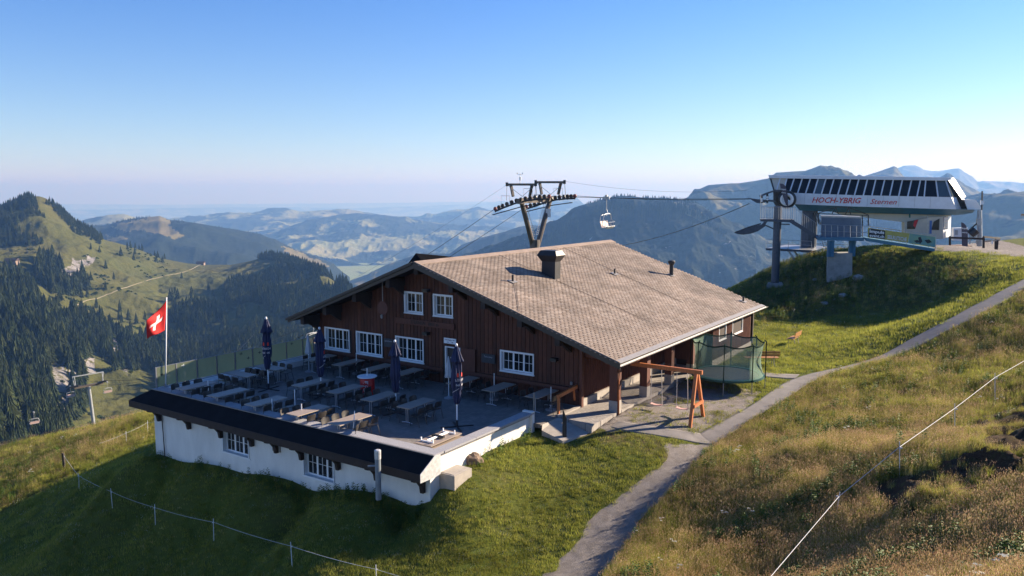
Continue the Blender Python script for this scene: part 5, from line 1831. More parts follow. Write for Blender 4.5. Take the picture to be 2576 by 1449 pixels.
for k in range(npole):
    a = 2 * PI * (k + .3) / npole
    x0, y0 = tu + (Rr + .04) * math.cos(a), tv + (Rr + .04) * math.sin(a)
    w_ = uvw(x0, y0, 0); gzz = g1(w_[0], w_[1])
    part('pole', MB().tube([(x0, y0, bz - .1), (x0, y0, 2.28), (x0 - .1 * math.cos(a), y0 - .1 * math.sin(a), 2.36)], .032, 6), M_gpole, tr)
    part('leg', MB().tube([(x0, y0, gzz - .03), (x0, y0, bz - .1)], .022, 6), M_zinc, tr)
    if k % 2 == 0:
        a2 = 2 * PI * (k + 1.3) / npole
        x1, y1 = tu + (Rr + .04) * math.cos(a2), tv + (Rr + .04) * math.sin(a2)
        part('foot', MB().tube([(x0, y0, gzz + .02), ((x0 + x1) / 2, (y0 + y1) / 2, gzz + .02), (x1, y1, gzz + .03)], .02, 5), M_zinc, tr)
net = MB(); nn = 64
rows_ = 8
P = []
for j in range(rows_ + 1):
    f = j / rows_
    for k in range(nn):
        a = 2 * PI * (k / nn)
        ph = ((a / (2 * PI) * npole - .3) % 1)
        sag = math.sin(PI * ph)
        r_ = Rr - .04 - .30 * (math.sin(PI * min(1, f * 1.15)) * .5 + .2 * f) * sag - .12 * math.sin(PI * f)
        z_ = bz + f * (1.76 - .14 * sag)
        P.append((tu + r_ * math.cos(a), tv + r_ * math.sin(a), z_))
Fp = [(j * nn + k, j * nn + (k + 1) % nn, (j + 1) * nn + (k + 1) % nn, (j + 1) * nn + k) for j in range(rows_) for k in range(nn)]
net.poly(P, Fp)
nt_ = part('net', net, M_net, tr, smooth=True)
part('top_band', MB().tube([P[rows_ * nn + k] for k in range(nn)] + [P[rows_ * nn], P[rows_ * nn + 1]], .035, 5), M_gpole, nt_)

# benches
M_bw = mat('bench_planks', (.40, .19, .06), .55, var=.2, scale=5, bump=.2)


def bench(loc, rot, label, L=1.9):
    t = thing('park_bench', label, 'bench', (0, 0, 0), frame='world', group='orange wooden benches')
    for i in range(3):
        part('seat_plank', MB().box(-L / 2, L / 2, -.22 + i * .15, -.22 + i * .15 + .13, .43, .46), M_bw, t)
    for i in range(2):
        z0 = .56 + i * .16
        part('back_plank', MB().prism([(-L / 2, .26 + .03 * i, z0), (L / 2, .26 + .03 * i, z0), (L / 2, .29 + .03 * i, z0 + .14), (-L / 2, .29 + .03 * i, z0 + .14)], (0, .03, 0)), M_bw, t)
    for sx in (-L / 2 + .3, L / 2 - .3):
        part('leg', MB().tube([(sx, -.2, 0), (sx, -.18, .43), (sx, .2, .43), (sx, .33, .88)], .022, 6).tube([(sx, .25, 0), (sx, .15, .43)], .022, 6), M_zinc, t)
    t.location = loc; t.rotation_euler = (0, 0, rot)
    return t


p = hit(1995, 866); bench((p[0], p[1], p[2]), R(-126), 'orange bench standing alone on the sunlit lawn behind the trampoline', L=1.35)
p = hit(1915, 918); bench((p[0], p[1], p[2]), R(180), 'orange bench seen through the trampoline net')
p = hit(2578, 550); bench((p[0], p[1], p[2]), R(165), 'orange bench cut off by the right picture edge', L=1.5)
# ================================================================== CHAIRLIFT STATION
SO = np.array([27.1, 84.0, 0.0]); SS = np.array([.944, -.329, 0.0]); SN = np.array([-.329, -.944, 0.0])


def c7(x, y):
    return 1811.2 + x * .27083, 389.1 + y * .27083


def SP(x, y, off=0.0):
    """point of the station front (its picture position), off metres nearer than the front"""
    p = on_plane(*c7(x, y), SO + SN * off, SN)
    return Vector(p)


def sprism(mb, pts, off, depth):
    P = [SP(x, y, off) for x, y in pts]
    return mb.prism(P, tuple(-SN * depth))


M_sw = mat('station_white', (.62, .66, .72), .45, var=.08, scale=1.5)
M_sblue = mat('station_blue', (.030, .135, .235), .5, var=.2, scale=1)
M_beige = mat('station_beige', (.50, .46, .38), .6, var=.12, scale=1)
M_sglass = mat('station_glass', (.010, .012, .016), .25, spec=.35)
M_sglass2 = glass_mat('station_glass_pale', (.05, .075, .09), .08)
M_grey = mat('container_grey', (.085, .125, .185), .55, var=.15, scale=1)
M_steelb = mat('blue_grey_steel', (.05, .065, .095), .45, metal=.3, var=.2)
M_galv = mat('galvanised', (.33, .35, .37), .45, metal=.5, var=.2, scale=3)
M_pier = mat('pier_concrete', (.27, .27, .26), .9, var=.25, scale=1.2, bump=.4, bscale=12)
M_rtext = mat('red_letters', (.50, .012, .020), .5)
p0 = SP(1350, 780)
st = thing('lift_station', 'white and blue chairlift station with slanted windows and red lettering on the hill', 'lift station', (p0.x, p0.y, 4.2), frame='world')
body = MB()
sprism(body, [(468, 216), (2125, 240), (2235, 398), (2300, 500), (2190, 506), (700, 458), (500, 330)], -.72, 4.3)
part('body', body, M_dark, st)
rf_ = MB(); sprism(rf_, [(448, 189), (2138, 214), (2135, 238), (2100, 241), (458, 218)], -.45, 5.2)
rfp = part('roof', rf_, M_sw, st)
for i in range(11):
    x0 = 480 + i * 150; x1 = x0 + 145
    part('roof_panel', sprism(MB(), [(x0, 186 + (x0 - 450) * .0149), (x1, 186 + (x1 - 450) * .0149), (x1, 192 + (x1 - 450) * .0149), (x0, 192 + (x0 - 450) * .0149)], -.9, 4.0), M_white, rfp)
MT = [(560, 218, 528, 325), (622, 219, 592, 330), (690, 220, 652, 335), (765, 222, 722, 355), (840, 222, 795, 360), (912, 225, 870, 362), (985, 225, 942, 365), (1060, 225, 1018, 367), (1138, 228, 1095, 370), (1212, 228, 1170, 372), (1290, 230, 1250, 375),
      (1370, 230, 1332, 377), (1447, 232, 1412, 378), (1530, 232, 1495, 380), (1610, 234, 1577, 382), (1695, 234, 1660, 384), (1780, 236, 1745, 386), (1862, 237, 1830, 387), (1912, 237, 1897, 388), (2005, 238, 2025, 390), (2098, 240, 2148, 393)]
for i, (xt, yt, xb, yb) in enumerate(MT):
    a = SP(xt, yt, -.66); b = SP(xb, yb, .02)
    m_ = part('mullion', MB().bar(a, b, .11, .08), M_sw, st)
    if i < len(MT) - 1:
        x2, y2, x3, y3 = MT[i + 1]
        if i < 1: mm = M_beige
        elif i in (5,): mm = M_sglass2
        elif i >= 19: mm = M_sglass2
        else: mm = M_sglass
        q = [SP(xt, yt, -.68), SP(x2, y2, -.68), SP(x3, y3, -.02), SP(xb, yb, -.02)]
        part('window', MB().prism(q, tuple(-SN * .03)), mm, st)
q = [SP(470, 218, -.68), SP(560, 218, -.68), SP(528, 325, -.02), SP(500, 325, -.02)]
part('window', MB().prism(q, tuple(-SN * .03)), M_beige, st)
part('mullion', MB().bar(SP(468, 218, -.66), SP(500, 328, 0), .12, .1), M_barge, st)
for xj in range(790, 2100, 146):
    yj = 356 + (xj - 722) * .026
    part('panel_joint', MB().bar(SP(xj, yj + 4, .03), SP(xj - 8, yj + 104, .03), .025, .02), M_galv, st)
part('white_panel', sprism(MB(), [(640, 352), (722, 356), (1250, 376), (2148, 394), (2196, 508), (1270, 482), (700, 460)], .02, .3), M_sw, st)
M_red2 = M_rtext
# end panels
part('end_panel', MB().prism([SP(2148, 394, .02), SP(2262, 396, -1.8), SP(2308, 506, -1.8), SP(2196, 508, .02)], tuple(-SN * .1)), M_plate, st)
part('end_window', MB().prism([SP(2098, 240, -.66), SP(2160, 238, -2.2), SP(2232, 392, -1.8), SP(2150, 393, .0)], tuple(-SN * .06)), M_galv, st)
part('end_glass', MB().prism([SP(2110, 250, -.60), SP(2146, 249, -1.9), SP(2214, 386, -1.5), SP(2158, 387, .06)], tuple(-SN * .03)), M_sglass2, st)
part('end_window', MB().prism([SP(2150, 216, -2.2), SP(2175, 216, -3.5), SP(2285, 392, -3.2), SP(2240, 394, -1.9)], tuple(-SN * .06)), M_sw, st)
part('tail', MB().prism([SP(2270, 418, -.5), SP(2378, 421, -.5), SP(2436, 508, -.5), (SP(2300, 510, -.5))], tuple(-SN * 3.0)), M_white, st)
ub_ = MB()
A0 = [(690, 458), (1270, 481), (2196, 507), (2372, 514)]; B0 = [(740, 518), (1270, 540), (2200, 562), (2345, 542)]
Pt = [SP(x, y, -.02) for x, y in A0]; Pb = [SP(x, y, -1.0) for x, y in B0]
n4 = len(Pt)
back_ = [p_ - Vector(SN) * 4.2 for p_ in Pt]; backb = [p_ - Vector(SN) * 2.6 for p_ in Pb]
F_ = []
for i in range(n4 - 1):
    F_ += [(i, i + 1, n4 + i + 1, n4 + i), (n4 + i, n4 + i + 1, 3 * n4 + i + 1, 3 * n4 + i), (2 * n4 + i + 1, 2 * n4 + i, 3 * n4 + i, 3 * n4 + i + 1)]
F_ += [(0, n4, 3 * n4, 2 * n4), (n4 - 1, 3 * n4 - 1, 4 * n4 - 1, 2 * n4 - 1)]
ub_.poly(Pt + Pb + back_ + backb, F_)
part('underside', ub_, M_sblue, st)
bg_ = MB(); sprism(bg_, [(1060, 536), (2150, 562), (2080, 590), (1960, 600), (1860, 640), (1720, 628), (1400, 590), (1130, 560)], -1.6, 2.4)
part('belly', bg_, M_beige, st)
for txt, x, y, sz, sh, mm, bd in (('HOCH-YBRIG', 1075, 423, .62, .30, M_rtext, .012), ('Sternen', 1512, 437, .62, .35, M_rtext, .0)):
    tm = text_mb(txt, sz * 1.28, shear=sh, extr=.01, bold=bd)
    xs = [v_[0] for v_ in tm.v]; wid = max(xs) - min(xs)
    A = SP(848 if txt[0] == 'H' else 1392, y, .05); B = SP(1305 if txt[0] == 'H' else 1638, y + (7 if txt[0] == 'H' else 4), .05)
    sx = (B - A).length / wid
    ex = (B - A).normalized(); ez = Vector((0, 0, 1)); ey = -Vector(SN)
    c = (A + B) / 2
    hgt = (SP(x, 398, .05) - SP(x, 448, .05)).length / (.70 * sz * 1.28)
    if txt[0] == 'S': hgt *= .95
    tm.v = [tuple(c + ex * (v_[0] * sx) + ez * (v_[2] * hgt) + ey * v_[1]) for v_ in tm.v]
    part('lettering', tm, mm, st)
# cabin
cb = MB(); sprism(cb, [(1718, 630), (1860, 600), (1960, 580), (2072, 575), (2072, 782), (1718, 782)], -.9, 2.6)
cab = part('cabin', cb, M_beige, st)
part('cabin_side', MB().prism([SP(2072, 576, -.9), SP(2148, 570, -3.2), SP(2140, 755, -3.2), SP(2072, 780, -.9)], tuple(-SN * .1)), M_sw, cab)
for i in range(7):
    y0 = 705 + i * 10
    part('siding', MB().prism([SP(2074, y0, -.86), SP(2140, y0 - 8, -3.1), SP(2140, y0 - 3, -3.1), SP(2074, y0 + 6, -.86)], tuple(SN * .03)), M_white, cab)
for q in ([(1740, 622), (1843, 602), (1812, 690), (1736, 690)], [(1985, 622), (2040, 592), (2034, 700), (1963, 698)]):
    part('window', sprism(MB(), q, -.84, .05), M_sglass, cab)
part('window', MB().prism([SP(2082, 580, -1.0), SP(2120, 576, -2.3), SP(2117, 690, -2.3), SP(2080, 696, -1.0)], tuple(-SN * .05)), M_sglass, cab)
part('red_blind', sprism(MB(), [(1808, 612), (1840, 604), (1815, 680), (1795, 660)], -.80, .02), M_rtext, cab)
part('exit_sign', sprism(MB(), [(1755, 552), (1770, 552), (1770, 585), (1755, 585)], -.5, .1), mat('sign_green', (.01, .10, .08), .6), st)
# big round column under the station
def vtube(name, x, y0, y1, off, r, m, par, n=14):
    a = SP(x, y0, off); b = SP(x, y1, off)
    return part(name, MB().tube([(a.x, a.y, a.z), (a.x, a.y, b.z)], r, n), m, par, smooth=False)


vtube('column', 836, 520, 905, -2.2, .62 * 1.3, M_steelb, st)
part('column_head', sprism(MB(), [(790, 518), (880, 520), (866, 545), (806, 545)], -1.3, 1.6), M_steelb, st)
# ladder and brace right of the column
part('brace', MB().bar(SP(880, 530, -1.5), SP(930, 640, -.5), .18, .18), M_galv, st)
_h = Vector(hit(2110, 705)); OFP = (np.array(_h) - SO) @ SN - 3.4      # the pier stands where its foot is seen
_h = Vector(hit(1952, 718)); OFC = (np.array(_h) - SO) @ SN - 2.5
# machine container on its blue deck


def SPP(x, y, off=0.0): return SP(x, y, off + OFP)
def sprismP(mb, pts, off, depth): return sprism(mb, pts, off + OFP, depth)
def stextP(parent, txt, A, B, h, m, off, *a, **k): return stext(parent, txt, A, B, h, m, off + OFP, *a, **k)
def SPC(x, y, off=0.0): return SP(x, y, off + OFC)
def sprismC(mb, pts, off, depth): return sprism(mb, pts, off + OFC, depth)


dk = thing('service_platform', 'blue steel deck and ramp with grey machine cabinet in front of the lift station', 'platform', tuple(SPP(1120, 1150, 3.5)), frame='world')
ct = part('cabinet', sprismP(MB(), [(945, 578), (1310, 590), (1310, 768), (945, 762)], 3.0, 2.3), M_grey, dk)
part('cabinet_lid', sprismP(MB(), [(940, 566), (1314, 578), (1314, 592), (940, 580)], 3.05, 2.4), M_galv, ct)
for (x0, x1) in ((955, 1035), (1045, 1125), (1135, 1215), (1225, 1300)):
    part('door', sprismP(MB(), [(x0, 598 + (x0 - 945) * .03), (x1, 598 + (x1 - 945) * .03), (x1, 755), (x0, 752)], 3.03, .03), M_grey, ct)
part('deck', sprismP(MB(), [(893, 765), (1337, 771), (1337, 803), (910, 796)], 3.9, 3.6), M_sblue, dk)
rp = part('ramp', sprismP(MB(), [(1337, 768), (1998, 873), (1992, 900), (1360, 803)], 3.9, 1.9), M_sblue, dk)
for x in (1015, 1045, 1215, 1245):
    a = SPP(x, 800, 3.6 if x % 10 == 5 and x < 1100 else 3.0); b = SPP(x, 925, 3.3)
    part('leg', MB().box(a.x - .13, a.x + .13, a.y - .13, a.y + .13, b.z - .2, a.z), M_sblue, dk)
part('pier', sprismP(MB(), [(1003, 915), (1230, 915), (1228, 1175), (992, 1185)], 3.4, 1.8), M_pier, dk)
rl = MB()
rails = [((920, 648), (1392, 665)), ((920, 708), (1392, 725)), ((1392, 665), (2002, 748)), ((1392, 690), (2002, 772))]
for a, b in rails:
    rl.tube([SPP(*a, 3.95), SPP(*b, 3.95)], .028, 5)
for x in range(920, 1400, 58):
    yb = 768; yt = 648 + (x - 920) * .036
    rl.tube([SPP(x, yt, 3.95), SPP(x, yb, 3.95)], .025, 5)
for x in range(1392, 2010, 68):
    f = (x - 1392) / 610
    rl.tube([SPP(x, 665 + 83 * f, 3.95), SPP(x, 778 + 95 * f, 3.95)], .025, 5)
part('railing', rl, M_galv, dk)
tr_ = MB()
for a, b in [((912, 545), (1075, 488)), ((1075, 488), (1192, 488)), ((1192, 488), (1378, 560)), ((905, 547), (1370, 564)), ((1075, 488), (1040, 550)), ((1075, 488), (1100, 553)), ((1192, 488), (1165, 556)), ((1192, 488), (1215, 558))]:
    tr_.bar(SPP(*a, 2.2), SPP(*b, 2.2), .07, .07)
for (x, y0, y1) in ((888, 540, 745), (1322, 560, 765), (1378, 560, 660), (915, 545, 640)):
    tr_.bar(SPP(x, y0, 2.2), SPP(x, y1, 2.2), .10, .10)
part('canopy_frame', tr_, M_barge, dk)
# banner on the ramp railing
M_by = mat('banner_yellow', (.42, .37, .10), .7, var=.15, scale=2); M_bk = mat('banner_black', (.012, .016, .022), .6)
M_bi = mat('banner_picture', (.05, .22, .32), .7, var=.9, scale=1.3, col2=(.25, .38, .22))
bn = thing('banner', 'long printed banner on the ramp railing with black logo field and yellow field', 'banner', tuple(SPP(1690, 800, 4.0)), frame='world')
part('sheet', sprismP(MB(), [(1374, 680), (1762, 732), (1745, 815), (1374, 768)], 4.06, .02), M_by, bn)
part('picture', sprismP(MB(), [(1764, 732), (2002, 765), (1998, 862), (1748, 818)], 4.06, .02), M_bi, bn)
pic = MB()
for (x0, y0, w_, h_) in ((1840, 770, 40, 60), (1800, 800, 60, 20), (1900, 795, 70, 30)):
    sprismP(pic, [(x0, y0), (x0 + w_ * .6, y0 - 8), (x0 + w_, y0 + h_ * .6), (x0 + w_ * .4, y0 + h_)], 4.07, .01)
part('printed_shape', pic, M_bk, bn)
part('logo_field', sprismP(MB(), [(1384, 692), (1392, 686), (1528, 704), (1534, 712), (1534, 775), (1526, 783), (1388, 768), (1381, 760)], 4.08, .02), M_bk, bn)


def stext(parent, txt, A, B, h, m, off, bold=.0, shear=0.0):
    tm = text_mb(txt, 1.0, extr=.004, bold=bold, shear=shear)
    xs = [v_[0] for v_ in tm.v]; zs = [v_[2] for v_ in tm.v]
    A = SP(*A, off); B = SP(*B, off); ex = (B - A); L_ = ex.length; ex.normalize()
    s_ = L_ / (max(xs) - min(xs)); hz = h / (max(zs) - min(zs)); zc = (max(zs) + min(zs)) / 2; xc = (max(xs) + min(xs)) / 2
    c = (A + B) / 2
    tm.v = [tuple(c + ex * ((v_[0] - xc) * s_) + Vector((0, 0, 1)) * ((v_[2] - zc) * hz) + Vector(SN) * (-v_[1])) for v_ in tm.v]
    return part('lettering', tm, m, parent)


stextP(bn, 'Impuls', (1390, 714), (1526, 728), .36, M_white, 4.10, .03)
stextP(bn, 'event.ch', (1390, 748), (1526, 763), .26, M_white, 4.10, .02)
stextP(bn, 'SEILRUTSCHE', (1555, 762), (1735, 788), .32, M_sw, 4.09, .02)
# left column, upper platform, stairs, rope guides
lp = thing('service_stairs', 'dark steel column with railed platform and stairs at the left end of the station', 'platform', tuple(SPC(540, 1200, 2.5)), frame='world')
vtube('column', 540, 478, 1215, 2.5 + OFC, .36, M_steelb, lp)
part('foundation', sprismC(MB(), [(432, 1215), (445, 1198), (575, 1196), (586, 1210), (588, 1262), (430, 1262)], 3.2, 1.6), M_pier, lp)
part('deck', sprismC(MB(), [(368, 598), (690, 604), (690, 630), (378, 620)], 3.0, 2.0), M_steelb, lp)
rl = MB()
for off in (3.0, 1.1):
    rl.tube([SPC(374, 484, off), SPC(690, 490, off)], .025, 5)
    for x in range(376, 692, 17 if off > 2 else 24):
        rl.tube([SPC(x, 486, off), SPC(x, 600, off)], .014, 4)
rl.tube([SPC(378, 360, 3), SPC(376, 600, 3)], .03, 5)
rl.tube([SPC(690, 490, 3.0), SPC(900, 640, 3.0)], .025, 5)
for x in range(700, 905, 17):
    f = (x - 690) / 212
    rl.tube([SPC(x, 492 + 150 * f, 3.0), SPC(x, 612 + 150 * f, 3.0)], .014, 4)
part('railing', rl, M_galv, lp)
for off in (3.0, 2.0):
    part('stringer', MB().bar(SPC(652, 612, off), SPC(915, 775, off), .08, .34), M_steelb, lp)
for i in range(14):
    f = i / 13
    a = SPC(670 + 235 * f, 620 + 145 * f, 3.0); b = a - Vector(SN) * 1.0
    part('step', MB().bar(a, b, .24, .04), M_galv, lp)
part('bracket', MB().bar(SPC(565, 645, 2.6), SPC(650, 648, 2.6), .1, .12).bar(SPC(512, 620, 2.6), SPC(512, 700, 2.6), .08, .08).bar(SPC(410, 650, 2.6), SPC(512, 695, 2.6), .08, .12), M_steelb, lp)
# bullwheel, guides
bw = thing('bullwheel', 'large dark round rope wheel guard with curved rope guides at the left station end', 'wheel', tuple(SP(620, 490, 1.6)), frame='world')
tor = []
nseg, nring = 32, 8
cx_, cy_ = 622, 416
P = []; F_ = []
c0_ = SP(cx_, cy_, 1.5); Rm = (SP(cx_ + 64, cy_, 1.5) - c0_).length; rm = .26
ex = Vector(SS); ez = Vector((0, 0, 1)); ey = Vector(SN)
for i in range(nseg):
    a = 2 * PI * i / nseg
    rd = ex * math.cos(a) + ez * math.sin(a)
    for j in range(nring):
        b = 2 * PI * j / nring
        P.append(c0_ + rd * (Rm + rm * math.cos(b)) + ey * (rm * 1.2 * math.sin(b)))
for i in range(nseg):
    for j in range(nring):
        F_.append((i * nring + j, ((i + 1) % nseg) * nring + j, ((i + 1) % nseg) * nring + (j + 1) % nring, i * nring + (j + 1) % nring))
part('rim', MB().poly(P, F_), M_barge, bw)
part('inner_ring', MB().poly([c0_ + (p_ - c0_) * .80 + ey * .12 for p_ in P], F_), M_white, bw)
gd = MB()
sprism(gd, [(258, 398), (300, 408), (380, 417), (515, 420), (515, 440), (450, 436), (380, 452), (340, 448), (300, 425)], 1.4, .35)
part('rope_guide', gd, M_steelb, bw)
gd = MB()
ap = [(362, 382), (430, 352), (500, 330), (560, 326), (560, 342), (500, 345), (435, 368), (375, 395)]
sprism(gd, ap, 1.4, .3)
part('guide_arm', gd, M_steelb, bw)
gd = MB()
for (x0, y0, x1, y1) in ((388, 385, 388, 448), (440, 365, 440, 450), (505, 340, 507, 425)):
    gd.bar(SP(x0, y0, 1.3), SP(x1, y1, 1.3), .2, .2)
sprism(gd, [(495, 335), (560, 330), (565, 480), (520, 480), (495, 440)], 1.2, .8)
part('sheave_frame', gd, M_barge, bw)
for (x, y) in ((388, 412), (388, 430), (440, 395), (440, 415)):
    a = SP(x, y, 1.55)
    part('sheave', MB().tube([a, a + Vector(SN) * .1], .10, 8), M_white, bw)
gd = MB()
sprism(gd, [(135, 727), (230, 690), (330, 656), (385, 650), (408, 622), (440, 622), (425, 645), (418, 668), (350, 712), (290, 733), (215, 744), (160, 736)], 2.4, .15)
part('landing_guide', gd, M_steelb, bw)
part('landing_guide', MB().tube([SP(135, 725, 2.0), SP(260, 675, 2.0), (SP(380, 640, 2.0))], .06, 5), M_barge, bw)
part('rod', MB().bar(SP(410, 650, 2.4), SP(512, 695, 2.4), .1, .14), M_steelb, bw)
# lower safety platform
sp_ = thing('safety_platform', 'galvanised railed catwalk jutting out below the left end of the station', 'platform', tuple(SP(640, 880, -.5)), frame='world')
part('frame', sprism(MB(), [(425, 868), (850, 888), (850, 908), (425, 888)], .6, .15), M_steelb, sp_)
part('grating', MB().prism([SP(430, 868, .5), SP(860, 888, .5), SP(1000, 852, -3.2), SP(620, 835, -3.2)], (0, 0, -.06)), M_galv, sp_)
rl = MB()
for yy in (0, 38):
    rl.tube([SP(427, 784 + yy, .55), SP(855, 805 + yy, .55)], .022, 5)
    rl.tube([SP(855, 788 + yy, -3.2), SP(1200, 800 + yy, -3.2)], .022, 5)
for x in (427, 530, 636, 742, 850): rl.tube([SP(x, 784 + (x - 427) * .05, .55), SP(x, 878, .55)], .022, 5)
part('railing', rl, M_galv, sp_)
for (x0, y0, x1, y1, o_) in ((622, 872, 712, 1005, .4), (676, 872, 746, 975, -1.2)):
    part('strut', MB().bar(SP(x0, y0, o_), SP(x1, y1, o_), .18, .18), M_galv, sp_)
part('ladder', MB().bar(SP(945, 790, -2), SP(965, 862, -2), .06, .06).bar(SP(980, 800, -2), SP(1003, 858, -2), .06, .06).bar(SP(950, 815, -2), SP(985, 815, -2), .05, .05).bar(SP(955, 835, -2), SP(992, 835, -2), .05, .05).bar(SP(960, 852, -2), SP(1000, 852, -2), .05, .05), M_galv, sp_)
# feather banners
M_bpur = mat('banner_plum', (.075, .065, .085), .7, var=.2, scale=2)
for (pts, tx, lab, gx, offb) in (([(556, 268), (582, 270), (604, 285), (620, 330), (628, 400), (634, 480), (612, 466), (585, 390), (562, 310)], (568, 612, 320, 358), 'plum feather banner in front of the round wheel guard', None, 2.2),
                                 ([(2240, 628), (2262, 634), (2285, 655), (2298, 700), (2303, 740), (2298, 868), (2248, 843), (2244, 700)], (2244, 2300, 682, 728), 'plum feather banner on the gravel right of the station', 1, 5.0)):
    b_ = thing('feather_banner', lab, 'banner', tuple(SP(pts[5][0], pts[5][1], offb)), frame='world', group='plum feather banners')
    part('cloth', sprism(MB(), pts, offb, .03), M_bpur, b_)
    stext(b_, 'Impuls', (tx[0] + 3, tx[2] + 2), (tx[1] - 2, tx[2] + 6), .20, M_white, offb + .02, .02)
    stext(b_, 'event.ch', (tx[0] + 4, tx[3] - 8), (tx[1] - 2, tx[3] - 4), .14, M_white, offb + .02, .02)
    e_ = pts[4] if not gx else pts[5]
    foot = (632, 500) if not gx else (2290, 915)
    part('pole', MB().tube([SP(pts[1][0], pts[1][1], offb - .04), SP(pts[3][0] + 2, pts[3][1], offb - .04), SP(e_[0] + 2, e_[1], offb - .04), SP(*foot, offb - .04)], .02, 5), M_barge, b_)
# mast at the right, with horns and stay
p = hit(2463, 612)
mt_ = thing('antenna_mast', 'grey pole with loudspeaker and thin black tip right of the station', 'mast', tuple(SP(2412, 830, -.2)), frame='world')
part('pole', MB().tube([SP(2412, 850, -.2), SP(2412, 515, -.2)], .26, 10, r1=.2), M_galv, mt_)
part('pole_top', MB().tube([SP(2432, 515, -.3), SP(2436, 338, -.3)], .07, 6), M_barge, mt_)
part('box', sprism(MB(), [(2390, 595), (2432, 595), (2432, 655), (2390, 655)], .1, .5), M_galv, mt_)
part('speaker', sprism(MB(), [(2425, 425), (2455, 430), (2452, 460), (2425, 465)], 0, .4), M_sw, mt_)
part('stay', MB().bar(SP(2398, 628, -.2), SP(2300, 715, -.2), .12, .12), M_barge, mt_)
ds = thing('utility_box', 'white utility box beside the station cabin', 'box', tuple(SP(2240, 800, -1.0)), frame='world')
part('cabinet', sprism(MB(), [(2172, 683), (2305, 680), (2310, 800), (2172, 800)], -1.0, 1.2), M_sw, ds)
part('grille', sprism(MB(), [(2182, 700), (2210, 700), (2210, 745), (2182, 745)], -.97, .03), M_galv, ds)
sg = thing('snow_gun', 'dark snow gun parked between white box and mast', 'snow gun', tuple(SP(2350, 800, .6)), frame='world')
part('barrel', MB().tube([SP(2325, 745, .6), SP(2378, 700, .6)], .36, 12, r1=.42), M_barge, sg)
part('frame', MB().bar(SP(2330, 750, .6), SP(2320, 830, .6), .1, .1).bar(SP(2370, 730, .6), SP(2385, 830, .6), .1, .1), M_galv, sg)
bs = thing('info_board', 'narrow blue and white sign standing before the cabin', 'sign', tuple(SP(1958, 760, 1.0)), frame='world')
part('board', sprism(MB(), [(1948, 612), (1970, 612), (1966, 735), (1945, 735)], 1.0, .06), mat('sign_blue', (.02, .10, .30), .5), bs)
part('post', MB().bar(SP(1927, 560, .95), SP(1940, 760, .95), .07, .07), M_galv, bs)
# brown rail and fence right of the station
wf = thing('wooden_fence', 'dark brown wooden fence with two rails on the gravel beside the station', 'fence', tuple(SP(2290, 880, 5.0)), frame='world')
for (x, y0, y1, o_) in ((2135, 758, 885, 5.0), (2448, 762, 888, 5.0), (2560, 770, 880, 2.0)):
    part('post', MB().bar(SP(x, y0, o_), SP(x, y1, o_), .17, .17), M_dkwood, wf)
part('rail', MB().bar(SP(2135, 770, 5.0), SP(2448, 782, 5.0), .07, .18), M_dkwood, wf)
part('rail', MB().bar(SP(2448, 762, 5.0), SP(2600, 778, 2.0), .07, .16), M_dkwood, wf)
wf2 = thing('wooden_fence', 'short pale wooden barrier with a small notice at the far right', 'fence', tuple(SP(2540, 880, 4.0)), frame='world')
part('rail', MB().bar(SP(2460, 805, 4.5), SP(2600, 793, 4.5), .08, .16), mat('pale_rail', (.36, .30, .24), .8), wf2)
part('post', MB().bar(SP(2578, 795, 4.5), SP(2570, 885, 4.5), .16, .16), M_dkwood, wf2)
part('notice', sprism(MB(), [(2520, 798), (2536, 798), (2536, 828), (2520, 828)], 4.62, .03), M_white, wf2)
tb_ = thing('picnic_table', 'low reddish picnic table behind the brown rail', 'table', tuple(SP(2220, 880, 4.2)), frame='world')
part('top', MB().bar(SP(2140, 840, 4.2), SP(2335, 848, 4.2), .8, .05), mat('picnic_top', (.20, .10, .08), .7, var=.3), tb_)
for x in (2175, 2300):
    part('leg', MB().bar(SP(x - 8, 846, 4.0), SP(x + 6, 885, 4.0), .06, .06).bar(SP(x + 8, 846, 4.0), SP(x - 10, 885, 4.0), .06, .06), M_galv, tb_)

# ================================================================== PYLONS AND ROPES
M_pyl = mat('pylon_steel', (.10, .082, .07), .5, metal=.3, var=.35, scale=.8)
AL = Vector((.766, -.643, 0)); PE = Vector((.643, .766, 0)); ZZ = Vector((0, 0, 1))
D0 = 95.0
M_dullred = mat('dull_red', (.20, .035, .025), .6)
cb_ = Vector(at(1345, 622, D0))
py = thing('lift_pylon', 'V-shaped steel chairlift pylon with two sheave trains rising behind the roof ridge', 'pylon', (cb_.x, cb_.y, g1(cb_.x, cb_.y) - 1), frame='world')


def atd(x, y, d): return Vector(at(x, y, d))


dn_, df_ = D0 - 2.1, D0 + 2.1
tn = atd(1312, 508, dn_); tf = atd(1384, 502, df_)
part('leg', MB().tube([cb_ + Vector((-.2, 0, -9)), cb_ + Vector((-.15, 0, 0)), tn], .36, 10, r1=.28), M_pyl, py)
part('leg', MB().tube([cb_ + Vector((.4, .3, -9)), cb_ + Vector((.3, .2, 0)), tf], .36, 10, r1=.28), M_pyl, py)
part('crossarm', MB().bar(tn + (tn - tf) * .12 + ZZ * .1, tf + (tf - tn) * .12 + ZZ * .1, .5, .6), M_pyl, py)
part('collar', MB().tube([cb_ + ZZ * -.6, cb_ + ZZ * .9], .6, 12), M_pyl, py)


def cpx8(x, y): return 1207.5 + x * .20836, 402.5 + y * .20836


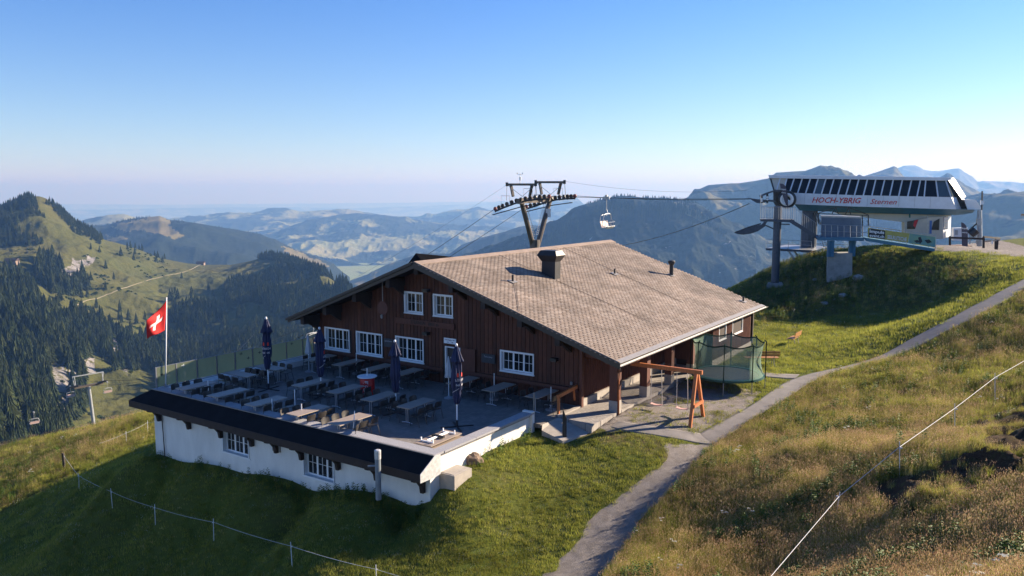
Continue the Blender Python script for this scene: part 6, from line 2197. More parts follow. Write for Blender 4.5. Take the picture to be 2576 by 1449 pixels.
for (pts, dd) in (([(185, 590), (290, 545), (430, 492), (560, 462), (700, 444), (835, 440)], dn_), ([(560, 562), (680, 525), (800, 480), (920, 452), (1040, 440), (1145, 436)], df_)):
    P3 = []
    for i, q in enumerate(pts):
        f = i / (len(pts) - 1) - .5
        P3.append(atd(*cpx8(*q), dd - f * 5.2))
    tp_ = part('sheave_beam', MB().tube([p_ + ZZ * -.28 for p_ in P3], .11, 6), M_barge, py)
    part('walkway', MB().tube([P3[0] + ZZ * -.7 + PE * -.5, P3[3] + ZZ * -.9 + PE * -.5, P3[5] + ZZ * -.75 + PE * -.5], .06, 5), M_barge, py)
    tot = len(P3) - 1
    for i in range(13):
        f = i / 12 * tot; k_ = min(int(f), tot - 1); g = f - k_
        c = P3[k_] * (1 - g) + P3[k_ + 1] * g
        part('sheave', MB().tube([c - PE * .07, c + PE * .07], .25, 12), M_dullred if i in (0, 12) else M_dkwood if i % 3 else M_barge, py)
        if i % 2 == 0:
            part('rocker', MB().bar(c + ZZ * -.05, c + ZZ * -.4, .12, .12), M_barge, py)
    for (fx) in (1, 3):
        q_ = P3[fx]
        part('hoop', MB().tube([q_ + PE * -.5, q_ + PE * -.5 + ZZ * 1.1, q_ + PE * -.5 + ZZ * 1.1 + AL * 1.3, q_ + PE * -.5 + AL * 1.3], .03, 5), M_galv, py)
for (a, b, c, d, dd) in (((325, 296), (672, 296), (400, 440), (600, 440), dn_), ((672, 268), (1020, 268), (745, 415), (945, 415), df_)):
    fr_ = MB()
    A_, B_ = atd(*cpx8(*a), dd + 1.6), atd(*cpx8(*b), dd - 1.6)
    fr_.bar(A_, B_, .22, .26)
    fr_.bar(A_ * .86 + B_ * .14, atd(*cpx8(*c), dd + .7), .26, .26); fr_.bar(A_ * .12 + B_ * .88, atd(*cpx8(*d), dd - .7), .26, .26)
    part('top_frame', fr_, M_pyl, py)
    wires = MB()
    wires.tube([A_, atd(*cpx8(c[0] + 110, c[1]), dd)], .025, 4); wires.tube([B_, atd(*cpx8(c[0] + 110, c[1]), dd)], .025, 4)
    wires.tube([A_, atd(*cpx8(c[0] - 80, c[1] + 50), dd + 1)], .025, 4); wires.tube([B_, atd(*cpx8(d[0] + 90, d[1] + 30), dd - 1)], .025, 4)
    part('stay', wires, M_barge, py)
    part('lifting_eye', MB().box(A_.x - .15, A_.x + .15, A_.y - .15, A_.y + .15, A_.z - .2, A_.z + .25).box(B_.x - .15, B_.x + .15, B_.y - .15, B_.y + .15, B_.z - .2, B_.z + .25), M_barge, py)
for (a, b, dd) in (((560, 590), (655, 920), dn_), ((785, 520), (690, 900), df_)):
    ld = MB(); A_ = atd(*cpx8(*a), dd); B_ = atd(*cpx8(*b), D0)
    for s_ in (-.2, .2):
        ld.tube([A_ + PE * s_, B_ + PE * s_], .025, 4)
    for i in range(18):
        c = A_.lerp(B_, i / 17); ld.tube([c - PE * .2, c + PE * .2], .018, 4)
    part('ladder', ld, M_galv, py)
part('notice', MB().box(*[v for p_ in [(atd(*cpx8(825, 640), dn_ + 3.4))] for v in (p_.x - .3, p_.x + .3, p_.y - .02, p_.y + .02, p_.z - .5, p_.z + .5)]), M_sw, py)
w0 = atd(*cpx8(485, 290), dn_)
ws = part('weather_sensor', MB().tube([w0, w0 + ZZ * 1.25], .04, 5).bar(w0 + ZZ * 1.1 - AL * .4, w0 + ZZ * 1.1 + AL * .4, .05, .05).lathe([(.1, .4), (.11, .8)], tuple(w0), 8), M_white, py)
part('cup', MB().lathe([(.07, -.05), (.07, .1)], tuple(w0 + ZZ * 1.2 - AL * .4), 6).lathe([(.07, -.05), (.07, .1)], tuple(w0 + ZZ * 1.2 + AL * .4), 6), M_galv, py)

# far valley pylon
DV = 185.0
vb = atd(236.5, 1075, DV); vt = atd(223.5, 972, DV)
vp2 = thing('lift_pylon', 'single-column chairlift pylon rising behind the grassy edge on the left', 'pylon', (vb.x, vb.y, vb.z - 6), frame='world')
part('column', MB().tube([vb + ZZ * -10, vb, vt], .42, 10, r1=.30), M_galv, vp2)
part('crossarm', MB().bar(vt - PE * 2.9 + ZZ * .2, vt + PE * 2.9 + ZZ * .2, .4, .45), M_pyl, vp2)
for s_ in (-2.75, 2.75):
    c = vt + PE * s_ + ZZ * .45
    part('sheave_beam', MB().bar(c - AL * 2.2 + ZZ * -.5, c + AL * 2.2 + ZZ * .55, .25, .4), M_barge, vp2)
    part('top_frame', MB().bar(c, c + ZZ * 2.1 + PE * (s_ * .12), .14, .14).bar(c + AL * .6, c + ZZ * 2.1 + AL * .1, .1, .1), M_galv, vp2)
part('top_frame', MB().bar(vt - PE * 3.1 + ZZ * 2.55, vt + PE * 3.1 + ZZ * 2.55, .2, .2), M_galv, vp2)

M_cable = mat('steel_rope', (.05, .05, .055), .5, metal=.5)


def cable(name, a, b, sag, label, r=.028, n=24):
    P = []
    for i in range(n + 1):
        f = i / n; p_ = a.lerp(b, f); p_ = p_ - ZZ * (sag * 4 * f * (1 - f)); P.append(p_)
    solo(name, MB().tube(P, r, 5), M_cable, label, 'cable')
    return P


def apx(x, y, d): return atd(x, y, d)


CN = cable('rope', apx(*cpx8(835, 436), dn_ - 2.6), SP(270, 408, 1.3), .15, 'upper haul rope between V-shaped pylon and station')
CF = cable('rope', apx(*cpx8(1145, 432), df_ - 2.6), SP(300, 412, -3.5), .25, 'lower haul rope between V-shaped pylon and station')
LN = cable('rope', apx(*cpx8(185, 586), dn_ + 2.6), vt - PE * 2.75 + AL * 2.2 + ZZ * 1.1, 6.0, 'haul rope running down left from the near sheaves of the V-shaped pylon')
LF = cable('rope', apx(*cpx8(560, 560), df_ + 2.6), vt + PE * 2.75 + AL * 2.2 + ZZ * 1.1, 6.0, 'haul rope running down left from the far sheaves of the V-shaped pylon')
for (s_, l_) in ((-2.75, 'near haul rope running left from the single-column pylon'), (2.75, 'far haul rope running left from the single-column pylon')):
    cable('rope', vt + PE * s_ - AL * 2.2 + ZZ * .2, vt + PE * s_ - AL * 120 + ZZ * (-2 if s_ < 0 else -6), 3.0, l_)
cable('cable', apx(1885, 512, 84), apx(1500, 626, 110), .8, 'single dark cable dropping from the station behind the roof', r=.035)
cable('cable', apx(*cpx8(1015, 255), df_ - 1.6), SP(250, 332, -4), .6, 'thin signal cable from pylon top to station', r=.012)
cable('cable', apx(*cpx8(325, 300), dn_ + 1.6), vt - PE * 3.1 + ZZ * 2.6, 5.0, 'thin signal cable from pylon top down to valley', r=.010)
cable('cable', apx(0, 1120, 175), apx(640, 840, 420), 8, 'thin cable crossing the valley slope below the flag', r=.04)


M_grey2 = mat('chair_seat', (.30, .31, .32), .6, var=.2)


def lift_chair(label):
    t = thing('lift_chair', label, 'chairlift chair', (0, 0, 0), frame='world', group='chairlift chairs')
    # local: x across, y along the rope (facing +y)
    part('grip', MB().box(-.12, .12, -.3, .3, -.12, .14).box(-.2, .2, -.1, .1, .05, .3), M_galv, t)
    part('hanger', MB().tube([(0, 0, 0), (0, 0, -1.1), (0, .12, -1.45), (0, .1, -1.6)], .055, 6), M_galv, t)
    fr_ = MB()
    fr_.tube([(-.6, .1, -1.55), (.6, .1, -1.55)], .05, 6)
    fr_.tube([(-.9, -.25, -1.75), (-.3, -.2, -1.62), (.3, -.2, -1.62), (.9, -.25, -1.75), (1.1, -.25, -2.4)], .035, 6)
    for s_ in (-1, 1):
        fr_.tube([(s_ * .5, .1, -1.55), (s_ * .95, .12, -1.62), (s_ * 1.2, .1, -2.1), (s_ * 1.22, .0, -2.6), (s_ * 1.0, .35, -2.95)], .04, 6)
    part('frame', fr_, M_galv, t)
    s = MB()
    prf = [(.50, -2.72), (.30, -2.86), (-.05, -2.86), (-.12, -2.92), (.0, -2.98), (.32, -3.0), (.55, -2.80)]
    s.prism([(-1.08, y, z) for y, z in prf], (2.16, 0, 0))
    part('seat', s, M_grey2, t)
    b = MB().prism([(-1.05, -.08, -2.85), (-1.05, -.14, -2.85), (-1.05, -.30, -2.25), (-1.05, -.24, -2.25)], (2.1, 0, 0))
    part('backrest', b, mat('chair_back', (.42, .30, .28), .6), t)
    sb = MB().tube([(-1.0, .1, -2.1), (-.98, .55, -2.35), (.98, .55, -2.35), (1.0, .1, -2.1)], .03, 5)
    for x in (-.5, 0, .5):
        sb.tube([(x, .55, -2.35), (x, .6, -2.85)], .02, 5)
    part('safety_bar', sb, M_galv, t)
    return t


def on_rope(P, px_):
    best = None
    for i in range(len(P) - 1):
        for f in np.linspace(0, 1, 12):
            p_ = P[i].lerp(P[i + 1], f); x_, y_ = proj(np.array(p_))
            d_ = abs(x_ - px_)
            if best is None or d_ < best[0]: best = (d_, p_)
    return best[1]


RA = math.atan2(AL.y, AL.x) - PI / 2
lc = lift_chair('white four-seat lift chair hanging against the hazy mountain between pylon and station')
lc.location = on_rope(CN, 1525); lc.rotation_euler = (0, 0, RA + .25); lc.scale = (1.15, 1.15, 1.12)
for (rp_, x, ro, l_) in ((LN, 790, PI, 'white lift chair half hidden by the left roof edge, lower rope'), (LF, 826, 0, 'white lift chair hanger just above the left roof edge'), (LN, 425, PI, 'lift chair behind the glass screen just right of the flagpole'),
                       (LF, 465, 0, 'lift chair behind the glass screen, second right of the flagpole')):
    p_ = on_rope(rp_, x)
    dup(lc, tuple(p_), RA + ro, l_, 'chairlift chairs', frame='world')
p_ = vt - PE * 2.75 - AL * 2.4 + ZZ * .1
k1_ = dup(lc, tuple(p_), RA, 'dark-looking lift chair left of the single-column pylon', 'chairlift chairs', frame='world')
k1_.scale = (.75, .75, .75)
p_ = vt + PE * 2.75 + AL * 2.4 + ZZ * .7
k1_ = dup(lc, tuple(p_), RA + PI, 'red and white lift chair right of the single-column pylon', 'chairlift chairs', frame='world')
k1_.scale = (.75, .75, .75)
p_ = apx(85, 1038, 175)
k1_ = dup(lc, tuple(p_), RA + PI, 'red and white lift chair before the cliff at the far left', 'chairlift chairs', frame='world')
k1_.scale = (.75, .75, .75)

# ================================================================== FENCES
M_fpost = mat('white_plastic_post', (.62, .64, .66), .6)
M_wire = mat('white_fence_tape', (.55, .58, .62), .7)


def fence(label, pts, hgt, ext=(), tops_px=None, sag=.05, wr=.006):
    P3 = [Vector(hit(*p_)) for p_ in pts]
    t = thing('electric_fence', label, 'fence', tuple(P3[0]), frame='world')
    tops = []
    for i, p_ in enumerate(P3):
        lean = Vector(((rnd.random() - .5) * .12, (rnd.random() - .5) * .08, 1)).normalized()
        if tops_px:
            q_ = Vector(at(*tops_px[i], math.hypot(p_.x, p_.y))); lean = (q_ - p_); hgt = lean.length; lean.normalize()
        part('post', MB().tube([p_ - lean * .15, p_ + lean * hgt], .014, 6).box(p_.x - .03, p_.x + .03, p_.y - .012, p_.y + .012, p_.z + hgt * .8, p_.z + hgt * .84), M_fpost, t)
        tops.append(p_ + lean * hgt * .84)
    full = list(ext[:1]) + tops + list(ext[1:])
    W_ = []
    for a, b in zip(full[:-1], full[1:]):
        for k in range(8):
            f = k / 8; W_.append(a.lerp(b, f) - ZZ * (sag * 4 * f * (1 - f)))
    W_.append(full[-1])
    part('wire', MB().tube(W_, wr, 5), M_wire, t)
    return t


ex0 = Vector(hit(1600, 1800, lo=5)) + ZZ * .7; ex1 = Vector(hit(2800, 900)) + ZZ * .7
fence('electric fence with white plastic posts and taut wire crossing the right meadow', [(2103, 1300), (2263, 1195), (2402, 1090), (2503, 1010)], .80, (Vector(at(1935, 1455, 19.0)), Vector(at(2700, 838, 50))), tops_px=[(2113, 1238), (2263, 1111), (2402, 1015), (2503, 938)], sag=.0, wr=.008)
fence('electric fence with white plastic posts in the shaded grass at lower left', [(199, 1229), (283, 1278), (391, 1320), (538, 1360), (735, 1427), (948, 1490)], .92, (Vector(hit(163, 1182)) + ZZ * 1.0, Vector(hit(1150, 1540)) + ZZ * .7))
fence('single thin fence posts with wire on the sunlit edge left of the white wall', [(318, 1115), (372, 1088)], .9, (Vector(hit(250, 1140)) + ZZ * .7, Vector(hit(389, 1084)) + ZZ * .7))
p = hit(163, 1182)
solo('wooden_post', MB().bar((p[0], p[1], p[2] - .2), (p[0] - .05, p[1], p[2] + 1.15), .13, .13), M_oldwood, 'dark wooden corner post of the left fence at the shadow edge', 'post')
# ================================================================== TREES
M_spr = [rand_mat('spruce_needles_%s' % w, c, rough=.9, spec=.1, var=.3, scale=.5, translucent=.12) for w, c in
         (('dark', [(.022, .036, .014), (.035, .05, .018), (.050, .062, .022), (.028, .042, .016)]),)]
M_bush = rand_mat('leafy_bush', [(.03, .055, .014), (.045, .07, .018), (.06, .08, .022)], rough=.9, spec=.1, var=.3, scale=1, translucent=.2)
M_bark = mat('bark', (.08, .06, .045), .95, var=.3)


def spruce_mb(h, w, tiers, seed):
    r_ = random.Random(seed)
    mb = MB()
    mb.tube([(0, 0, -1.5), (0, 0, h * .5)], .022 * h, 5, r1=.008 * h, cap=False)
    for i in range(tiers):
        f = i / (tiers - 1)
        z0 = h * (.06 + .80 * f); rad = w * (1 - f) ** .85 + .04 * h * (1 - f * .6) * .5
        z1 = z0 + h * .20
        n = 11 if f < .6 else 8
        a0 = r_.random() * 6
        P = [(0, 0, min(z1, h))]
        for k in range(n * 2):
            a = a0 + PI * k / n
            rr = rad * (1.0 + r_.uniform(-.22, .22)) if k % 2 == 0 else rad * r_.uniform(.45, .62)
            zz = z0 - (rad * .32 * r_.uniform(.6, 1.3) if k % 2 == 0 else 0)
            P.append((rr * math.cos(a), rr * math.sin(a), zz))
        m_ = n * 2
        F_ = [(0, 1 + k, 1 + (k + 1) % m_) for k in range(m_)]
        mb.poly(P, F_)
    mb.poly([(-.03 * w, 0, h * .9), (.05 * w, .02 * w, h * .9), (0, 0, h * 1.02)], [(0, 1, 2)])
    return mb


def bush_mb(seed, n=90, r=1.0):
    r_ = random.Random(seed); mb = MB()
    for i in range(n):
        a = r_.random() * 2 * PI; ph = math.acos(r_.uniform(-.1, 1)); rr = r * (.6 + .4 * r_.random())
        c = Vector((rr * math.sin(ph) * math.cos(a), rr * math.sin(ph) * math.sin(a), rr * .9 * math.cos(ph)))
        d1 = Vector((r_.uniform(-1, 1), r_.uniform(-1, 1), r_.uniform(-1, 1))).normalized() * r * .28
        d2 = Vector((r_.uniform(-1, 1), r_.uniform(-1, 1), r_.uniform(-1, 1))).normalized() * r * .22
        mb.poly([c - d1, c + d2, c + d1, c - d2], [(0, 1, 2, 3)])
    return mb


VAR = []
for k, (h, w, t_) in enumerate([(1.0, .155, 9), (1.0, .185, 8), (1.0, .13, 10), (1.0, .17, 9), (1.0, .21, 8)]):
    VAR.append(src_obj('spruce_tree_kind', spruce_mb(h, w, t_, 50 + k), M_spr[0]))
BUSH = [src_obj('bush_kind', bush_mb(70 + k), M_bush) for k in range(2)]

ny_, nx_ = P_left.shape[:2]
nb0 = 12
qx, qy = proj(P_left)
cellA = np.linalg.norm(np.cross(P_left[1:, :-1] - P_left[:-1, :-1], P_left[:-1, 1:] - P_left[:-1, :-1]), axis=-1)
cellA[:nb0 - 2] = 0
vis = (qx[:-1, :-1] > -150) & (qx[:-1, :-1] < 1010) & (qy[:-1, :-1] < 1250)
cellA = cellA * vis
forest_cell = inF(qx[:-1, :-1], qy[:-1, :-1]) & ~inR(qx[:-1, :-1], qy[:-1, :-1])


def sample_cells(wt, n):
    w_ = (wt / wt.sum()).ravel()
    c = nr.choice(len(w_), n, p=w_)
    i, j = np.unravel_index(c, wt.shape)
    a = nr.random(n)[:, None]; b = nr.random(n)[:, None]
    P = P_left[i, j] * (1 - a) * (1 - b) + P_left[i + 1, j] * a * (1 - b) + P_left[i, j + 1] * (1 - a) * b + P_left[i + 1, j + 1] * a * b
    return P


dist_c = np.linalg.norm(P_left[:-1, :-1] - CPOS, axis=-1)
NT = 21000
FP_ = sample_cells(cellA * forest_cell * (1.0 + 0.0 * dist_c), NT)
clear = fbm(FP_[:, 0] * .012, FP_[:, 1] * .012, 4, 77)
FP_ = FP_[clear > .33]
hts = (9 + 18 * nr.random(len(FP_)) ** 1.1) * (.75 + .5 * fbm(FP_[:, 0] * .02, FP_[:, 1] * .02, 3, 78))
dd = np.linalg.norm(FP_ - CPOS, axis=1)
hts = np.where(dd > 1600, hts * .55, hts)
px_, py_ = proj(FP_)
seen = (px_ > -5) & (px_ < 930) & (py_ < 1120) & ~((px_ > 390) & (py_ > 975 - (px_ - 390) * .23)) & ~((px_ > 720) & (py_ > 812 - (px_ - 720) * .45))
order = np.argsort(-(hts / dd) * seen)
one = order[:235]
rest = np.setdiff1d(np.arange(len(FP_)), one)


def tree_obj(p_, h_, k, label, group):
    o = bpy.data.objects.new('spruce_tree', VAR[k].data); COL.objects.link(o)
    o.location = (p_[0], p_[1], p_[2] - .3); o.rotation_euler = (0, 0, rnd.random() * 6.28)
    w_ = h_ * rnd.uniform(1.0, 1.45)
    o.scale = (w_, w_, h_)
    o['label'] = label; o['category'] = 'tree'; o['group'] = group
    return o


for i in one:
    a_, b_ = px_[i], py_[i]
    if a_ > 400: l_, g_ = 'dark spruce on the wooded spur between the flag and the roof edge', 'spruces of the right spur'
    elif b_ < 790: l_, g_ = 'dark spruce in the upper wood on the left picture edge, below the white cliff', 'spruces of the upper left wood'
    elif a_ > 215: l_, g_ = 'dark spruce in the forest edge left of the flag, above the bright green slope', 'spruces beside the green slope'
    elif b_ > 950: l_, g_ = 'tall dark spruce low in the steep forest at the far left, near the lower cliffs', 'spruces by the lower cliffs'
    else: l_, g_ = 'tall dark spruce in the middle of the dense forest at the far left', 'spruces of the dense left forest'
    tree_obj(FP_[i], hts[i], rnd.randrange(5), l_, g_)
scatter('forest', FP_[rest], nr.random(len(rest)) * 6.28, np.stack([hts[rest] * (1.05 + .5 * nr.random(len(rest)))] * 2 + [hts[rest]], 1), nr.integers(0, 5, len(rest)), VAR, 'dense dark spruce forest covering the slopes of the left mountain')
# single trees on the pasture
LONE = [(229, 626), (250, 632), (321, 624), (329, 615), (344, 615), (352, 622), (358, 626), (340, 637), (337, 651), (304, 640), (393, 636), (396, 653), (410, 655), (416, 641), (401, 636), (267, 672), (230, 699), (286, 699), (266, 725), (457, 696),
        (150, 753), (205, 745), (220, 745), (143, 772), (244, 772), (481, 736), (481, 755), (525, 728), (500, 770), (528, 768), (429, 751), (437, 765), (442, 740), (302, 782), (306, 807), (366, 800), (342, 811), (295, 836), (308, 838), (329, 830),
        (11, 794), (61, 802), (358, 850), (290, 925), (469, 769), (538, 741), (137, 770), (149, 775), (447, 748), (433, 742), (325, 800), (300, 800)]
qf = np.stack([qx[nb0:].ravel(), qy[nb0:].ravel()], 1); pf = P_left[nb0:].reshape(-1, 3); df__ = np.linalg.norm(pf - CPOS, axis=1)


def on_mount(x, y):
    d2 = (qf[:, 0] - x) ** 2 + (qf[:, 1] - y) ** 2
    c = np.where(d2 < 16)[0]
    if len(c) == 0: return pf[np.argmin(d2)]
    return pf[c[np.argmin(df__[c] + d2[c] * 3)]]


for (x, y) in LONE:
    p_ = on_mount(x, y + 3)
    dist_ = np.linalg.norm(p_ - CPOS)
    if y < 645 and x > 300: l_, g_ = 'small spruce on the ridge line of the pasture above the trail', 'spruces on the pasture ridge'
    elif x < 290 and y < 710: l_, g_ = 'lone spruce on the pasture beside the white cliff', 'spruces beside the cliff'
    elif x < 260: l_, g_ = 'lone spruce on the pasture at the lower left end of the trail', 'spruces at the trail end'
    elif x > 415: l_, g_ = 'spruce on the pasture right of the flag, before the wooded spur', 'spruces right of the flag'
    elif y < 730: l_, g_ = 'lone spruce on the open pasture just above the trail', 'spruces above the trail'
    else: l_, g_ = 'lone spruce on the lower pasture just left of the flag', 'spruces left of the flag'
    tree_obj(p_, min(24, rnd.uniform(13, 21)), rnd.choice([1, 3, 4]), l_, g_)
# bushes on the lit valley slope
nbsh = 900
sl = cellA * (~forest_cell) * (qx[:-1, :-1] < 420) * (qy[:-1, :-1] > 600)
BP = sample_cells(sl, nbsh)
bk = fbm(BP[:, 0] * .02, BP[:, 1] * .02, 3, 91) > .56
BP = BP[bk]
scatter('bushes', BP, nr.random(len(BP)) * 6.28, 1.2 + 2.6 * nr.random(len(BP)), nr.integers(0, 2, len(BP)), BUSH, 'scattered green bushes on the left slope')


# wooded skylines of the further mountains
def skyline_forest(name, sil, d, n, hspread, seed, yoff=24, h0=18, zoff=0):
    r_ = np.random.default_rng(seed)
    xs = np.array([s_[0] for s_ in sil]); ys = np.array([s_[1] for s_ in sil])
    X = r_.uniform(xs[0], xs[-1], n); f = r_.random(n) ** 1.5
    Y = np.interp(X, xs, ys) + 1.5 + f * yoff
    D = d * (1 - .10 * f * yoff / 30)
    pts = np.array([at(a, b, c) for a, b, c in zip(X, Y, D)])
    k = fbm(X * .02, Y * .05, 3, seed) > .38
    pts = pts[k]; m_ = len(pts)
    h_ = h0 * (.7 + .6 * r_.random(m_))
    return scatter(name, pts + np.array([0, 0, zoff]), r_.random(m_) * 6.28, np.stack([h_ * 1.1] * 2 + [h_], 1), r_.integers(0, 5, m_), VAR, 'far spruce wood along a hazy mountain skyline')


skyline_forest('forest', s6[2:19], 3000, 2600, 1, 5, yoff=30, h0=17, zoff=-4)
skyline_forest('forest', s2[:13], 4600, 1500, 1, 6, yoff=14, h0=18, zoff=-6)
# village in the valley and alpine huts
vil = MB()
r_ = random.Random(9)
for i in range(90):
    x = r_.choice([r_.uniform(770, 880), r_.uniform(780, 960)]); y = 641 - (x - 780) * .02 + r_.uniform(-6, 7)
    p_ = at(x, y, 7300 + r_.uniform(-150, 150))
    w_ = r_.uniform(6, 14); l_ = r_.uniform(6, 16); h_ = r_.uniform(5, 11)
    z0 = p_[2]
    vil.box(p_[0] - w_, p_[0] + w_, p_[1] - l_, p_[1] + l_, z0 - 40, z0 + h_)
    vil.prism([(p_[0] - w_ - 1, p_[1] - l_ - 1, z0 + h_), (p_[0] + w_ + 1, p_[1] - l_ - 1, z0 + h_), (p_[0], p_[1] - l_ - 1, z0 + h_ + w_ * .6)], (0, 2 * l_ + 2, 0))
solo('village', vil, mat('village_white', (.75, .72, .68), .8), label='white specks of a distant village on the valley floor', kind='stuff')
for (x, y, l_, w_) in ((505, 660, 'brown and white mountain inn on the green saddle', 9), (30, 657, 'low grey alpine hut on the pasture at far left', 8)):
    p_ = on_mount(x, y + 4)
    t_ = thing('alpine_hut', l_, 'hut', tuple(p_), frame='world')
    part('wall', MB().box(p_[0] - w_, p_[0] + w_, p_[1] - 5, p_[1] + 5, p_[2] - 3, p_[2] + 4.5), mat('hut_wall', (.20, .15, .12), .8), t_)
    part('roof', MB().prism([(p_[0] - w_ - 1, p_[1] - 6, p_[2] + 4.3), (p_[0] - w_ - 1, p_[1] + 6, p_[2] + 4.3), (p_[0] - w_ - 1, p_[1], p_[2] + 8)], (2 * w_ + 2, 0, 0)), M_dkwood, t_)
# trail across the pasture
TR = [(505, 664), (470, 682), (430, 692), (380, 702), (340, 715), (300, 729), (272, 740), (250, 750), (215, 757), (187, 770), (160, 786), (130, 800)]
tp3 = [Vector(on_mount(x, y)) + ZZ * .8 for x, y in TR]
dens = []
for a, b in zip(TR[:-1], TR[1:]):
    for f in np.linspace(0, 1, 8, endpoint=False):
        dens.append(Vector(on_mount(a[0] + (b[0] - a[0]) * f, a[1] + (b[1] - a[1]) * f)))
for _ in range(3):
    dens = [dens[0]] + [(dens[i - 1] + dens[i] * 2 + dens[i + 1]) / 4 for i in range(1, len(dens) - 1)] + [dens[-1]]
solo('trail', MB().tube([p_ + ZZ * .3 for p_ in dens], .8, 5), mat('trail_gravel', (.16, .145, .095), .9), kind='structure')

# ================================================================== GRASS AND HERBS
M_g1 = rand_mat('grass_green', [(.125, .165, .022), (.235, .255, .045), (.36, .33, .085)], rough=.7, spec=.15, var=.38, scale=.7, translucent=.5, world_noise=True)
M_g2 = rand_mat('grass_straw', [(.46, .38, .11), (.56, .44, .18), (.33, .33, .08), (.44, .27, .12)], rough=.8, spec=.1, var=.28, scale=.5, translucent=.3, world_noise=True)
M_g3 = rand_mat('seed_heads', [(.54, .42, .20), (.60, .49, .28), (.40, .23, .16), (.64, .54, .34)], rough=.8, spec=.1, var=.28, scale=.5, translucent=.3, world_noise=True)
M_lf = rand_mat('broad_leaves', [(.06, .12, .018), (.09, .15, .025), (.13, .18, .035)], rough=.6, spec=.2, var=.25, scale=.5, translucent=.35, world_noise=True)
M_fl = mat('white_umbels', (.46, .47, .40), .8); M_pk = mat('purple_flowers', (.32, .13, .22), .8)


def multi(name, groups):
    me = bpy.data.meshes.new(name)
    v_ = []; f_ = []; mi = []
    for k, (mb, m_) in enumerate(groups):
        o_ = len(v_); v_ += mb.v; f_ += [tuple(i + o_ for i in q) for q in mb.f]; mi += [k] * len(mb.f)
    me.from_pydata(v_, [], f_)
    for _, m_ in groups: me.materials.append(m_)
    me.polygons.foreach_set('material_index', mi); me.update()
    return bpy.data.objects.new(name, me)


def tuft(seed, n, h, spread, lean, w=.006, bend=True):
    r_ = random.Random(seed); mb = MB()
    for i in range(n):
        a = r_.random() * 6.28; r0 = spread * math.sqrt(r_.random()); x, y = r0 * math.cos(a), r0 * math.sin(a)
        hh = h * r_.uniform(.6, 1.15); la = r_.random() * 6.28; ll = lean * hh * r_.uniform(.3, 1.2)
        dx, dy = math.cos(la) * ll, math.sin(la) * ll
        sx, sy = -math.sin(la + .6) * w, math.cos(la + .6) * w
        if bend:
            mb.poly([(x - sx, y - sy, -.03), (x + sx, y + sy, -.03), (x + sx * .8 + dx * .4, y + sy * .8 + dy * .4, hh * .6), (x - sx * .8 + dx * .4, y - sy * .8 + dy * .4, hh * .6), (x + dx, y + dy, hh)], [(0, 1, 2, 3), (3, 2, 4)])
        else:
            mb.poly([(x - sx, y - sy, -.02), (x + sx, y + sy, -.02), (x + dx, y + dy, hh)], [(0, 1, 2)])
    return mb


def heads(seed, n, h, spread, lean, size):
    """stalks with a seed head each"""
    r_ = random.Random(seed); st_ = MB(); hd = MB()
    for i in range(n):
        a = r_.random() * 6.28; r0 = spread * math.sqrt(r_.random()); x, y = r0 * math.cos(a), r0 * math.sin(a)
        hh = h * r_.uniform(.7, 1.15); la = r_.random() * 6.28; ll = lean * hh * r_.random()
        dx, dy = math.cos(la) * ll, math.sin(la) * ll; w = .0028
        st_.poly([(x - w, y, -.03), (x + w, y, -.03), (x + dx, y + dy, hh)], [(0, 1, 2)])
        s_ = size * r_.uniform(.7, 1.3)
        tx, ty = x + dx, y + dy
        for q in (0, 1.57):
            c_, n_ = math.cos(q) * s_ * .3, math.sin(q) * s_ * .3
            hd.poly([(tx, ty, hh - s_ * 1.2), (tx + c_, ty + n_, hh), (tx, ty, hh + s_ * 1.1), (tx - c_, ty - n_, hh)], [(0, 1, 2, 3)])
    return st_, hd


SRC = []
for k in range(2): SRC.append(multi('meadow_kind', [(tuft(100 + k, 26, .26, .16, .55, .0055), M_g1)]))                     # 0,1 green
for k in range(2):                                                                                                       # 2,3 straw with heads
    s_, h_ = heads(110 + k, 18, .34, .20, .3, .016)
    SRC.append(multi('meadow_kind', [(tuft(120 + k, 14, .22, .16, .5, .005), M_g2), (tuft(170 + k, 10, .2, .16, .5, .005), M_g1), (s_, M_g2), (h_, M_g3)]))
s_, h_ = heads(130, 12, .30, .18, .25, .014)
SRC.append(multi('meadow_kind', [(tuft(131, 16, .22, .15, .5, .006), M_g1), (s_, M_g2), (h_, M_g3)]))                        # 4 mixed


def leafy(seed, h, n):
    r_ = random.Random(seed); mb = MB()
    for i in range(n):
        z = h * (i + .5) / n; a = i * 2.4 + r_.random(); L_ = h * .32 * (1.1 - z / h * .6)
        c, s2_ = math.cos(a), math.sin(a); w = L_ * .32
        mb.poly([(0, 0, z), (c * L_ * .5 - s2_ * w, s2_ * L_ * .5 + c * w, z + L_ * .25), (c * L_, s2_ * L_, z + L_ * .1), (c * L_ * .5 + s2_ * w, s2_ * L_ * .5 - c * w, z + L_ * .2)], [(0, 1, 2, 3)])
    return mb


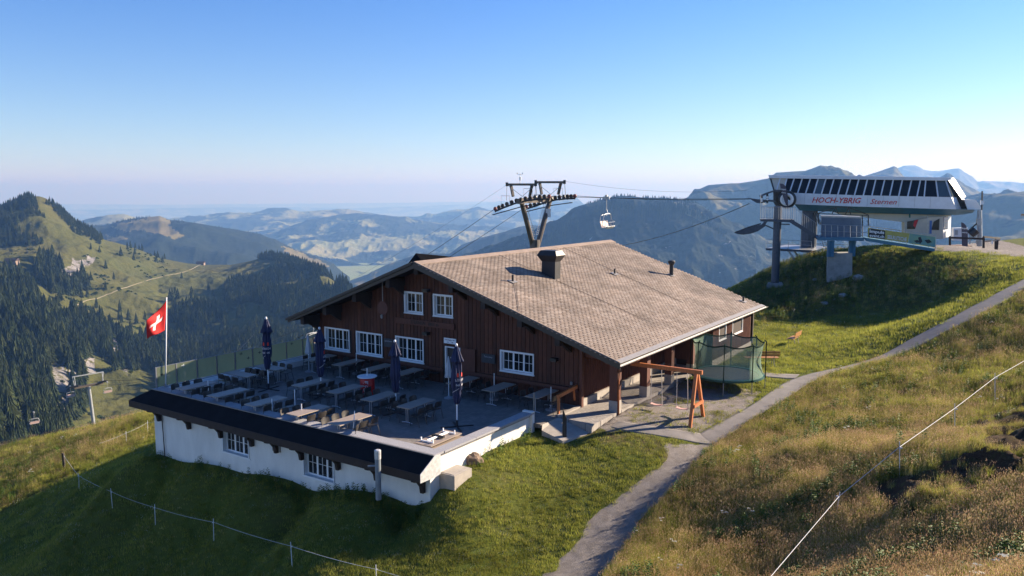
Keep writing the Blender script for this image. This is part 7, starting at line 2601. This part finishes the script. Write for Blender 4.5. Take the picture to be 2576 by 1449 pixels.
SRC.append(multi('meadow_kind', [(leafy(140, .45, 22), M_lf)]))                                                            # 5 leafy herb
um = MB(); stm = MB(); r_ = random.Random(5)
for j in range(3):
    a = j * 2.1; x, y = .10 * math.cos(a), .10 * math.sin(a); hh = .62 - .07 * j
    stm.poly([(x * .2 - .006, y * .2, 0), (x * .2 + .006, y * .2, 0), (x, y, hh)], [(0, 1, 2)])
    for q in range(12):
        b = r_.random() * 6.28; rr = .075 * math.sqrt(r_.random()); cx2, cy2 = x + rr * math.cos(b), y + rr * math.sin(b); s2_ = .017
        zt = hh + .015 - rr * .15
        um.poly([(cx2 - s2_, cy2 - s2_, zt), (cx2 + s2_, cy2 - s2_, zt), (cx2 + s2_, cy2 + s2_, zt + .006), (cx2 - s2_, cy2 + s2_, zt + .006)], [(0, 1, 2, 3)])
SRC.append(multi('meadow_kind', [(stm, M_g1), (um, M_fl), (leafy(141, .3, 8), M_lf)]))                                      # 6 umbel
s_, h_ = heads(150, 9, .28, .16, .2, .018)
SRC.append(multi('meadow_kind', [(tuft(151, 10, .2, .14, .5, .005), M_g1), (s_, M_g1), (h_, M_pk)]))                         # 7 purple flowers
for i_, s__ in enumerate(SRC): s__.name = 'meadow_kind_%02d' % i_


def zone_at(X, Y):
    a = np.arctan2(X, Y); r__ = np.hypot(X, Y)
    ia = np.clip(((a - _az[0]) / (_az[1] - _az[0])).round().astype(int), 0, NA - 1)
    ir = np.clip(np.interp(r__, _rr, np.arange(len(_rr))).round().astype(int), 0, len(_rr) - 1)
    o_ = {k: ZN[k][ir, ia] for k in ZN}; o_['soft'] = MSOFT[ir, ia]
    return o_


def polar_points(n, r0, r1, a0=-42, a1=42):
    a = R(a0) + (R(a1) - R(a0)) * nr.random(n)
    r__ = np.exp(math.log(r0) + (math.log(r1) - math.log(r0)) * nr.random(n))
    return r__ * np.sin(a), r__ * np.cos(a)


def outside_built(X, Y, m=0.0):
    u_ = X * U[0] + Y * U[1]; v_ = X * V[0] + Y * V[1]
    h_ = (u_ > 20.9 - m) & (u_ < 51 + m) & (v_ > np.where(u_ > 28.5, 15.2, 17.5) - m) & (v_ < 35.3 + m)
    h_ |= (u_ > 21.65) & (u_ < 22.8) & (v_ > 17.0) & (v_ < 17.8)
    h_ |= (u_ > 27.6) & (u_ < 31) & (v_ > 15.9 - .45 * (u_ - 27.6)) & (v_ < 17.6)
    h_ |= (u_ > 21.3) & (u_ < 27.9) & (v_ > 17.4) & (v_ < 18)
    return ~h_


X, Y = polar_points(190000, 10, 95)
z_ = zone_at(X, Y)
Z = gz(X, Y)
px_, py_ = proj(np.stack([X, Y, Z], 1))
conc = in_poly(px_ + (fbm(X * 2, Y * 2, 3, 7) - .5) * 22, py_ + (fbm(X * 2, Y * 2, 3, 8) - .5) * 12, Z_CONC)
dens_ = z_['meadow'] * (1 - .985 * np.clip(z_['soil'] * 1.5, 0, 1) * (fbm(X * .8, Y * .8, 3, 61) > .44)) * (1 - .3 * np.clip(z_['soil'] * 1.5, 0, 1)) * (1 - np.clip(z_['gravel'] * 1.6, 0, 1))
k = (nr.random(len(X)) < dens_) & ~conc & outside_built(X, Y)
X, Y, Z = X[k], Y[k], Z[k]; px_, py_ = px_[k], py_[k]; zz = {q: z_[q][k] for q in z_}
n1 = fbm(X * .22, Y * .22, 4, 63); n2 = fbm(X * .8, Y * .8, 3, 65); rr_ = nr.random(len(X))
kind_ = np.where(n1 + (rr_ - .5) * .8 > .56, np.where(rr_ < .5, 2, 3), np.where(rr_ < .45, 0, np.where(rr_ < .8, 1, 4)))
kind_ = np.where((n2 > .62) & (rr_ > .82), 5, kind_)
kind_ = np.where((nr.random(len(X)) < .003) & (n1 < .56), 6, kind_)
kind_ = np.where((nr.random(len(X)) < .05) & (n2 < .42), 7, kind_)
soiln = zz['soil'] > .3
kind_ = np.where(soiln & (kind_ < 2) & (rr_ > .3), 2, kind_)
shr = in_poly(px_, py_, Z_SHRUB)
kind_ = np.where(shr & (rr_ < .5), 5, kind_); kind_ = np.where(shr & (nr.random(len(X)) < .02), 6, kind_)
dist_ = np.hypot(X, Y)
scl = (.75 + .6 * nr.random(len(X))) * np.where(n1 > .5, 1.0, .9) * np.clip(dist_ / 40, 1.0, 1.35) * np.where(kind_ == 6, .62, 1) * np.where(shr, 1.0, 1)
edge = np.clip(zz['soft'] * 1.1 + .25, .4, 1)
scl *= edge * np.where(zz['soil'] > .3, .75, 1)
scatter('meadow_grass', np.stack([X, Y, Z - .01], 1), nr.random(len(X)) * 6.28, scl, kind_, SRC, 'rough flowering meadow of dry and green grass with herbs')
# lawn
LS = [src_obj('lawn_kind_%d' % q, tuft(200 + q, 20, .075, .12, .6, .006, bend=False), M_g1) for q in range(2)]
LS.append(src_obj('lawn_kind_2', leafy(205, .09, 9), M_lf))
LS.append(multi('lawn_kind_3', [(tuft(206, 14, .05, .1, .7, .0045, bend=False), M_g2)]))
sl1, sl2 = heads(207, 9, .085, .13, .3, .013)
LS.append(multi('lawn_kind_4', [(tuft(208, 12, .06, .11, .7, .0045, bend=False), M_g1), (sl2, M_fl)]))
X, Y = polar_points(140000, 17, 85, -42, 42)
z_ = zone_at(X, Y); Z = gz(X, Y)
px_, py_ = proj(np.stack([X, Y, Z], 1))
dens_ = (1 - z_['meadow']) * (1 - np.clip(z_['gravel'] * 1.25, 0, 1)) * (1 - .35 * z_['dry'])
dens_ = np.where((z_['gravel'] > .3) & (z_['gravel'] < .8) & (fbm(X * .7, Y * .7, 4, 44) > .58), .5, dens_)
k = (nr.random(len(X)) < dens_) & ~in_poly(px_ + (fbm(X * 2, Y * 2, 3, 7) - .5) * 22, py_ + (fbm(X * 2, Y * 2, 3, 8) - .5) * 10, Z_CONC) & outside_built(X, Y)
X, Y, Z = X[k], Y[k], Z[k]
n1 = fbm(X * .5, Y * .5, 4, 68); rr_ = nr.random(len(X))
kd = np.where(rr_ < .42, 0, np.where(rr_ < .78, 1, np.where(rr_ < .88, 2, np.where(rr_ < .965, 3, 4))))
dist_ = np.hypot(X, Y)
scatter('lawn_grass', np.stack([X, Y, Z], 1), nr.random(len(X)) * 6.28, (.6 + .8 * nr.random(len(X)) + n1 * .5) * np.clip(dist_ / 32, .9, 1.8), kd, LS, 'short green lawn with clover around the house')
# herbs along the foot of the walls
W_ = []
for q in range(170):
    v__ = 17.9 + (nr.random() ** 1.6) * 9; u__ = 20.95 - nr.random() * .6
    W_.append(uvw(u__, v__, 0))
for q in range(60):
    W_.append(uvw(20.95 - nr.random() * .35, 26 + nr.random() * 9, 0))
for q in range(25):
    W_.append(uvw(22.8 + nr.random() * 4.5, 17.55 - nr.random() * .35, 0))
W_ = np.array(W_); W_[:, 2] = gz(W_[:, 0], W_[:, 1])
scatter('wall_herbs', W_, nr.random(len(W_)) * 6.28, .5 + .7 * nr.random(len(W_)), np.where(nr.random(len(W_)) < .7, 5, 0), SRC, 'dark leafy herbs growing along the foot of the white wall')
# stones in the shrubby slope below the station
for (x, y, s_, l_) in ((2160, 700, .5, 'largest pale rock, just right of the concrete pier foot'), (2120, 745, .35, 'pale rock in the shade below the concrete pier'), (2075, 765, .3, 'low pale rock in the dark slope, lowest below the pier'), (2050, 705, .22, 'small pale rock left of the concrete pier foot')):
    p_ = hit(x, y)
    boulder('boulder', (p_[0], p_[1], p_[2] + .05), (s_, s_ * .8, s_ * .6), M_pier, l_, 'rock', 'rocks below the station', seed=x)
# gravel stones loosened on the path
# ================================================================== HAZE
hz = MB().box(-52000, 52000, -300, 61000, -1150, 420)
o = solo('haze', hz, None, label='pale blue morning haze filling the valleys and the air', kind='stuff')
hm = bpy.data.materials.new('haze'); hm.use_nodes = True
hn = hm.node_tree
for n_ in list(hn.nodes): hn.nodes.remove(n_)
ho = hn.nodes.new('ShaderNodeOutputMaterial'); pv = hn.nodes.new('ShaderNodeVolumePrincipled')
pv.inputs['Color'].default_value = (.17, .36, .76, 1)
pv.inputs['Density'].default_value = 1.05e-4
pv.inputs['Absorption Color'].default_value = (.50, .27, 0.0, 1)
pv.inputs['Anisotropy'].default_value = 0.2
hn.links.new(pv.outputs[0], ho.inputs['Volume'])
o.data.materials.append(hm)
